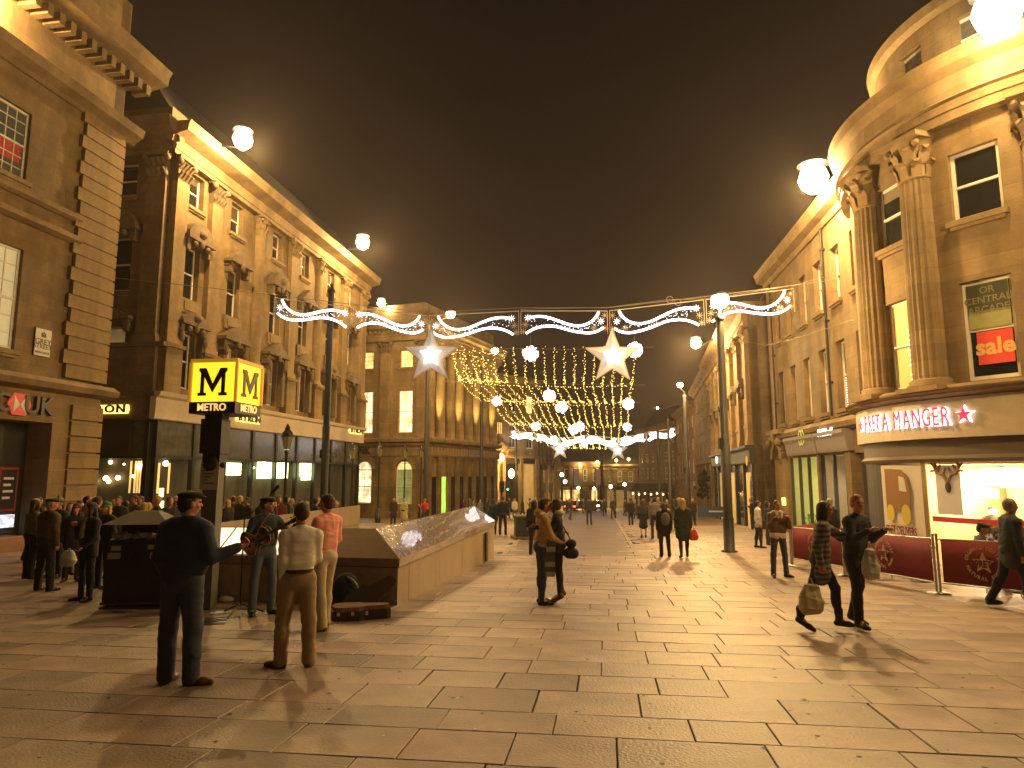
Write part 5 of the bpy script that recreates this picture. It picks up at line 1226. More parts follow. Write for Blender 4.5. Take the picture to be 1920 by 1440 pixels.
q = MB(); q.ball((0, -D2, zs0 - .3), .09, 10, 6, sz=(.7, .1, 1.4)); q.build('handle', IRON, bin_)

# =================================================================== STAIRWELL PARAPET (metro entrance)
P0, P1 = gp(745, 1135), gp(926, 1046)
az = math.atan2(P1.y - P0.y, P1.x - P0.x) - PI / 2        # rotation so that local +y runs along the right wall
sw = thing('stairwell_parapet', 'low polished stone wall with sloping glossy coping round the metro stairwell', 'wall', P0, az)
Lr = math.hypot(P1.x - P0.x, P1.y - P0.y); zt_ = at(749, 1047, P0.y).z - P0.z; zr_ = at(713, 992, P0.y + .6).z - P0.z; dzf = P1.z - P0.z
Wd = 4.75; gap_ = .02; th_ = .62
zj = zt_ - .14
def leg(x0, x1, y0, y1, zb, name='wall_block'): q = MB(); q.box(x0, x1, y0, y1, zb, zj - .02); q.build(name, GRANITE, sw)
nb_ = 4
for i in range(nb_): leg(-th_, 0, th_ + (Lr - th_) * i / nb_ + .004, th_ + (Lr - th_) * (i + 1) / nb_ - .004, dzf - .3)
for i in range(3): leg(-Wd + Wd * i / 3 + .004, -Wd + Wd * (i + 1) / 3 - .004, 0, th_, -.5)
for i in range(nb_): leg(-Wd, -Wd + th_ - .1, th_ + (Lr - th_) * i / nb_ + .004, th_ + (Lr - th_) * (i + 1) / nb_ - .004, dzf - .3)
q = MB(); q.box(-th_ + .02, -.02, .02, Lr - .02, dzf, zj); q.box(-Wd + .02, -.02, .02, th_ - .02, -.4, zj); q.box(-Wd + .02, -Wd + th_ - .12, .02, Lr - .02, dzf, zj); q.build('joint_core', DARKM, sw)
e = .03
GLOSS = mat('glossy_coping', (.24, .16, .10), .2, noise=.3, nscale=9, bump=.3, bscale=14, stain=.2, coat=.5)
for i in range(5):
    ya, yb = (-e if i == 0 else (Lr + 2 * e) * i / 5 - e + .006), (Lr + 2 * e) * (i + 1) / 5 - e - .006; yr = th_ if i == 0 else ya
    q = MB(); q.add([(e, ya, zj), (e, yb, zj), (e, yb, zt_), (e, ya, zt_), (-th_, yb, zr_), (-th_ - .02, yr, zr_), (-th_ - .02, yb, zj), (-th_ - .02, yr, zj)],
                    [(0, 1, 2, 3), (3, 2, 4, 5), (5, 4, 6, 7), (1, 6, 4, 2), (0, 3, 5, 7)]); q.build('coping', GLOSS, sw)
q = MB(); q.add([(-Wd - e, -e, zj), (e, -e, zj), (e, -e, zt_), (-Wd - e, -e, zt_), (-th_ - .02, th_, zr_), (-Wd + th_ - .1, th_, zr_), (-th_ - .02, th_, zj), (-Wd + th_ - .1, th_, zj)],
                [(0, 1, 2, 3), (3, 2, 4, 5), (5, 4, 6, 7)]); q.build('coping', mat('brown_coping', (.27, .17, .10), .35, noise=.2, nscale=5, bump=.15, stain=.2), sw)
zl0 = zr_; 
q = MB(); q.add([(-Wd - e, -e, zj), (-Wd - e, Lr + e, zj), (-Wd - e, Lr + e, zt_), (-Wd - e, -e, zt_), (-Wd + th_ - .1, Lr + e, zr_), (-Wd + th_ - .1, th_, zr_), (-Wd + th_ - .1, Lr + e, zj), (-Wd + th_ - .1, th_, zj)],
                [(3, 2, 1, 0), (5, 4, 2, 3), (7, 6, 4, 5)]); q.build('coping', GRANITE, sw)
# backlit panel on the front slope
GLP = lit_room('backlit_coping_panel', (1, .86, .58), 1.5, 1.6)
def on_slope(xa, xb, name, m):
    q = MB(); f0, f1 = .06, .94; P = lambda x, t: (x, -e + (th_ + e) * t - .006, zt_ + (zr_ - zt_) * t + .012)
    q.add([P(xa, f0), P(xb, f0), P(xb, f1), P(xa, f1)] + [tuple(Vector(P(x, t)) - Vector((0, 0, .02))) for x, t in ((xa, f0), (xb, f0), (xb, f1), (xa, f1))],
          [(0, 1, 2, 3), (0, 4, 5, 1), (1, 5, 6, 2), (2, 6, 7, 3), (3, 7, 4, 0)]); q.build(name, m, sw)
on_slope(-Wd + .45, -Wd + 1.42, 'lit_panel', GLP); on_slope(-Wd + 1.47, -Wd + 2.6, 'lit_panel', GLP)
q = MB(); q.box(e + .005, e + .05, Lr - 1.6, Lr - 1.35, dzf + .1, zj - .08); q.build('gate_slot', DARKM, sw)
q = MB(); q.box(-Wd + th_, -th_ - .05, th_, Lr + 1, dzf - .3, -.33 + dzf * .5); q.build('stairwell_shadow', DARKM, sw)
# glow of the stairwell on the inner wall
ld = bpy.data.lights.new('stair_light', 'AREA'); ld.energy = 40; ld.color = (1, .85, .5); ld.size = 1.0
o = link('stair_light', ld, sw); o.location = (-Wd + 1.4, .62, zj - .1); o.rotation_euler = (0, math.radians(60), 0)
STAIRG = None

# =================================================================== BUSKER'S KIT
gc = gp(668, 1160); case = thing('guitar_case', 'black guitar case lying open on the paving by the parapet corner', 'guitar case', gc, math.radians(12))
q = MB(); P = [(-.42, -.16), (-.3, -.22), (.05, -.2), (.15, -.14), (.55, -.09), (.62, -.05), (.62, .05), (.55, .09), (.15, .14), (.05, .2), (-.3, .22), (-.42, .16), (-.46, 0)]
q.prism([(x * .8, y * 1.0) for x, y in P], 0, .14, axis='z'); q.build('case_body', mat('black_vinyl', (.02, .018, .016), .4, noise=.2, nscale=30, bump=.2), case)
q = MB(); q.prism([(x * .76, y * .92) for x, y in P], .141, .2, axis='z'); q.build('case_lining', mat('brown_plush', (.16, .09, .05), .9, noise=.3), case)
q = MB()
for x in (-.25, -.05, .15): q.box(x - .02, x + .02, -.235, -.2, .09, .14)
q.build('latch', STEEL, case)
mp2 = gp(449, 1152); ms = thing('microphone_stand', 'thin tripod microphone stand in front of the busker', 'microphone stand', mp2, 0)
zm = at(452, 975, mp2.y).z - mp2.z
q = MB(); q.cyl((0, 0, .12), (0, 0, zm), .013, .011); q.build('pole', BLACKP, ms)
q = MB(); q.cyl((0, 0, zm), (.38, .12, zm + .42), .008, .008); q.build('boom', BLACKP, ms)
q = MB(); q.cyl((.36, .115, zm + .4), (.44, .14, zm + .5), .015, .028); q.ball((.45, .145, zm + .51), .032, 8, 6); q.build('microphone', IRON, ms)
for a in (.4, 2.6, 4.6): q = MB(); q.cyl((0, 0, .16), (.34 * math.cos(a), .34 * math.sin(a), .02), .012, .012); q.ball((.34 * math.cos(a), .34 * math.sin(a), .02), .02, 6, 4); q.build('leg', BLACKP, ms)
cdp = gp(402, 1170); cds = thing('disc_stack', 'row of compact discs in cases laid on the ground by the metro post', 'discs', cdp, .3)
for i in range(5): q = MB(); q.box(-.14, .14, -.07, .07, .012 * i, .012 * i + .009); q.build('disc_case', STEEL if i % 2 else DARKM, cds, T(0, .05 * i, 0) @ Matrix.Rotation(.1 * i, 4, 'Z'))
hp = gp(424, 1128); q = MB(); q.lathe([(.1, 0), (.16, .02), (.13, .08), (.02, .1)], n=12); o = q.build('upturned_hat', mat('straw_white', (.55, .48, .36), .8)); o.location = hp; o.scale = (1, .6, 1)
tag(o, 'pale upturned cap for coins at the foot of the parapet, right of the metro post', 'hat')
pp_ = gp(410, 1150); q = MB(); q.box(-.12, .12, -.08, .08, 0, .015); o = q.build('paper_flyer', WHITE); o.location = pp_; o.rotation_euler = (0, 0, .4); tag(o, 'small white flyer on the ground just right of the metro post', 'paper')
bagp = gp(648, 1140); rk = thing('rucksack', 'black rucksack slumped against the parapet behind the pink-shirted man', 'bag', bagp, .2)
q = MB(); q.ball((0, 0, .27), .24, 14, 10, sz=(1, .75, 1.2)); q.ball((.08, -.12, .2), .14, 10, 8); q.build('bag_body', mat('black_cloth', (.012, .013, .018), .8, noise=.3, bump=.3), rk)
q = MB(); q.tube([(.02, -.1, .5), (.1, -.16, .46), (.17, -.18, .38), (.2, -.17, .28)], .02, 5); q.build('strap', mat('grey_webbing', (.3, .3, .32), .6), rk)
gp2 = gp(690, 1118); gt_ = link('case_lid_hinge', None, case, T(.1, .42, .0))
q = MB(); PP = [(x * .8, y) for x, y in P]; q.prism([(x, y) for x, y in PP], -.03, .04, M=T(.05, .1, .2) @ Matrix.Rotation(-.25, 4, 'X') @ Matrix.Rotation(-.6, 4, 'Y')); q.build('case_lid', mat('dark_plush', (.05, .03, .02), .9, noise=.3), gt_)

# =================================================================== CAFE BARRIERS
MAR = mat('maroon_canvas', (.22, .018, .026), .8, noise=.15, nscale=3, bump=.15, bscale=9)
PRN = mat('cream_print', (.62, .5, .32), .7)
def barrier(pa, pb, label):
    pa, pb = Vector(pa), Vector(pb); d = pb - pa; W = math.hypot(d.x, d.y); rz = math.atan2(d.y, d.x)
    root = thing('cafe_barrier', label, 'barrier', pa, rz, 'maroon canvas barriers round the cafe tables'); sl = (pb.z - pa.z) / W; H = 1.0
    q = MB(); n = 10
    for i in range(n):
        x0, x1 = .07 + (W - .14) * i / n, .07 + (W - .14) * (i + 1) / n; b = lambda x: .012 * math.sin(x * 7)
        q.add([(x0, b(x0), sl * x0 + .22), (x1, b(x1), sl * x1 + .22), (x1, b(x1) * .3, sl * x1 + H), (x0, b(x0) * .3, sl * x0 + H), (x0, b(x0) + .01, sl * x0 + .22), (x1, b(x1) + .01, sl * x1 + .22), (x1, .01, sl * x1 + H), (x0, .01, sl * x0 + H)],
              [(0, 1, 2, 3), (7, 6, 5, 4), (3, 2, 6, 7), (1, 0, 4, 5)], 0, True)
    cv = q.build('canvas', MAR, root)
    for x in (0, W): q = MB(); z = sl * x; q.cyl((x, 0, z), (x, 0, z + H + .06), .022, .022); q.lathe([(.17, 0), (.17, .02), (.03, .05)], c=(x, 0, z)); q.ball((x, 0, z + H + .08), .03, 8, 5); q.build('post', STEEL, root)
    for zz in (.2, H): q = MB(); q.cyl((0, .01, zz), (W, .01, sl * W + zz), .014, .014); q.build('rail', STEEL, root)
    c = (W / 2, -.03, sl * W / 2 + .62); R_ = .27
    q = MB(); q.prism(star_poly(.19, .45), -.006, 0); em = q.build('emblem', PRN, cv, T(*c))
    def ring(txt, a0, a1, up=True):
        for i, ch in enumerate(txt):
            if ch == ' ': continue
            a = a0 + (a1 - a0) * i / (len(txt) - 1)
            me = text_mesh(ch, .085, .002, .002, .9, PRN); rot = (PI / 2 - a) if up else (-PI / 2 - a)
            link('letter', me, cv, T(c[0] + R_ * math.cos(a), c[1] - .004, c[2] + R_ * math.sin(a)) @ Matrix.Rotation(rot, 4, 'Y'))
    ring('ORGANIC COFFEE', math.radians(168), math.radians(12)); ring('NATURAL FOOD', math.radians(200), math.radians(340), False)
    link('lettering', text_mesh('PRET', .17, .003, .004, .7, MAR), cv, T(c[0], c[1] - .012, c[2] - .02))
    return root
bA, bB, bC, bD = gp(1487, 1062), gp(1757, 1113), gp(1764, 1114), gp(1950, 1136)
bA0 = Vector(bA); mid = gp(1588, 1080)
bE = Vector((bA.x + 2.2, bA.y + 3.2, 0)); bE.z = gz(bE.y)
barrier(bA, mid - Vector((.05, 0, 0)), 'maroon barrier at the left corner, behind the walking couple')
barrier(mid, bB, 'maroon barrier with round logo, middle one behind the white carrier bag')
barrier(bC, bD, 'maroon barrier with round logo at the right edge')
barrier(bA + Vector((-.02, .06, 0)), bE, 'maroon barrier turning back towards the shops beside the leather-jacketed man')
# tables and chairs inside the barriers
WOODD = mat('dark_bentwood', (.09, .05, .025), .5, noise=.2)
CT = mat('chair_maroon', (.12, .02, .02), .7)
def cafe_table(x, y, lab_):
    z = gz(y); r = thing('cafe_table', lab_, 'table', (x, y, z), 0, 'cafe tables behind the barriers')
    q = MB(); q.lathe([(.32, .72), (.34, .73), (.34, .75), (.32, .76)], n=20); q.build('tabletop', STEEL, r)
    q = MB(); q.cyl((0, 0, .05), (0, 0, .72), .03, .03); q.build('pedestal', IRON, r); q = MB(); q.lathe([(.22, 0), (.2, .03), (.05, .06)], n=16); q.build('base', IRON, r)
def cafe_chair(x, y, rz, lab_, H=.86):
    z = gz(y); r = thing('cafe_chair', lab_, 'chair', (x, y, z), rz, 'cafe chairs behind the barriers')
    q = MB(); q.box(-.2, .2, -.2, .2, .43, .46); q.build('seat', CT, r)
    q = MB(); q.prism([(-.2, .5), (.2, .5), (.2, H - .05), (.1, H), (-.1, H), (-.2, H - .05)], .18, .21); q.build('backrest', CT, r)
    for sx in (-1, 1):
        for sy in (-1, 1): q = MB(); q.cyl((sx * .17, sy * .17, .43), (sx * .2, sy * .2, 0), .013, .013, 6); q.build('leg', STEEL, r)
cafe_table(8.7, 14.6, 'metal cafe table nearest the delivery poster'); cafe_table(9.6, 12.9, 'metal cafe table in front of the bright window')
cafe_chair(8.15, 15.3, .4, 'maroon chair against the delivery poster'); cafe_chair(8.9, 15.2, -.5, 'maroon chair right of the delivery poster'); cafe_chair(9.4, 13.5, .1, 'maroon chair beside the seated customer'); cafe_chair(9.0, 12.6, 2.9, 'maroon chair with its back to the barrier')
# high stools and tables in the window
for i, (px_, R_) in enumerate(((1790, 4.9), (1815, 4.6), (1850, 4.9), (1885, 4.6))):
    a_ = ang(px_, 960); x, y = PC.x + R_ * math.cos(a_), PC.y + R_ * math.sin(a_); r = thing('bar_stool', ['bar stool in the cafe window behind the reindeer poster', 'bar stool in the cafe window, second from the poster', 'bar stool left of the brightest cafe lamp', 'bar stool at the right edge of the cafe window'][i], 'stool', (x, y, zgd + .06), 0, 'stools in the cafe window')
    q = MB(); q.box(-.2, .2, -.2, .2, .74, .79); q.build('seat', WOODD, r)
    for sx in (-1, 1):
        for sy in (-1, 1): q = MB(); q.cyl((sx * .16, sy * .16, .74), (sx * .22, sy * .22, 0), .022, .022, 6); q.build('leg', WOODD, r)
# blue event barrier by the shop, traffic lights, advertising board, cars and stall far away
bl = gp(1308, 976); bz = thing('blue_barrier', 'blue canvas barrier with white print beside the dark shop', 'barrier', bl, math.radians(-3)); Wb = 3.3
q = MB(); q.box(0, Wb, -.01, .01, .3, 1.1); cv = q.build('canvas', mat('blue_canvas', (.03, .055, .12), .8, noise=.1), bz)
q = MB(); q.box(.9, 2.3, -.02, -.011, .66, .78); q.build('print_line', mat('pale_print2', (.4, .42, .45), .7), cv)
for x in (0, Wb): q = MB(); q.cyl((x, 0, 0), (x, 0, 1.2), .03, .03); q.build('post', STEEL, bz)
CARR = [('parked_car', 'small dark car with glowing red tail lights in the far street', 1062, 96, (.04, .01, .01), True), ('parked_car', 'pale-fronted car with white headlights crossing the far street', 1122, 104, (.05, .05, .05), False), ('parked_car', 'dark red car beyond the crowd in the middle of the far street', 1085, 100, (.12, .01, .015), None)]
TYRE = mat('tyre_rubber', (.015, .015, .015), .8); RED_L = emis('red_tail_light', (1, .06, .03), 9); WHT_L = emis('white_head_light', (1, .95, .85), 14)
for nm, lb_, px_, Y, col, tl in CARR:
    p = gx(px_, Y); r = thing(nm, lb_, 'car', p, math.radians(8) if tl is not None else math.radians(80))
    side = [(-2.1, .3), (-2.1, .8), (-1.7, .95), (-1.3, 1.4), (.4, 1.45), (1.1, .95), (2.0, .85), (2.15, .5), (2.1, .3)]
    q = MB(); q.prism([(a, b) for a, b in side], -.85, .85, axis='x'); q.build('body', mat('car_paint_%d' % px_, col, .25, coat=.5, noise=.05), r)
    q = MB(); q.prism([(-1.6, .98), (-1.27, 1.36), (.35, 1.4), (1.0, .98)], -.865, .865, axis='x'); q.box(-.75, .75, -1.72, -1.5, 1.0, 1.3); q.build('window', GLASS_DK, r)
    for sy in (-1.3, 1.3):
        for sx in (-1, 1): q = MB(); q.cyl((sx * .88, sy, .32), (sx * .66, sy, .32), .32, .32, 14); w_ = q.build('wheel', TYRE, r); q = MB(); q.cyl((sx * .89, sy, .32), (sx * .87, sy, .32), .18, .18, 10); q.build('rim', STEEL, w_)
    for sx in (-1, 1):
        q = MB(); q.box(sx * .62 - .2, sx * .62 + .2, -2.16, -2.1, .62, .82); q.build('tail_light' if tl in (True, None) else 'headlight', RED_L if tl else (WHT_L if tl is False else mat('dull_red_lens', (.3, .01, .01), .3)), r)
ab = gx(1048, 62); r = thing('advertising_board', 'pale A-shaped pavement board in the middle distance', 'sign', ab, .2)
for s_ in (-1, 1): q = MB(); q.box(-.35, .35, -.02, .02, 0, 1.05); q.build('board_panel', PALE, r, T(0, s_ * .2, 0) @ Matrix.Rotation(s_ * .19, 4, 'X'))
def traffic_light(px, Y, lit, lb_):
    p = gx(px, Y); r = thing('traffic_light', lb_, 'traffic light', p, 0, 'traffic lights at the far crossing')
    q = MB(); q.cyl((0, 0, 0), (0, 0, 3.6), .07, .07); q.build('pole', IRON, r); q = MB(); q.box(-.25, .25, -.12, .12, 2.6, 3.7); q.box(-.3, .3, .12, .14, 2.5, 3.8); hd = q.build('signal_head', BLACKP, r)
    for i, (c_, nm) in enumerate((((1, .05, .03), 'red'), ((1, .5, .05), 'amber'), ((.1, 1, .4), 'green'))):
        q = MB(); q.cyl((0, -.12, 3.5 - .35 * i), (0, -.17, 3.5 - .35 * i), .12, .12, 12); q.build('lens', emis('signal_%s' % nm, c_, 5) if nm == lit else DARKM, hd)
traffic_light(952, 80, 'green', 'traffic light showing green near the orange wall lamp'); traffic_light(941, 82, '', 'dark traffic light seen from behind, left of the green one'); traffic_light(1020, 92, '', 'dark traffic light head in front of the small left star'); traffic_light(1033, 90, '', 'dark traffic light beside the green-lit pier')
# distant round street lamps
for px_, py_, Y, lb_ in ((1060, 903, 110, 'round white lamp left of five in the far street'), (1085, 915, 125, 'round white lamp low over the red car'), (1115, 916, 130, 'round white lamp in the centre of the far street'), (1146, 912, 120, 'round white lamp right of centre in the far street'), (1172, 908, 115, 'round white lamp near the far market stall'), (1054, 890, 105, 'curved bright shop light at the left of the far street')):
    p = gx(px_, Y); r = thing('globe_lamp', lb_, 'street lamp', p, 0, 'globe lamps in the far street'); z = at(px_, py_, Y).z - p.z
    q = MB(); q.cyl((0, 0, 0), (0, 0, z), .06, .05, 8); q.build('pole', IRON, r); q = MB(); q.ball((0, 0, z), .3, 12, 8); q.build('lamp_glass', LAMPG2, r)
    if px_ in (1085, 1146): lamp_light((0, 0, z - .6), 900, r, .3)
for px_, py_ in ((1227, 772), (1221, 777)):
    pass
st = gx(1215, 78); stall = thing('market_stall', 'dark-canopied stall with a string of yellow lamps at the right of the far street', 'stall', st, .1)
q = MB(); q.prism([(-2.6, 2.6), (2.6, 2.6), (1.8, 3.5), (-1.8, 3.5)], -1.5, 1.5); q.build('canopy', mat('dark_canopy', (.04, .035, .03), .8), stall)
for sx in (-2.3, 2.3):
    for sy in (-1.3, 1.3): q = MB(); q.cyl((sx, sy, 0), (sx, sy, 2.6), .04, .04, 6); q.build('post', IRON, stall)
q = MB(); q.box(-2.3, 2.3, -1.3, -.7, 0, .95); q.build('counter', WOODD, stall)
for i in range(7): q = MB(); q.ball((-2.1 + i * .7, -1.35, 2.35 - .1 * (i % 2)), .1, 8, 5); q.build('stall_bulb', emis('stall_bulb_light', (1, .75, .25), 9), stall)
for px_, col_, lb_ in ((1076, (.3, .3, .26), 'pale banner on a pole at the left of the far street'), (1117, (.4, .25, .2), 'taller pale and red banner in the centre of the far street')):
    p = gx(px_, 118); r = thing('street_banner', lb_, 'banner', p, 0, 'banners far down the street')
    q = MB(); q.cyl((0, 0, 0), (0, 0, 7.2), .06, .06, 6); q.build('pole', IRON, r); q = MB(); q.box(-.45, .45, -.02, .02, 4.0, 6.8); q.build('banner_cloth', mat('banner_%d' % px_, col_, .7, emit=col_, estr=.15), r, T(.5, 0, 0))
bn = gx(980, 33); r = thing('planter_box', 'dark square planter box behind the yellow-jacketed man', 'planter', gx(985, 30), .1)
q = MB(); q.box(-.45, .45, -.45, .45, .1, .95); q.build('box', mat('dark_green_box', (.03, .04, .03), .6, noise=.2), r); q = MB(); q.box(-.6, .6, -.6, .6, 0, .12); q.build('base', STONE, r); q = MB(); q.box(-.5, .5, -.5, .5, .95, 1.02); q.build('rim', STONE_PLAIN, r)
# =================================================================== PEOPLE
def surface_net(D, org, h):
    S = D < 0; nx, ny, nz_ = D.shape
    c = np.zeros((nx - 1, ny - 1, nz_ - 1), int)
    corners = [(i, j, k) for i in (0, 1) for j in (0, 1) for k in (0, 1)]
    sl_ = lambda a, i, j, k: a[i:nx - 1 + i, j:ny - 1 + j, k:nz_ - 1 + k]
    for (i, j, k) in corners: c += sl_(S, i, j, k)
    act = (c > 0) & (c < 8); idx = np.argwhere(act)
    if len(idx) == 0: return np.zeros((0, 3)), []
    num = -np.ones(act.shape, int); num[act] = np.arange(len(idx))
    acc = np.zeros((len(idx), 3)); cnt = np.zeros(len(idx)); I, J, K = idx.T
    for a in corners:
        for ax in range(3):
            if a[ax] == 1: continue
            b = list(a); b[ax] = 1
            da = D[I + a[0], J + a[1], K + a[2]]; db = D[I + b[0], J + b[1], K + b[2]]
            m = (da < 0) != (db < 0); t = np.where(m, da / np.where(m, da - db, 1), 0)
            p = np.tile(np.array(a, float), (len(idx), 1)); p[:, ax] += t
            acc[m] += p[m]; cnt[m] += 1
    V = (idx + acc / cnt[:, None]) * h + org; F = []
    for ax in range(3):
        o1, o2 = [(1, 2), (2, 0), (0, 1)][ax]
        s0 = [slice(None)] * 3; s1 = [slice(None)] * 3; s0[ax] = slice(0, -1); s1[ax] = slice(1, None)
        ch = S[tuple(s0)] != S[tuple(s1)]; e = np.argwhere(ch)
        e = e[(e[:, o1] > 0) & (e[:, o2] > 0) & (e[:, o1] < D.shape[o1] - 1) & (e[:, o2] < D.shape[o2] - 1)]
        if len(e) == 0: continue
        fl = S[e[:, 0], e[:, 1], e[:, 2]]
        def g(d1, d2):
            q = e.copy(); q[:, o1] -= d1; q[:, o2] -= d2; return num[q[:, 0], q[:, 1], q[:, 2]]
        a, b, c_, d = g(1, 1), g(0, 1), g(0, 0), g(1, 0)
        qd = np.stack([a, b, c_, d], 1); qd[~fl] = qd[~fl][:, ::-1]; F.append(qd)
    return V, np.concatenate(F)
def prim_d(p, X):
    if p[0] == 'c':
        _, a, b, ra, rb, fy = p; a = np.array(a); b = np.array(b); sc_ = np.array([1, 1 / fy, 1]); A = a * sc_; B = b * sc_; Q = X * sc_
        d = B - A; L2 = max(1e-9, d @ d); t = np.clip(((Q - A) @ d) / L2, 0, 1)
        return (np.linalg.norm(Q - A - t[..., None] * d, axis=-1) - (ra + (rb - ra) * t)) * (1 if fy == 1 else .5 + .5 * fy)
    _, c_, r, R, clip = p; q = (X - np.array(c_)) @ (np.array(R) if R is not None else np.eye(3)); r = np.array(r)
    k0 = np.linalg.norm(q / r, axis=-1); k1 = np.linalg.norm(q / (r * r), axis=-1) + 1e-9; d = k0 * (k0 - 1) / k1
    if clip:
        for n_, off in clip: d = np.maximum(d, q @ np.array(n_) - off)
    return d
def bounds(p):
    if p[0] == 'c':
        a, b = np.array(p[1]), np.array(p[2]); r = max(p[3], p[4]); return np.minimum(a, b) - r, np.maximum(a, b) + r
    r = max(p[2]); c_ = np.array(p[1]); return c_ - r, c_ + r
def net(prims, h, k=.03, tags=None):
    bs = [bounds(p) for p in prims]; lo = np.min([b[0] for b in bs], 0) - 3 * h; hi = np.max([b[1] for b in bs], 0) + 3 * h
    n = np.ceil((hi - lo) / h).astype(int) + 1; D = np.full(n, 1.0); G = None
    if tags is not None: BD = np.full(n, 9.0); BT = np.zeros(n, int)
    for ip, (p, (b0, b1)) in enumerate(zip(prims, bs)):
        i0 = np.maximum(0, np.floor((b0 - k - 2 * h - lo) / h).astype(int)); i1 = np.minimum(n, np.ceil((b1 + k + 2 * h - lo) / h).astype(int) + 1)
        g = np.stack(np.meshgrid(*[np.arange(i0[a], i1[a]) * h + lo[a] for a in range(3)], indexing='ij'), -1)
        d = prim_d(p, g); sl_ = tuple(slice(i0[a], i1[a]) for a in range(3)); E_ = D[sl_]
        hh = np.clip(.5 + .5 * (E_ - d) / k, 0, 1); D[sl_] = E_ * (1 - hh) + d * hh - k * hh * (1 - hh)
        if tags is not None:
            m = d < BD[sl_]; BD[sl_] = np.where(m, d, BD[sl_]); t_ = BT[sl_]; t_[m] = tags[ip]; BT[sl_] = t_
    V, F = surface_net(D, lo, h)
    if tags is not None:
        ci = np.clip(np.round((V - lo) / h).astype(int), 0, n - 1); vt = BT[ci[:, 0], ci[:, 1], ci[:, 2]]
        return V, F, vt[F[:, 0]]
    return V, F
def np_mesh(name, parts, mats):
    """parts = [(V, F, matindex or array)]"""
    Vs, Fs, Ms, o = [], [], [], 0
    for V, F, m in parts:
        if len(V) == 0: continue
        Vs.append(V); Fs.append(F + o); Ms.append(np.full(len(F), m) if np.isscalar(m) else m); o += len(V)
    V = np.concatenate(Vs); F = np.concatenate(Fs); M = np.concatenate(Ms)
    me = bpy.data.meshes.new(name); me.vertices.add(len(V)); me.vertices.foreach_set('co', V.astype(np.float32).ravel())
    me.loops.add(F.size); me.loops.foreach_set('vertex_index', F.astype(np.int32).ravel())
    me.polygons.add(len(F)); me.polygons.foreach_set('loop_start', np.arange(0, F.size, 4, dtype=np.int32)); me.polygons.foreach_set('loop_total', np.full(len(F), 4, np.int32))
    for m in mats: me.materials.append(m)
    me.polygons.foreach_set('material_index', M.astype(np.int32)); me.polygons.foreach_set('use_smooth', np.ones(len(F), bool)); me.update(calc_edges=True); return me
def folds(V, amp, seed):
    r_ = np.random.default_rng(seed + 5); w = 0
    for i in range(9):
        fz = r_.uniform(6, 26); k = np.array([r_.normal(0, 7), r_.normal(0, 7), fz * r_.choice([-1, 1])]); ph = r_.uniform(0, 6.3)
        w = w + (1 - np.abs(np.sin(V @ k * .5 + ph + .8 * np.sin(V @ np.array([5., 4., 9.]) + ph)))) ** 3
    w = w / 2.2 - .7
    c_ = V.mean(0); d = V - c_; d[:, 2] = 0; d /= (np.linalg.norm(d, axis=1)[:, None] + 1e-6); return V + d * (w * amp * 1.3)[:, None]
def Rz(a): c_, s_ = math.cos(a), math.sin(a); return np.array([[c_, -s_, 0], [s_, c_, 0], [0, 0, 1]])
def Rx(a): c_, s_ = math.cos(a), math.sin(a); return np.array([[1, 0, 0], [0, c_, -s_], [0, s_, c_]])
def nrm(v): v = np.array(v, float); return v / np.linalg.norm(v)
ARM0 = ((.16, -.03, -1), (.06, .14, -1))
def skeleton(H, P):
    """P: pose; x right, y forward, z up. returns joints dict"""
    J = {}; k = 1.0
    J['pel'] = np.array([0, 0, 0.]); lean = np.array(P.get('lean', (0, 0)), float); tw = P.get('twist', 0.0)
    up = nrm((lean[0], lean[1], 1)); J['waist'] = J['pel'] + up * .16; J['chest'] = J['pel'] + up * .36; J['neck'] = J['pel'] + up * .53
    R = Rz(tw)
    J['head'] = J['neck'] + np.array([0, .02, .155]) + R @ np.array(P.get('headoff', (0, .01, 0)))
    for s, n in ((-1, 'L'), (1, 'R')):
        sh = J['pel'] + up * .475 + R @ np.array([s * .178 * P.get('wide', 1), 0, -.012]); J[n + 'sh'] = sh
        ud, fd = P.get(n + 'A', ((s * ARM0[0][0], ARM0[0][1], ARM0[0][2]), (s * ARM0[1][0], ARM0[1][1], ARM0[1][2])))
        J[n + 'el'] = sh + nrm(ud) * .29; J[n + 'wr'] = J[n + 'el'] + nrm(fd) * .25; J[n + 'ha'] = J[n + 'wr'] + nrm(fd) * .075
        J[n + 'hip'] = J['pel'] + np.array([s * .09, 0, -.03])
        td, sd, fyaw = P.get(n + 'L', ((s * .05, .02, -1), (s * .02, -.03, -1), s * .25))
        J[n + 'kn'] = J[n + 'hip'] + nrm(td) * .43; J[n + 'an'] = J[n + 'kn'] + nrm(sd) * .42
        J[n + 'fd'] = Rz(-fyaw) @ np.array([0, 1, -.0]); pit = P.get(n + 'P', 0); J[n + 'fd'] = J[n + 'fd'] + np.array([0, 0, -pit])
    lo_ = min(J['Lan'][2] - (.0 if P.get('LP', 0) <= 0 else P['LP'] * .2), J['Ran'][2] - (.0 if P.get('RP', 0) <= 0 else P['RP'] * .2)) - .085
    off = np.array([0, 0, -lo_]) if 'z' not in P else np.array([0, 0, P['z']])
    sc_ = H / 1.76
    for n in list(J):
        if n.endswith('fd'): continue
        J[n] = (J[n] + off) * sc_
    return J, sc_
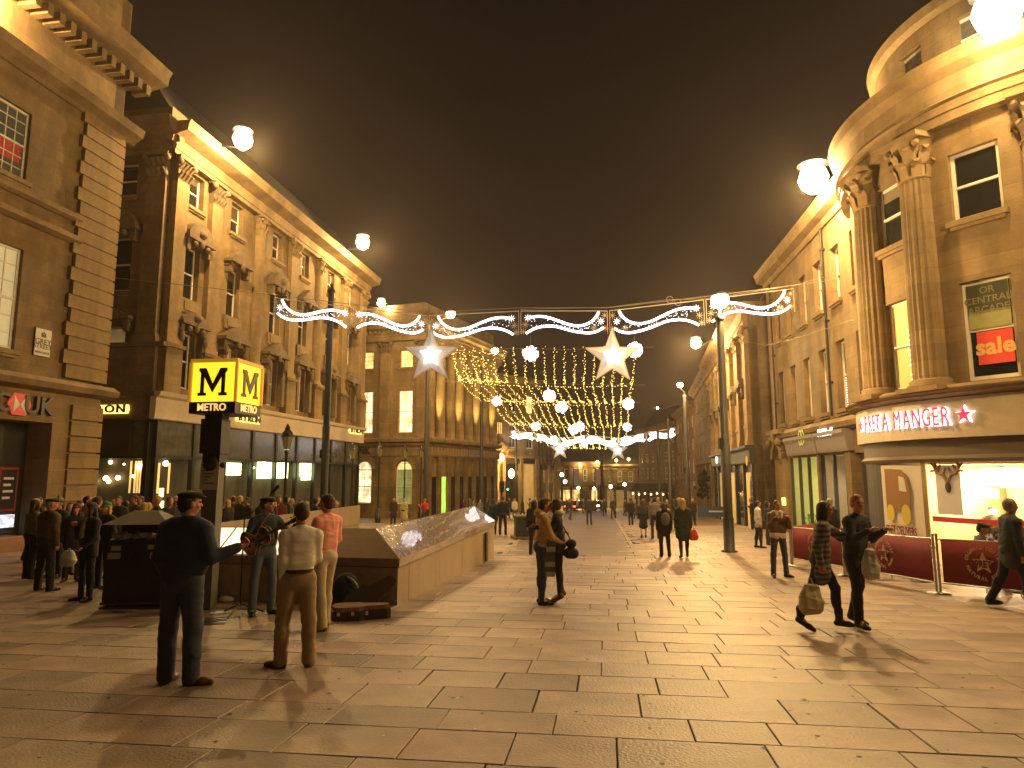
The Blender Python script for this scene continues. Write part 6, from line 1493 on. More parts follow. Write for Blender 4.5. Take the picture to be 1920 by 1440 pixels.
def head_prims(J, sc_, P, fem=False):
    R = Rz(-P.get('yaw', 0)) @ Rx(P.get('nod', 0)); c_ = J['head']; o = lambda x, y, z: c_ + R @ (np.array([x, y, z]) * sc_)
    e = lambda x, y, z, r, clip=None: ('e', o(x, y, z), tuple(np.array(r) * sc_), R, clip)
    pr_ = [e(0, -.008, .03, (.076, .094, .088)), e(0, .018, -.035, (.058, .072, .078)), e(0, .03, -.085, (.035, .045, .03)),
           ('c', o(0, .095, .01), o(0, .108, -.022), .008 * sc_, .015 * sc_, 1), e(0, .082, .028, (.05, .016, .012)), e(-.076, 0, -.005, (.012, .02, .03)), e(.076, 0, -.005, (.012, .02, .03)),
           e(-.035, .068, -.02, (.02, .02, .02)), e(.035, .068, -.02, (.02, .02, .02)), e(0, .088, -.055, (.022, .014, .01))]
    return pr_, R, o, e
def hair_prims(style, e, o, sc_):
    if style == 'none': return []
    face = [((0, .93, -.37), .035 * sc_)]
    cap = e(0, -.012, .034, (.083, .1, .095), [((0, 1, -.62), .045 * sc_)])
    h = [cap, e(0, -.045, -.01, (.072, .062, .075), [((0, 1, 0), .04 * sc_)])]
    if style == 'short': return h
    if style == 'quiff': return h + [e(0, .045, .105, (.055, .045, .028))]
    if style == 'bald': return [e(0, -.045, -.01, (.078, .058, .055), [((0, 1, 0), .03 * sc_), ((0, 0, 1), .04 * sc_)])]
    if style == 'long': return h + [('c', o(0, -.06, .03), o(0, -.085, -.24), .078 * sc_, .085 * sc_, .6), ('c', o(-.07, -.01, .02), o(-.085, .0, -.2), .03 * sc_, .035 * sc_, 1), ('c', o(.07, -.01, .02), o(.085, .0, -.2), .03 * sc_, .035 * sc_, 1), e(0, -.02, .05, (.092, .1, .088), [((0, 1, -.62), .045 * sc_)])]
    if style == 'mid': return h + [('c', o(0, -.05, .0), o(0, -.06, -.12), .085 * sc_, .075 * sc_, .7), ('c', o(-.07, 0, .02), o(-.075, .0, -.11), .028 * sc_, .03 * sc_, 1), ('c', o(.07, 0, .02), o(.075, .0, -.11), .028 * sc_, .03 * sc_, 1)]
    if style == 'bun': return h + [e(0, -.1, .06, (.045, .045, .045))]
    return h
def hat_prims(style, e, o, sc_):
    if style == 'flat': return [e(0, .0, .088, (.093, .118, .034)), e(0, .1, .062, (.06, .05, .012)), e(0, -.01, .062, (.084, .1, .03))]
    if style == 'beanie': return [e(0, -.012, .052, (.088, .104, .095), [((0, .25, -1), -.012 * sc_)]), e(0, -.005, .042, (.091, .108, .028))]
    if style == 'bobble': return [e(0, -.012, .052, (.088, .104, .1), [((0, .25, -1), -.012 * sc_)]), e(0, 0, .16, (.035, .035, .035))]
    return []
def limb(a, b, ra, rb, fy=1): return ('c', tuple(a), tuple(b), ra, rb, fy)
def hand_parts(J, s, sc_, curl, h=.0055):
    wr = J[s + 'wr']; d = nrm(J[s + 'ha'] - wr); sd = 1 if s == 'R' else -1
    side = np.cross(d, [0, 0, 1.0]); side = nrm(side) if np.linalg.norm(side) > .2 else np.array([0, 1.0, 0])
    if np.dot(side, [0, 1, 0]) < 0: side = -side
    nr = nrm(np.cross(side, d)); nr = nr if np.dot(nr, [-sd, 0, 0]) > -.1 else -nr
    L = lambda x, y, z: wr + (d * x + side * y + nr * z) * sc_
    pr_ = [limb(L(-.03, 0, 0), L(.02, 0, 0), .026 * sc_, .026 * sc_), limb(L(.03, -.02, 0), L(.085, -.024, 0), .016 * sc_, .015 * sc_), limb(L(.03, 0, 0), L(.09, 0, 0), .017 * sc_, .015 * sc_), limb(L(.03, .02, 0), L(.085, .024, 0), .016 * sc_, .014 * sc_)]
    for i, ln in enumerate((.06, .075, .07, .055)):
        y = .033 - .0215 * i; c1_, c2_ = curl, curl * 2.0
        a = L(.088, y, 0); b = L(.088 + ln * .55 * math.cos(c1_), y, ln * .55 * math.sin(c1_)); c_ = L(.088 + ln * .55 * math.cos(c1_) + ln * .5 * math.cos(c2_), y, ln * .55 * math.sin(c1_) + ln * .5 * math.sin(c2_))
        pr_ += [limb(a, b, .0095 * sc_, .0088 * sc_), limb(b, c_, .0088 * sc_, .0075 * sc_)]
    pr_ += [limb(L(.02, .03, .0), L(.055, .05, .02), .013 * sc_, .011 * sc_), limb(L(.055, .05, .02), L(.085, .045, .035), .011 * sc_, .009 * sc_)]
    return net(pr_, h, .006)
SKIN = mat('warm_skin', (.45, .24, .15), .55, noise=.06, nscale=12); SKIN2 = mat('ruddy_skin', (.5, .2, .12), .55, noise=.08, nscale=12)
EYE = mat('eye_dark', (.03, .02, .015), .2)
def cloth(name, col, n=.16): return mat(name, col, .85, noise=n, nscale=9, bump=.12, bscale=90)
def garments(J, sc_, O, P):
    """prims for each garment"""
    b = O.get('bulk', 1.0); s_ = sc_; G = {}
    up = J['neck'] - J['pel']; R = Rz(P.get('twist', 0))
    wdt = .125 * b; cl = O.get('coat', 0.0)       # coat length below pelvis
    tor = [limb(J['waist'] + R @ np.array([-.055, 0, -.02]) * b, J['waist'] + R @ np.array([.055, 0, -.02]) * b, wdt * s_, wdt * s_, .85), limb(J['waist'] + [-.045 * b, 0, 0], J['chest'] + R @ np.array([-.06 * b, 0, .02]), wdt * s_, .125 * b * s_, .8), limb(J['waist'] + [.045 * b, 0, 0], J['chest'] + R @ np.array([.06 * b, 0, .02]), wdt * s_, .125 * b * s_, .8),
           limb(J['Lsh'] * .75 + J['Rsh'] * .25 + [0, 0, -.005], J['Rsh'] * .75 + J['Lsh'] * .25 + [0, 0, -.005], .085 * b * s_, .085 * b * s_, .95), limb(J['Lsh'] + [0, 0, -.04], J['Rsh'] + [0, 0, -.04], .06 * b * s_, .06 * b * s_, 1), limb(J['neck'] - up * .2, J['neck'] - up * .02, .11 * s_, .062 * s_, .9)]
    if O.get('belly'): tor.append(('e', tuple(J['waist'] + np.array([0, .07, .03])), (.16 * s_, .14 * s_, .17 * s_), None, None))
    hem = J['pel'] + np.array([0, 0, .0 - cl]) + np.array([0, .0, 0]); 
    tor += [limb(J['waist'] + [-.03, 0, 0], hem + [-.05, 0, 0], wdt * s_, (.118 + cl * .18) * b * s_, .8), limb(J['waist'] + [.03, 0, 0], hem + [.05, 0, 0], wdt * s_, (.118 + cl * .18) * b * s_, .8)] if O.get('loose', True) else []
    slv = O.get('sleeve', .062) 
    for n in 'LR': tor += [limb(J[n + 'sh'] + [0, 0, -.015], J[n + 'el'], slv * 1.12 * s_, slv * .86 * s_), limb(J[n + 'el'], J[n + 'wr'] - (J[n + 'wr'] - J[n + 'el']) * .02, slv * .86 * s_, slv * .66 * s_)]
    if O.get('hood'): tor += [('e', tuple(J['neck'] + np.array([0, -.075, .03])), (.12 * s_, .08 * s_, .08 * s_), None, None)]
    G['top'] = tor
    lt = O.get('leg', 1.0); tr_ = [('e', tuple(J['pel'] + np.array([0, -.015, -.015])), (.165 * s_ * (.5 + .5 * b), .125 * s_ * (.5 + .5 * b), .13 * s_), None, None), limb(J['pel'] + [-.05, 0, .07], J['pel'] + [.05, 0, .07], .112 * s_ * b, .112 * s_ * b, .85)]
    for n in 'LR': 
        tr_ += [limb(J[n + 'hip'], J[n + 'kn'], .095 * s_ * lt, .066 * s_ * lt), limb(J[n + 'kn'], J[n + 'an'] - (J[n + 'kn'] - J[n + 'an']) * (.05 if not O.get('tight') else .0), .066 * s_ * lt, .05 * s_ * lt * (1.25 if not O.get('tight') else .9)), ('e', tuple(J[n + 'kn'] * .65 + J[n + 'an'] * .35 + np.array([0, -.02, 0])), (.055 * s_ * lt, .062 * s_ * lt, .12 * s_), None, None)]
    if O.get('skirt'): tr_ = [limb(J['pel'] + [0, 0, .06], (J['Lkn'] + J['Rkn']) / 2 + [0, 0, .05], .14 * s_, .17 * s_, .8), limb(J['pel'], J['Lkn'] + [0, 0, .03], .13 * s_, .11 * s_), limb(J['pel'], J['Rkn'] + [0, 0, .03], .13 * s_, .11 * s_)]
    G['legs'] = tr_
    G['shoes'] = []
    for n in 'LR':
        a = J[n + 'an']; f_ = J[n + 'fd']; 
        G['shoes'].append([limb(a + [0, 0, .02], a + f_ * .0 + [0, 0, -.035 * s_], .045 * s_, .046 * s_), limb(a + f_ * -.035 * s_ + [0, 0, -.052 * s_], a + f_ * .12 * s_ + [0, 0, -.056 * s_], .042 * s_, .04 * s_), limb(a + f_ * .1 * s_ + [0, 0, -.055 * s_], a + f_ * .175 * s_ + [0, 0, -.062 * s_], .042 * s_, .03 * s_)] + ([limb(a + [0, 0, .12 * s_], a + [0, 0, 0], .058 * s_, .05 * s_)] if O.get('boots') else []))
    return G
def body_prims(J, s_):
    b = [limb(J['neck'] + [0, 0, -.05], J['head'] + [0, -.01, -.05], .056 * s_, .053 * s_), limb(J['pel'] + [-.05, 0, 0], J['pel'] + [.05, 0, 0], .1 * s_, .1 * s_, .8), limb(J['pel'], J['chest'], .1 * s_, .115 * s_, .75), limb(J['chest'], J['neck'] + [0, 0, -.05], .115 * s_, .06 * s_, .75), limb(J['Lsh'], J['Rsh'], .05 * s_, .05 * s_)]
    for n in 'LR': b += [limb(J[n + 'sh'], J[n + 'el'], .045 * s_, .036 * s_), limb(J[n + 'el'], J[n + 'wr'], .036 * s_, .026 * s_), limb(J[n + 'hip'], J[n + 'kn'], .075 * s_, .05 * s_), limb(J[n + 'kn'], J[n + 'an'], .048 * s_, .035 * s_), limb(J[n + 'an'], J[n + 'an'] + J[n + 'fd'] * .1 * s_ + [0, 0, -.05 * s_], .035 * s_, .025 * s_)]
    return b
def person(label, pos, face, H=1.75, P={}, O={}, top=None, legs=None, shoe=None, hair=None, hat=None, skin=None, style='short', hats=None, h=.013, curl=.7, group=None, tname='jacket', lname='trousers', amp=.0075):
    """face: direction the person looks, degrees clockwise from straight ahead (+y)"""
    pos = Vector(pos); J, s_ = skeleton(H, P); root = thing('person', label, 'person', pos, -math.radians(face), group)
    hp, R, o, e = head_prims(J, s_, P); skin = skin or SKIN
    V, F = net(body_prims(J, s_) + hp, h * .85, .018); parts = [(V, F, 0)]
    for n in 'LR':
        if not P.get(n + 'pocket'): v_, f_ = hand_parts(J, n, s_, P.get(n + 'curl', curl)); parts.append((v_, f_, 0))
    link('body', np_mesh('body', parts, [skin]), root)
    G = garments(J, s_, O, P); sd = abs(hash(label)) % 17 if False else len(label) % 17
    V, F = net(G['top'], h, .035); link(tname, np_mesh(tname, [(folds(V, amp, sd), F, 0)], [top]), root)
    V, F = net(G['legs'], h, .03); link(lname, np_mesh(lname, [(folds(V, amp * .9, sd + 3), F, 0)], [legs]), root)
    for sh_ in G['shoes']: V, F = net(sh_, h * .8, .015); V[:, 2] = np.maximum(V[:, 2], 0.0 if 'z' not in P else V[:, 2]); link('shoe', np_mesh('shoe', [(V, F, 0)], [shoe]), root)
    hh = hair_prims(style, e, o, s_)
    if hh: V, F = net(hh, h * .7, .02); V = V + rng.normal(0, .0018, V.shape); link('hair', np_mesh('hair', [(V, F, 0)], [hair]), root)
    if hats: V, F = net(hat_prims(hats, e, o, s_), h * .7, .012); link('hat', np_mesh('hat', [(V, F, 0)], [hat]), root)
    if h < .014:
        for sx in (-1, 1): q = MB(); q.ball(tuple(o(sx * .031, .083, .012)), .0105, 8, 6); q.build('eye', EYE, root)
        q = MB(); a, b = o(-.02, .1, -.055), o(.02, .1, -.055); q.cyl(a, b, .004, .004, 6); q.build('mouth', mat('lip', (.3, .1, .08), .5), root)
    root['_'] = 0; del root['_']
    return root, J, s_, (o, e)
def extra(root, name, prims, m, h=.012, k=.02, parent=None, amp=0):
    V, F = net(prims, h, k); V = folds(V, amp, 2) if amp else V
    return link(name, np_mesh(name, [(V, F, 0)], [m]), root if parent is None else parent)
NAVY = cloth('navy_shirt_cloth', (.03, .042, .08)); JEANSD = cloth('dark_denim', (.045, .055, .085)); JEANS = cloth('mid_denim', (.10, .13, .18)); BRSH = mat('brown_leather', (.12, .045, .02), .4, noise=.2)
CREAMSH = cloth('cream_shirt', (.85, .78, .64), .05); KHAKI = cloth('khaki_chino', (.36, .25, .12)); PINK = cloth('pink_shirt_cloth', (.85, .36, .28), .06); STONEC = cloth('stone_chino', (.52, .42, .28), .08)
BLKC = cloth('black_cloth2', (.022, .021, .022)); BLKS = mat('black_leather', (.012, .011, .01), .35); HBROWN = mat('brown_hair', (.07, .033, .015), .6, noise=.3, nscale=60, bump=.5, bscale=120); HBLACK = mat('black_hair', (.012, .009, .008), .5, noise=.3, nscale=60, bump=.5, bscale=120)
HBLOND = mat('blond_hair', (.5, .31, .1), .6, noise=.3, nscale=60, bump=.5, bscale=120); HGING = mat('ginger_hair', (.33, .11, .03), .6, noise=.3, nscale=60, bump=.5, bscale=120); HGREY = mat('grey_hair', (.3, .27, .22), .6, noise=.3, nscale=60)
TAN = cloth('tan_jacket_cloth', (.55, .33, .10)); FLEECE = cloth('cream_fleece', (.62, .52, .36), .1); LEATH = mat('brown_suede', (.12, .055, .025), .6, noise=.25, nscale=10, bump=.4, bscale=40)
GREYC = cloth('grey_cloth', (.13, .12, .11)); OLIVEC = cloth('dark_green_cloth', (.02, .035, .02)); WHITEC = cloth('off_white_cloth', (.5, .46, .4), .08); BROWNC = cloth('brown_cloth', (.10, .06, .035)); REDC2 = cloth('red_cloth', (.5, .015, .025)); TEALC = cloth('teal_cloth', (.015, .05, .06)); MARC = cloth('maroon_knit', (.12, .015, .03)); GREENK = cloth('green_knit', (.03, .26, .05)); CREAMK = cloth('cream_knit', (.5, .38, .22)); GREYK = cloth('grey_knit', (.22, .2, .18))
# ---- foreground four
g = gp(330, 1283)
r1, J, s_, (o, e) = person('heavyset man in navy shirt and dark jeans, nearest the viewer', g, 12, 1.81,
    dict(yaw=math.radians(35), RA=((.42, -.15, -1), (.62, .75, .30)), LA=((-.2, -.05, -1), (.1, .5, -1)), RL=((.1, .03, -1), (.04, -.02, -1), 1.25), LL=((-.09, .03, -1), (.02, -.02, -1), -.05), wide=1.12, lean=(.02, -.02)),
    dict(bulk=1.36, belly=True, loose=False, leg=1.24, sleeve=.075), NAVY, JEANSD, BRSH, HBLACK, mat('black_tweed_cap', (.012, .011, .01), .9), SKIN2, 'short', 'flat', .012, tname='shirt', curl=1.0)
extra(r1, 'belt', [limb(J['pel'] + [-.06, -.0, .085], J['pel'] + [.06, 0, .085], .142, .142, .86)], mat('brown_belt', (.05, .02, .01), .5), amp=0) if False else None
q = MB(); q.lathe([(.182, -.02), (.188, 0), (.182, .02)], n=28); o_ = q.build('belt', mat('brown_belt', (.05, .02, .01), .5), r1); o_.location = tuple(J['pel'] + np.array([0, 0, .105])); o_.scale = (1, .82, 1)
extra(r1, 'shirt_hem', [limb(J['waist'] + [-.07, 0, .02], J['pel'] + [-.07, 0, .12], .15, .132, .85), limb(J['waist'] + [.07, 0, .02], J['pel'] + [.07, 0, .12], .15, .132, .85)], NAVY, .013, .03, amp=.004)
g = gp(552, 1250)
r2, J, s_, _ = person('man in cream shirt and khaki chinos, back turned, right of the navy-shirted man', g, -28, 1.70,
    dict(yaw=math.radians(0), LA=((-.03, -.1, -1), (.04, .12, -1)), RA=((.08, .12, -1), (-.25, .9, -.5)), LL=((-.1, .10, -1), (-.04, -.04, -1), -.75), RL=((.08, -.06, -1), (.03, -.1, -1), .35), Lpocket=True, lean=(.03, .0)),
    dict(bulk=.94, loose=False, leg=1.2, sleeve=.056), CREAMSH, KHAKI, BRSH, HBROWN, None, SKIN2, 'short', None, .012, tname='shirt')
extra(r2, 'shirt_hem', [limb(J['waist'] + [-.05, 0, .02], J['pel'] + [-.04, 0, .08], .115, .118, .85), limb(J['waist'] + [.05, 0, .02], J['pel'] + [.04, 0, .08], .115, .118, .85)], CREAMSH, .013, .03, amp=.005)
q = MB(); q.lathe([(.155, -.018), (.16, 0), (.155, .018)], n=28); o_ = q.build('belt', mat('brown_belt', (.05, .02, .01), .5), r2); o_.location = tuple(J['pel'] + np.array([0, 0, .06])); o_.scale = (1, .84, 1)
g = gp(604, 1178)
r3, J, s_, _ = person('man in salmon pink shirt and cream trousers with brown shoes, beside the parapet', g, -62, 1.80,
    dict(yaw=math.radians(-5), LA=((-.12, .25, -1), (.2, 1, -.25)), RA=((.2, .1, -1), (-.45, 1, -.15)), LL=((-.1, -.12, -1), (-.02, -.18, -1), -.1), RL=((.07, .16, -1), (0, .0, -1), .2), lean=(0, -.06), wide=1.05),
    dict(bulk=1.06, loose=False, leg=1.15), PINK, STONEC, BRSH, HBROWN, None, SKIN2, 'short', None, .012, tname='shirt')
extra(r3, 'shirt_hem', [limb(J['waist'] + [-.05, 0, .02], J['pel'] + [-.05, 0, .03], .134, .14, .85), limb(J['waist'] + [.05, 0, .02], J['pel'] + [.05, 0, .03], .134, .14, .85)], PINK, .013, .03, amp=.006)
g = gp(490, 1152)
r4, J, s_, _ = person('busker in flat cap and denim jacket playing a guitar before the parapet', g, 142, 1.76,
    dict(yaw=math.radians(-48), RA=((.42, .2, -1), (-.62, .75, -.22)), LA=((-.5, .45, -.75), (-.35, .8, .62)), RL=((.1, .0, -1), (.02, -.02, -1), .3), LL=((-.1, .06, -1), (-.02, -.06, -1), -.4), Rcurl=.5, Lcurl=1.0),
    dict(bulk=1.06, leg=1.0), cloth('denim_jacket_cloth', (.04, .058, .09)), JEANS, BLKS, HBROWN, mat('black_tweed_cap', (.012, .011, .01), .9), SKIN, 'short', 'flat', .012)
extra(r4, 'beard', [('e', tuple(_[0](0, .05, -.075)), (.045, .045, .04), None, None)], HGING, .009)
extra(r4, 'shirt_front', [limb(J['chest'] + [0, .06, .1], J['waist'] + [0, .085, .03], .05, .05, .6)], WHITEC, .012)
# guitar in the plane facing the viewer
gc_ = at(483, 1012, g.y - .24); gt = thing('acoustic_guitar', 'sunburst acoustic guitar held across the busker\'s waist', 'guitar', gc_, 0)
A_ = math.radians(27); MG = Matrix.Rotation(-A_, 4, 'Y') @ Matrix.Rotation(math.radians(-8), 4, 'Z')
prof = []
for i in range(40):
    t = 2 * PI * i / 40; x = -.24 * math.cos(t); wv = abs(math.sin(t)); u = (x + .24) / .48
    w_ = (.2 * math.exp(-((u - .22) / .26) ** 2) + .145 * math.exp(-((u - .82) / .2) ** 2)) * min(1, wv * 2.2); prof.append((x, w_ * (1 if math.sin(t) >= 0 else -1)))
SUNB = mat('sunburst_wood', (.30, .09, .02), .25, coat=.6); nt = SUNB.node_tree; bn_ = nt.nodes['Principled BSDF']
tcn = nt.nodes.new('ShaderNodeTexCoord'); ln_ = nt.nodes.new('ShaderNodeVectorMath'); ln_.operation = 'LENGTH'; cr = nt.nodes.new('ShaderNodeValToRGB')
mpn = nt.nodes.new('ShaderNodeMapping'); mpn.inputs['Location'].default_value = (.25, 0, 0); mpn.inputs['Scale'].default_value = (2.2, 1, 3.4)
nt.links.new(tcn.outputs['Object'], mpn.inputs[0]); nt.links.new(mpn.outputs[0], ln_.inputs[0]); nt.links.new(ln_.outputs['Value'], cr.inputs[0]); nt.links.new(cr.outputs[0], bn_.inputs['Base Color'])
cr.color_ramp.elements[0].position = .1; cr.color_ramp.elements[0].color = (.55, .2, .03, 1); cr.color_ramp.elements[1].position = .62; cr.color_ramp.elements[1].color = (.02, .006, .003, 1)
q = MB(); q.prism(prof, -.05, .05); q.build('guitar_body', SUNB, gt, MG)
q = MB()
for zz in (-.052, .052):
    for (x0, y0), (x1, y1) in zip(prof, prof[1:] + prof[:1]): q.cyl((x0, zz, y0), (x1, zz, y1), .006, .006, 4, caps=False)
q.build('binding', PALE, gt, MG)
q = MB(); q.cyl((.07, -.051, 0), (.07, -.054, 0), .05, .05, 18); q.build('sound_hole', BLKS, gt, MG)
q = MB(); q.prism([(.02, -.03), (.09, -.09), (-.04, -.13), (-.05, -.05)], -.055, -.051); q.box(-.14, -.11, -.062, -.05, -.06, .06); q.build('pickguard', BLKS, gt, MG)
q = MB(); q.box(.2, .62, -.07, -.045, -.026, .026); q.build('neck', mat('neck_wood', (.06, .03, .015), .4), gt, MG)
q = MB(); q.prism([(.62, -.03), (.78, -.042), (.79, .042), (.62, .03)], -.068, -.045)
for i in range(3):
    for s2 in (-1, 1): q.ball((.65 + .045 * i, -.055, s2 * .055), .014, 6, 4)
q.build('headstock', BLKS, gt, MG)
q = MB()
for i in range(6): q.cyl((-.12, -.074, -.02 + .008 * i), (.66, -.074, -.02 + .008 * i), .0012, .0012, 4)
q.build('strings', STEEL, gt, MG)
q = MB(); sh_ = Vector(J['Lsh']); W4 = Matrix.Translation(r4.location) @ Matrix.Rotation(r4.rotation_euler[2], 4, 'Z')
pts = [MG @ Vector((-.24, 0, 0)), W4 @ Vector(J['Rsh'] + np.array([-.02, .13, -.15])) - gc_, W4 @ Vector(J['Lsh'] * .55 + J['Rsh'] * .45 + np.array([0, .05, .09])) - gc_, W4 @ Vector(J['Lsh'] * .7 + J['Rsh'] * .3 + np.array([0, -.12, .04])) - gc_]
q.tube(pts, .018, 6); q.build('strap', mat('red_blue_strap', (.2, .03, .06), .7), gt)
# ---- embracing couple
g = gp(1016, 1132)
r5, J, s_, (o5, e5) = person('man in tan jacket with cream collar and jeans, kissing the woman in the street', g, 78, 1.73,
    dict(yaw=math.radians(4), nod=-.06, LA=((-.02, .45, -.9), (.3, 1, .12)), RA=((.16, .28, -1), (-.30, .85, -.5)), LL=((-.06, .04, -1), (0, -.02, -1), -.1), RL=((.08, .0, -1), (.02, -.08, -1), .2), lean=(0, .05), Lpocket=False),
    dict(bulk=1.02, hood=True, tight=True, leg=.95, sleeve=.068), TAN, JEANSD, BLKS, HBROWN, None, SKIN2, 'quiff', None, .012)
extra(r5, 'fleece_collar', [('e', tuple(J['neck'] + np.array([0, -.05, .015])), (.13, .105, .055), None, None), limb(J['neck'] + [-.06, .06, -.02], J['chest'] + [-.05, .1, .06], .035, .03), limb(J['neck'] + [.06, .06, -.02], J['chest'] + [.05, .1, .06], .035, .03)], FLEECE, .012, amp=.004)
extra(r5, 'shirt_hem', [limb(J['pel'] + [-.05, 0, .02], J['pel'] + [.05, 0, .02], .128, .128, .85)], WHITEC, .012)
g6 = gp(1049, 1132) + Vector((.0, .02, 0))
r6, J, s_, (o6, e6) = person('woman in black coat and striped scarf on tiptoe, embraced by the tan-jacketed man', g6, -84, 1.64,
    dict(yaw=0, nod=.22, LA=((-.1, .5, -.85), (.25, .9, .35)), RA=((.12, .4, -.9), (-.3, .9, .25)), LL=((-.07, .0, -1), (-.02, -.03, -1), -.1), RL=((.06, .08, -1), (.02, -.2, -1), .1), LP=.5, RP=.5, lean=(0, .06)),
    dict(bulk=1.0, coat=.12, tight=True, leg=.92), BLKC, BLKC, BRSH, HBROWN, None, SKIN, 'mid', None, .012, tname='coat')
extra(r6, 'fur_collar', [('e', tuple(J['neck'] + np.array([0, -.03, .02])), (.12, .11, .06), None, None), limb(J['neck'] + [.08, -.05, 0], J['chest'] + [.1, -.05, .02], .045, .03)], FLEECE, .012, amp=.005)
SCF = cloth('scarf_grey', (.12, .115, .08)); SCF2 = cloth('scarf_cream', (.5, .45, .25))
sc0 = thing('striped_scarf', 'long grey and cream striped scarf hanging from the woman in black', 'scarf', g6, -math.radians(-84)); 
for i in range(9):
    z1_ = 1.2 - i * .082; q = MB(); q.box(-.215, -.185, .02 + .01 * min(i, 4), .17 + .012 * min(i, 5), z1_ - .078, z1_); q.build('stripe', SCF2 if i in (3, 6, 8) else SCF, sc0)
hb = thing('handbag', 'round black handbag at the hip of the kissing woman', 'bag', g6, -math.radians(-84))
extra(hb, 'bag_body', [('c', (-.1, -.25, .84), (-.1, -.17, .84), .09, .09, 1), ('c', (-.1, -.23, 1.0), (-.1, -.19, 1.0), .07, .07, 1)], BLKC, .012); q = MB(); q.tube([(-.1, -.21, 1.05), (-.14, -.1, 1.25), (-.08, 0, 1.4)], .01, 5); q.build('strap', BLKS, hb)
# ---- leather jacket man, white jacket etc.
g = gp(1463, 1082)
r7, J, s_, _ = person('man in brown suede jacket, hands at his mouth, by the maroon barrier', g, 172, 1.70,
    dict(yaw=.05, RA=((.3, .3, -1), (-.55, .5, 1)), LA=((-.3, .3, -1), (.5, .55, .9)), RL=((.12, 0, -1), (.05, 0, -1), .4), LL=((-.12, 0, -1), (-.05, 0, -1), -.4)),
    dict(bulk=1.1, leg=.95, sleeve=.07), LEATH, JEANSD, BLKS, HBLACK, None, SKIN2, 'short', None, .013)
extra(r7, 'fleece_collar', [('e', tuple(J['neck'] + np.array([0, .0, .01])), (.12, .105, .045), None, None), limb(J['neck'] + [-.07, .06, 0], J['chest'] + [-.04, .12, .05], .035, .025), limb(J['neck'] + [.07, .06, 0], J['chest'] + [.04, .12, .05], .035, .025)], FLEECE, .013)
extra(r7, 'fleece_hem', [limb(J['pel'] + [-.06, 0, .0], J['pel'] + [.06, 0, .0], .134, .134, .85)], FLEECE, .013)
# ---- walking couple
STR = cloth('striped_knit', (.11, .1, .08)); nt = STR.node_tree; wv_ = nt.nodes.new('ShaderNodeTexWave'); wv_.bands_direction = 'Z'; wv_.inputs['Scale'].default_value = 4.5; wv_.inputs['Distortion'].default_value = 1.2
rp = nt.nodes.new('ShaderNodeValToRGB'); rp.color_ramp.elements[0].color = (.05, .045, .04, 1); rp.color_ramp.elements[1].color = (.2, .18, .13, 1); tcn = nt.nodes.new('ShaderNodeTexCoord')
nt.links.new(tcn.outputs['Object'], wv_.inputs['Vector']); nt.links.new(wv_.outputs['Color'], rp.inputs[0]); nt.links.new(rp.outputs[0], nt.nodes['Principled BSDF'].inputs['Base Color'])
g = gp(1546, 1184)
r8, J8, s_, _ = person('woman in grey striped cardigan striding right, reaching towards the ginger man', g, 118, 1.66,
    dict(yaw=-.2, nod=-.1, lean=(0, .13), RA=((.15, -.3, -1), (.05, .15, -1)), LA=((-.25, .75, -.6), (-.15, 1, .12)), RL=((.05, -.32, -1), (.0, -.42, -1), .2), LL=((-.05, .42, -1), (0, .06, -1), 0), RP=.5),
    dict(bulk=1.08, coat=.2, tight=True, sleeve=.07, boots=True), STR, BLKC, BLKS, HBLACK, None, SKIN2, 'mid', None, .013, tname='cardigan')
g = gp(1612, 1178)
r9, J9, s_, _ = person('ginger-haired man in dark jacket walking left with a white carrier bag over his shoulder', g, 150, 1.76,
    dict(yaw=.5, lean=(-.05, .08), RA=((.3, .3, -1), (-.5, .6, .5)), LA=((-.35, .1, -1), (.15, .9, .55)), RL=((.08, .2, -1), (.02, .0, -1), .3), LL=((-.1, -.12, -1), (-.03, -.34, -1), -.3), LP=.3),
    dict(bulk=1.12, leg=1.0, sleeve=.068), cloth('dark_jacket_cloth', (.035, .038, .045)), BLKC, BLKS, HGING, None, SKIN2, 'short', None, .013)
def bag(name, label, c, sz, m, rz=0, group=None):
    r = thing(name, label, 'bag', c, rz, group); a, b, h_ = sz
    V, F = net([('c', (-a * w_, 0, z_ * h_), (a * w_, 0, z_ * h_), b * f_, b * f_, 1) for z_, w_, f_ in ((-.62, .62, .95), (-.35, .72, 1.15), (-.05, .74, 1.0), (.25, .7, .8), (.5, .6, .55), (.68, .42, .35))], .012, .05); link('bag_body', np_mesh('bag_body', [(folds(V, .014, 4), F, 0)], [m]), r)
    q = MB(); q.tube([(-a * .35, 0, h_ * .65), (-a * .12, 0, h_ * 1.05), (a * .12, 0, h_ * 1.05), (a * .35, 0, h_ * .65)], .009, 5); q.build('handle', m, r); return r
bag('carrier_bag', 'cream carrier bag swinging in the hand of the woman in the striped cardigan', at(1521, 1122, 9.0), (.15, .06, .24), cloth('cream_plastic', (.55, .48, .28), .08), .3)
bag('carrier_bag', 'white carrier bag slung on the right side of the ginger man', at(1632, 1056, 9.25), (.08, .06, .27), cloth('white_plastic', (.6, .56, .46), .06), .3)
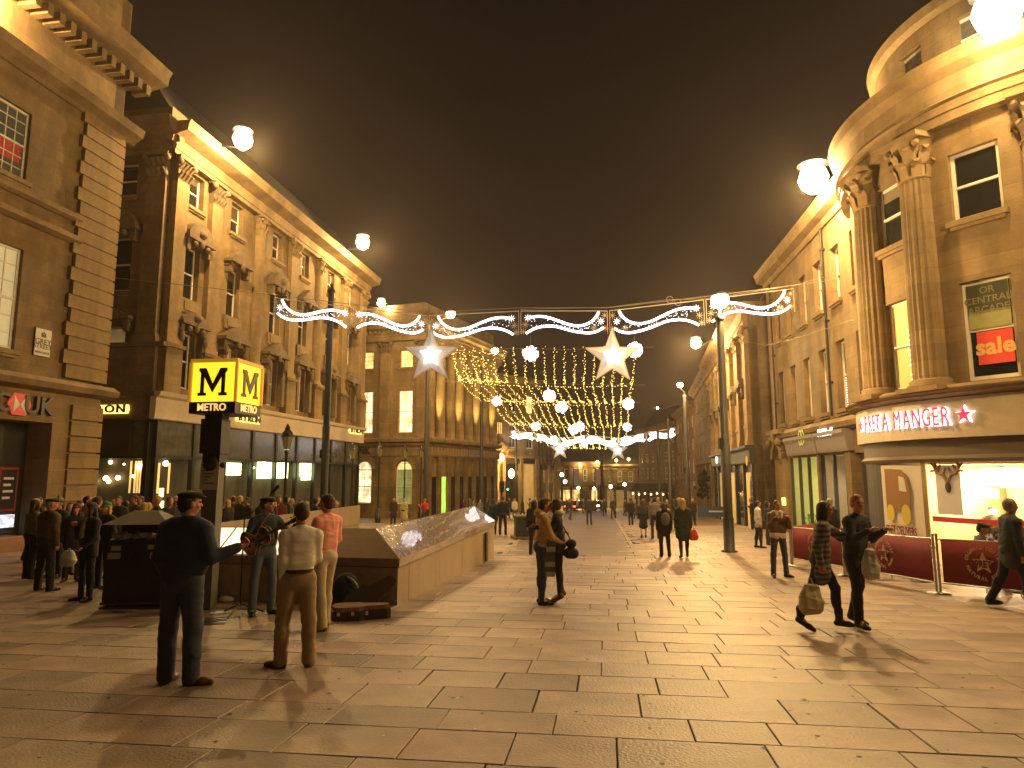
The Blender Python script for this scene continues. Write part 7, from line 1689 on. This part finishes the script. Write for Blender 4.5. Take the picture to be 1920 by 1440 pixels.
# ---- backs in the middle distance
g = gp(1283, 1046)
r10, J, s_, _ = person('long-haired blonde woman in dark green coat with a red bag, walking away', g, 4, 1.70, dict(RL=((.04, .12, -1), (0, 0, -1), .1), LL=((-.04, -.1, -1), (0, -.25, -1), -.1), LP=.2), dict(bulk=1.15, coat=.28, tight=True), OLIVEC, BLKC, BLKS, HBLOND, None, SKIN, 'long', None, .017, tname='coat')
bag('shopping_bag', 'small red bag held by the blonde woman in green', at(1301, 1003, 20.2), (.1, .05, .18), cloth('red_plastic', (.5, .06, .03)), .2)
g = gp(1247, 1044)
r11, J, s_, _ = person('person in dark parka with pale fur hood and rucksack, walking beside the blonde woman', g, 0, 1.62, dict(RL=((.05, -.05, -1), (.03, -.15, -1), .1), LL=((-.04, .1, -1), (0, 0, -1), -.1)), dict(bulk=1.12, coat=.14, hood=True), cloth('black_parka', (.02, .018, .016)), BLKC, BLKS, HBROWN, None, SKIN, 'mid', None, .017, tname='parka')
extra(r11, 'fur_trim', [limb(J['neck'] + [-.13, -.08, .03], J['neck'] + [.13, -.08, .03], .04, .04)], FLEECE, .016); 
rk = thing('rucksack', 'dark grey rucksack on the back of the person in the fur-hooded parka', 'bag', g, 0); extra(rk, 'bag_body', [('e', tuple(J['chest'] + np.array([0, -.2, -.08])), (.14, .09, .2), None, None)], GREYC, .016)
g = gp(1207, 1008)
person('woman in black dress with bare calves walking away, left of a grey-jumpered person', g, 2, 1.68, dict(RL=((.04, .1, -1), (0, 0, -1), .1), LL=((-.04, -.08, -1), (0, -.2, -1), -.1)), dict(skirt=True, coat=.1), cloth('black_sheer', (.03, .028, .02)), BLKC, BLKS, HBROWN, None, SKIN, 'mid', None, .02, tname='top', lname='skirt')
g = gp(1229, 1010)
person('person in grey jumper and dark trousers walking away behind the rucksack wearer', g, 0, 1.78, dict(RL=((.05, -.08, -1), (.02, -.2, -1), .1), LL=((-.04, .12, -1), (0, 0, -1), -.1)), dict(bulk=1.1), GREYC, BLKC, BLKS, HBLACK, None, SKIN, 'short', None, .02, tname='jumper')
g = gp(1105, 984)
person('lone man in dark jacket and jeans standing in the middle of the street', g, 10, 1.86, dict(), dict(bulk=1.12), cloth('dark_jacket_cloth', (.035, .038, .045)), JEANSD, BLKS, HBLACK, None, SKIN, 'short', None, .022)
# left-hand group
def P_walk(a): return dict(RL=((.05, a, -1), (.02, 0, -1), .2), LL=((-.05, -a * .7, -1), (-.02, -a * 1.6, -1), -.2))
PCUP = dict(RA=((.2, .25, -1), (-.5, .6, .8)))
g = gp(80, 1108); 
r, J, s_, _ = person('older man in brown padded jacket and flat cap, back turned, in the left group', g, 20, 1.74, dict(yaw=.6, LL=((-.08, 0, -1), (-.03, -.02, -1), -.2), RL=((.12, .03, -1), (.05, 0, -1), .2), LA=((-.12, .15, -1), (.1, .6, -.8))), dict(bulk=1.3, leg=1.1, sleeve=.075), BROWNC, BLKC, BLKS, HGREY, BLKC, SKIN2, 'short', 'flat', .014)
extra(r, 'scarf', [('e', tuple(J['neck'] + np.array([0, 0, .015])), (.1, .1, .04), None, None)], MARC, .012)
g = gp(158, 1126)
r, J, s_, _ = person('dark-haired woman in black coat and patterned scarf drinking, front of the left group', g, 205, 1.66, dict(yaw=.5, RA=((.2, .25, -1), (-.4, .5, .9)), LA=((-.15, .1, -1), (.2, .6, -.5))), dict(bulk=1.15, coat=.1, tight=True, boots=True), BLKC, BLKC, BLKS, HBLACK, None, SKIN2, 'long', None, .014, tname='coat')
extra(r, 'scarf', [limb(J['neck'] + [0, .1, .0], J['waist'] + [0, .14, .05], .04, .05), ('e', tuple(J['neck'] + np.array([0, .03, 0])), (.1, .1, .045), None, None)], cloth('patterned_scarf', (.22, .17, .1), .6), .013)
LG = [(52, 1085, 1.72, 30, GREYC, 'woman in cream knitted hat at the left of the group', CREAMK, 'beanie', 'long', HBROWN), (100, 1083, 1.74, 190, TEALC, 'person in grey bobble hat and teal coat behind the brown-jacketed man', GREYK, 'bobble', 'short', HBROWN),
      (132, 1090, 1.62, 150, BLKC, 'person in maroon hat with a pale bag in the left group', MARC, 'beanie', 'mid', HBROWN), (190, 1103, 1.66, 200, cloth('black_sheen', (.018, .018, .02)), 'person in bright green knitted hat beside the litter bin', GREENK, 'beanie', 'mid', HBLOND),
      (170, 1085, 1.78, 10, BROWNC, 'tall dark-coated person behind the green hat', None, None, 'short', HBROWN), (262, 1066, 1.62, -10, BROWNC, 'blonde woman behind the litter bin, back turned', None, None, 'long', HBLOND),
      (152, 1066, 1.80, 90, BLKC, 'man in dark coat behind the drinking woman', None, None, 'short', HBLACK), (214, 1058, 1.8, 170, BLKC, 'man in dark jacket under the candle-like lamps', None, None, 'short', HBROWN), (246, 1052, 1.82, 200, cloth('grey_jacket', (.08, .075, .07)), 'man standing before the lit slatted window', None, None, 'short', HBROWN),
      (322, 1058, 1.78, 150, BLKC, 'person in pale cap near the restaurant corner', CREAMK, 'beanie', 'short', HBROWN)]
for i, (px_, py_, H_, fc_, tm, lb_, hm, hs_, st_, hc) in enumerate(LG):
    g = gp(px_, py_)
    r, J, s_, _ = person(lb_, g, fc_, H_, {**(PCUP if i % 2 else {}), 'yaw': .2 * (i % 3 - 1)}, dict(bulk=1.15 + .05 * (i % 2), coat=.06 * (i % 3)), tm, BLKC, BLKS, hc, hm, SKIN2, st_, hs_, .018, tname='coat')
    if i == 3: extra(r, 'red_scarf', [('e', tuple(J['neck'] + np.array([.07, -.03, 0])), (.06, .08, .06), None, None)], REDC2, .014)
bag('carrier_bag', 'pale bag held low in the left-hand group', at(128, 1046, 12.6), (.1, .06, .16), WHITEC, 0)
# white jacket man and neighbours by the shops
g = gp(1424, 1027)
r, J, s_, _ = person('person in off-white padded jacket carrying bags, right of the tall post', g, 100, 1.66, dict(RL=((.04, .12, -1), (0, 0, -1), .1), LL=((-.04, -.1, -1), (0, -.15, -1), -.1)), dict(bulk=1.15, coat=.08, tight=True), WHITEC, BLKC, BLKS, HBLACK, None, SKIN, 'short', None, .017)
g = gp(1441, 1022); person('person in black jacket just behind the off-white jacket', g, 100, 1.64, dict(), dict(bulk=1.1), BLKC, BLKC, BLKS, HBLACK, None, SKIN, 'mid', None, .02)
g = gp(1411, 993); person('person in dark blue top with a yellow bag near the shop doorway', g, -60, 1.72, PCUP, dict(bulk=1.05), cloth('blue_cloth', (.02, .025, .06)), BLKC, WHITEC, HBROWN, REDC2, SKIN, 'short', 'beanie', .02)
g = gx(1561, 20.5); g.z = gz(20.5); person('stocky man in black jacket at the takeaway window', g, 60, 1.74, dict(wide=1.1), dict(bulk=1.3), BLKC, BLKC, BLKS, HGREY, None, SKIN2, 'short', None, .018)
# people in front of the bank
def mid(px, py, H_, fc, tm, lm, lb_, st_='short', hc=HBROWN, P=None, O=None, h=.024, hm=None, hs_=None, Y=None, z=None):
    g = gp(px, py) if Y is None else gx(px, Y)
    return person(lb_, g, fc, H_, P or {}, O or dict(bulk=1.12), tm, lm, BLKS, hc, hm, SKIN, st_, hs_, h, tname='coat')
mid(737, 985, 1.8, 150, cloth('plum_coat', (.035, .015, .025)), BLKC, 'man in long dark plum coat before the bank', P=dict(lean=(0, .05)), O=dict(bulk=1.2, coat=.3))
mid(757, 984, 1.72, 10, cloth('cream_coat', (.45, .37, .2), .1), BLKC, 'person in long cream hooded coat before the bank', 'short', HGREY, O=dict(bulk=1.15, coat=.5))
mid(800, 988, 1.74, -60, REDC2, BLKC, 'person in bright red top stooping beside the parapet', 'short', HGING, P=dict(lean=(0, .3), nod=-.4, LA=((-.1, .5, -.8), (.2, .6, .5)), RA=((.1, .5, -.8), (-.2, .6, .5))), O=dict(bulk=1.2))
mid(817, 966, 1.8, 0, BLKC, BLKC, 'figure in black with hood near the bank wall', hs_='beanie', hm=BLKC)
mid(925, 1002, 1.72, -10, TEALC, BLKC, 'woman in teal coat beside a man in black, beyond the parapet', 'mid', HBROWN, P=P_walk(.2), O=dict(bulk=1.25, coat=.2, tight=True), h=.02)
mid(943, 1003, 1.84, 10, cloth('navy_black_coat', (.012, .013, .02)), BLKC, 'tall man in black beyond the parapet end', P=P_walk(.15), h=.02)
mid(963, 962, 1.75, 170, GREYC, BLKC, 'person in grey top facing the viewer behind the planter box', P=P_walk(.2))
mid(1002, 1040, 1.7, 5, BLKC, BLKC, 'person in black half hidden behind the tan-jacketed man', 'mid', HBLACK, h=.02)
mid(1000, 968, 1.75, 170, cloth('dark_coat_c', (.03, .028, .026)), BLKC, 'person in dark coat right of the planter box')
mid(1070, 975, 1.76, 140, BLKC, JEANSD, 'person with bag stepping left of the lone man', P=P_walk(.3))
mid(1150, 973, 1.8, 200, BLKC, cloth('maroon_cloth', (.06, .015, .015)), 'man in open dark coat striding towards the viewer, centre right', P=P_walk(.35))
mid(1134, 968, 1.74, 190, cloth('dark_coat_c', (.03, .028, .026)), BLKC, 'person in dark clothes stepping, just left of the striding man', P=P_walk(.35))
mid(1183, 985, 1.76, 0, BLKC, BLKC, 'man in black walking away left of the woman in the dress', P=P_walk(.25))
mid(1300, 985, 1.74, 180, cloth('dark_coat_c', (.03, .028, .026)), BLKC, 'bare-headed man facing the viewer behind the blonde woman', 'bald', HGREY)
# seated customer and staff, blurred passer-by at the frame edge
g = Vector((9.25, 13.6, gz(13.6)))
person('seated customer in dark jacket and cap eating behind the barrier', g, 120, 1.72, dict(z=.50, yaw=.2, nod=-.3, lean=(0, .2), RA=((.2, .5, -.8), (-.4, .6, .9)), LA=((-.2, .5, -.8), (.4, .6, .9)), RL=((.2, 1, -.05), (0, .05, -1), .1), LL=((-.2, 1, -.05), (0, .05, -1), -.1)), dict(bulk=1.2), cloth('dark_parka_b', (.03, .03, .032)), BLKC, BLKS, HBLACK, BLKC, SKIN2, 'short', 'flat', .015)
for (px_, R_, lb_, tm) in ((1862, 5.1, 'customer in grey sitting in the cafe window near the brightest lamp', GREYC), (1800, 4.8, 'customer in olive behind the reindeer poster', cloth('olive_jumper', (.09, .1, .04))), (1905, 4.7, 'customer at the right end of the cafe window', BROWNC)):
    a_ = ang(px_, 960); person(lb_, (PC.x + R_ * math.cos(a_), PC.y + R_ * math.sin(a_), zgd + .06), 200, 1.72, dict(z=.86, lean=(0, .15), RA=((.2, .5, -.8), (-.4, .8, .3)), RL=((.2, 1, -.2), (0, .05, -1), .1), LL=((-.2, 1, -.2), (0, .05, -1), -.1)), dict(bulk=1.15), tm, BLKC, BLKS, HBROWN, None, SKIN2, 'short', None, .018, tname='jumper')
g = gp(1905, 1142)
person('passer-by in dark coat cut by the right edge of the frame', g, 100, 1.76, {**P_walk(.35), 'lean': (0, .06)}, dict(bulk=1.15, coat=.15), cloth('blue_black_coat', (.03, .035, .04)), BLKC, BLKS, HGREY, None, SKIN2, 'short', None, .015, tname='coat')
# restaurant-side crowd and distant crowd: shared bodies, own colours
PROTO = []
for i, (P_, O_, st_, hs_) in enumerate((({}, dict(bulk=1.15, coat=.1), 'short', None), (P_walk(.3), dict(bulk=1.12), 'short', None), (P_walk(-.3), dict(bulk=1.1, coat=.2, tight=True), 'long', None), (PCUP, dict(bulk=1.15), 'short', 'beanie'), (dict(yaw=.5), dict(bulk=1.2, coat=.3, tight=True), 'mid', None), (P_walk(.2), dict(bulk=1.15, hood=True), 'short', None))):
    J, s_ = skeleton(1.74, P_); hp, R, o, e = head_prims(J, s_, P_); G = garments(J, s_, O_, P_)
    grp = [(body_prims(J, s_)[:1] + hp, 0), ([limb(J['Lwr'], J['Lha'] + (J['Lha'] - J['Lwr']) * .6, .03, .022), limb(J['Rwr'], J['Rha'] + (J['Rha'] - J['Rwr']) * .6, .03, .022)], 0), (G['top'], 1), (G['legs'], 2), (G['shoes'][0] + G['shoes'][1], 3), (hair_prims(st_, e, o, s_) + hat_prims(hs_, e, o, s_), 4)]
    pl_, tg = [], []
    for a, t_ in grp: pl_ += a; tg += [t_] * len(a)
    V, F, ft = net(pl_, .026, .02, tags=tg); PROTO.append(np_mesh('person', [(V, F, ft)], [SKIN, BLKC, BLKC, BLKS, HBROWN]))
CM = [BLKC, GREYC, BROWNC, NAVY, BLKC, OLIVEC, MARC, cloth('tan_dull', (.14, .1, .05)), BLKC, cloth('dark_coat_c', (.03, .028, .026)), GREYC, WHITEC]; HM = [HBROWN, HBLACK, HBLOND, HBROWN, HGREY, HBLACK]
def crowd(n_, fn, label, group, seed):
    R_ = random.Random(seed)
    for i in range(n_):
        x, y = fn(R_, i); o = link('person', PROTO[R_.randrange(6)]); o.location = (x, y, gz(y)); o.rotation_euler = (0, 0, R_.uniform(0, 2 * PI)); k = R_.uniform(.93, 1.06); o.scale = (k, k, k)
        for sl, m_ in ((1, R_.choice(CM)), (2, R_.choice([BLKC, JEANSD, BLKC, GREYC])), (4, R_.choice(HM))): o.material_slots[sl].link = 'OBJECT'; o.material_slots[sl].material = m_
        tm_, hr_ = o.material_slots[1].material.name.replace('2', '').replace('_cloth', '').replace('_', ' '), o.material_slots[4].material.name.replace('_', ' ')
        third = ('left part', 'middle', 'right part')[min(2, i * 3 // n_)]
        tag(o, label % (tm_, hr_, third), 'person', group)
crowd(32, lambda R, i: ((lambda g: (g.x, g.y))(gx(335 + i * 9.5 + R.uniform(-8, 8), R.uniform(22, 29)))), 'customer in %s with %s by the restaurant windows, %s', 'crowd outside the restaurant', 4)
crowd(14, lambda R, i: ((lambda g: (g.x, g.y))(gx(60 + i * 19 + R.uniform(-8, 8), R.uniform(15.5, 21)))), 'person in %s with %s by the side street corner, %s', 'people by the side street corner', 5)
crowd(18, lambda R, i: ((lambda g: (g.x, g.y))(gx(862 + i * 9 + R.uniform(-7, 7), R.uniform(50, 75)))), 'distant person in %s with %s beyond the parapet, %s', 'crowd beyond the parapet', 6)
crowd(26, lambda R, i: ((lambda g: (g.x, g.y))(gx(1020 + i * 10.5 + R.uniform(-7, 7), R.uniform(62, 100)))), 'tiny far pedestrian in %s with %s, %s of the throng', 'far throng in the street', 7)
crowd(8, lambda R, i: ((lambda g: (g.x, g.y))(gx(1195 + i * 15 + R.uniform(-6, 6), R.uniform(40, 60)))), 'pedestrian in %s with %s before the right-hand posts, %s', 'crowd by the right-hand posts', 8)
# =================================================================== AIR
hz = bpy.data.materials.new('night_haze'); hz.use_nodes = True; hn = hz.node_tree; hn.nodes.clear()
ho = hn.nodes.new('ShaderNodeOutputMaterial'); hv = hn.nodes.new('ShaderNodeVolumePrincipled')
hv.inputs['Color'].default_value = (1, .86, .76, 1); hv.inputs['Density'].default_value = 0.0005; hv.inputs['Anisotropy'].default_value = .75
hn.links.new(hv.outputs[0], ho.inputs['Volume'])
q = MB(); q.box(-75, 75, -35, 190, gz(300) - 1.2, 27); tag(q.build('haze', hz), kind='stuff')
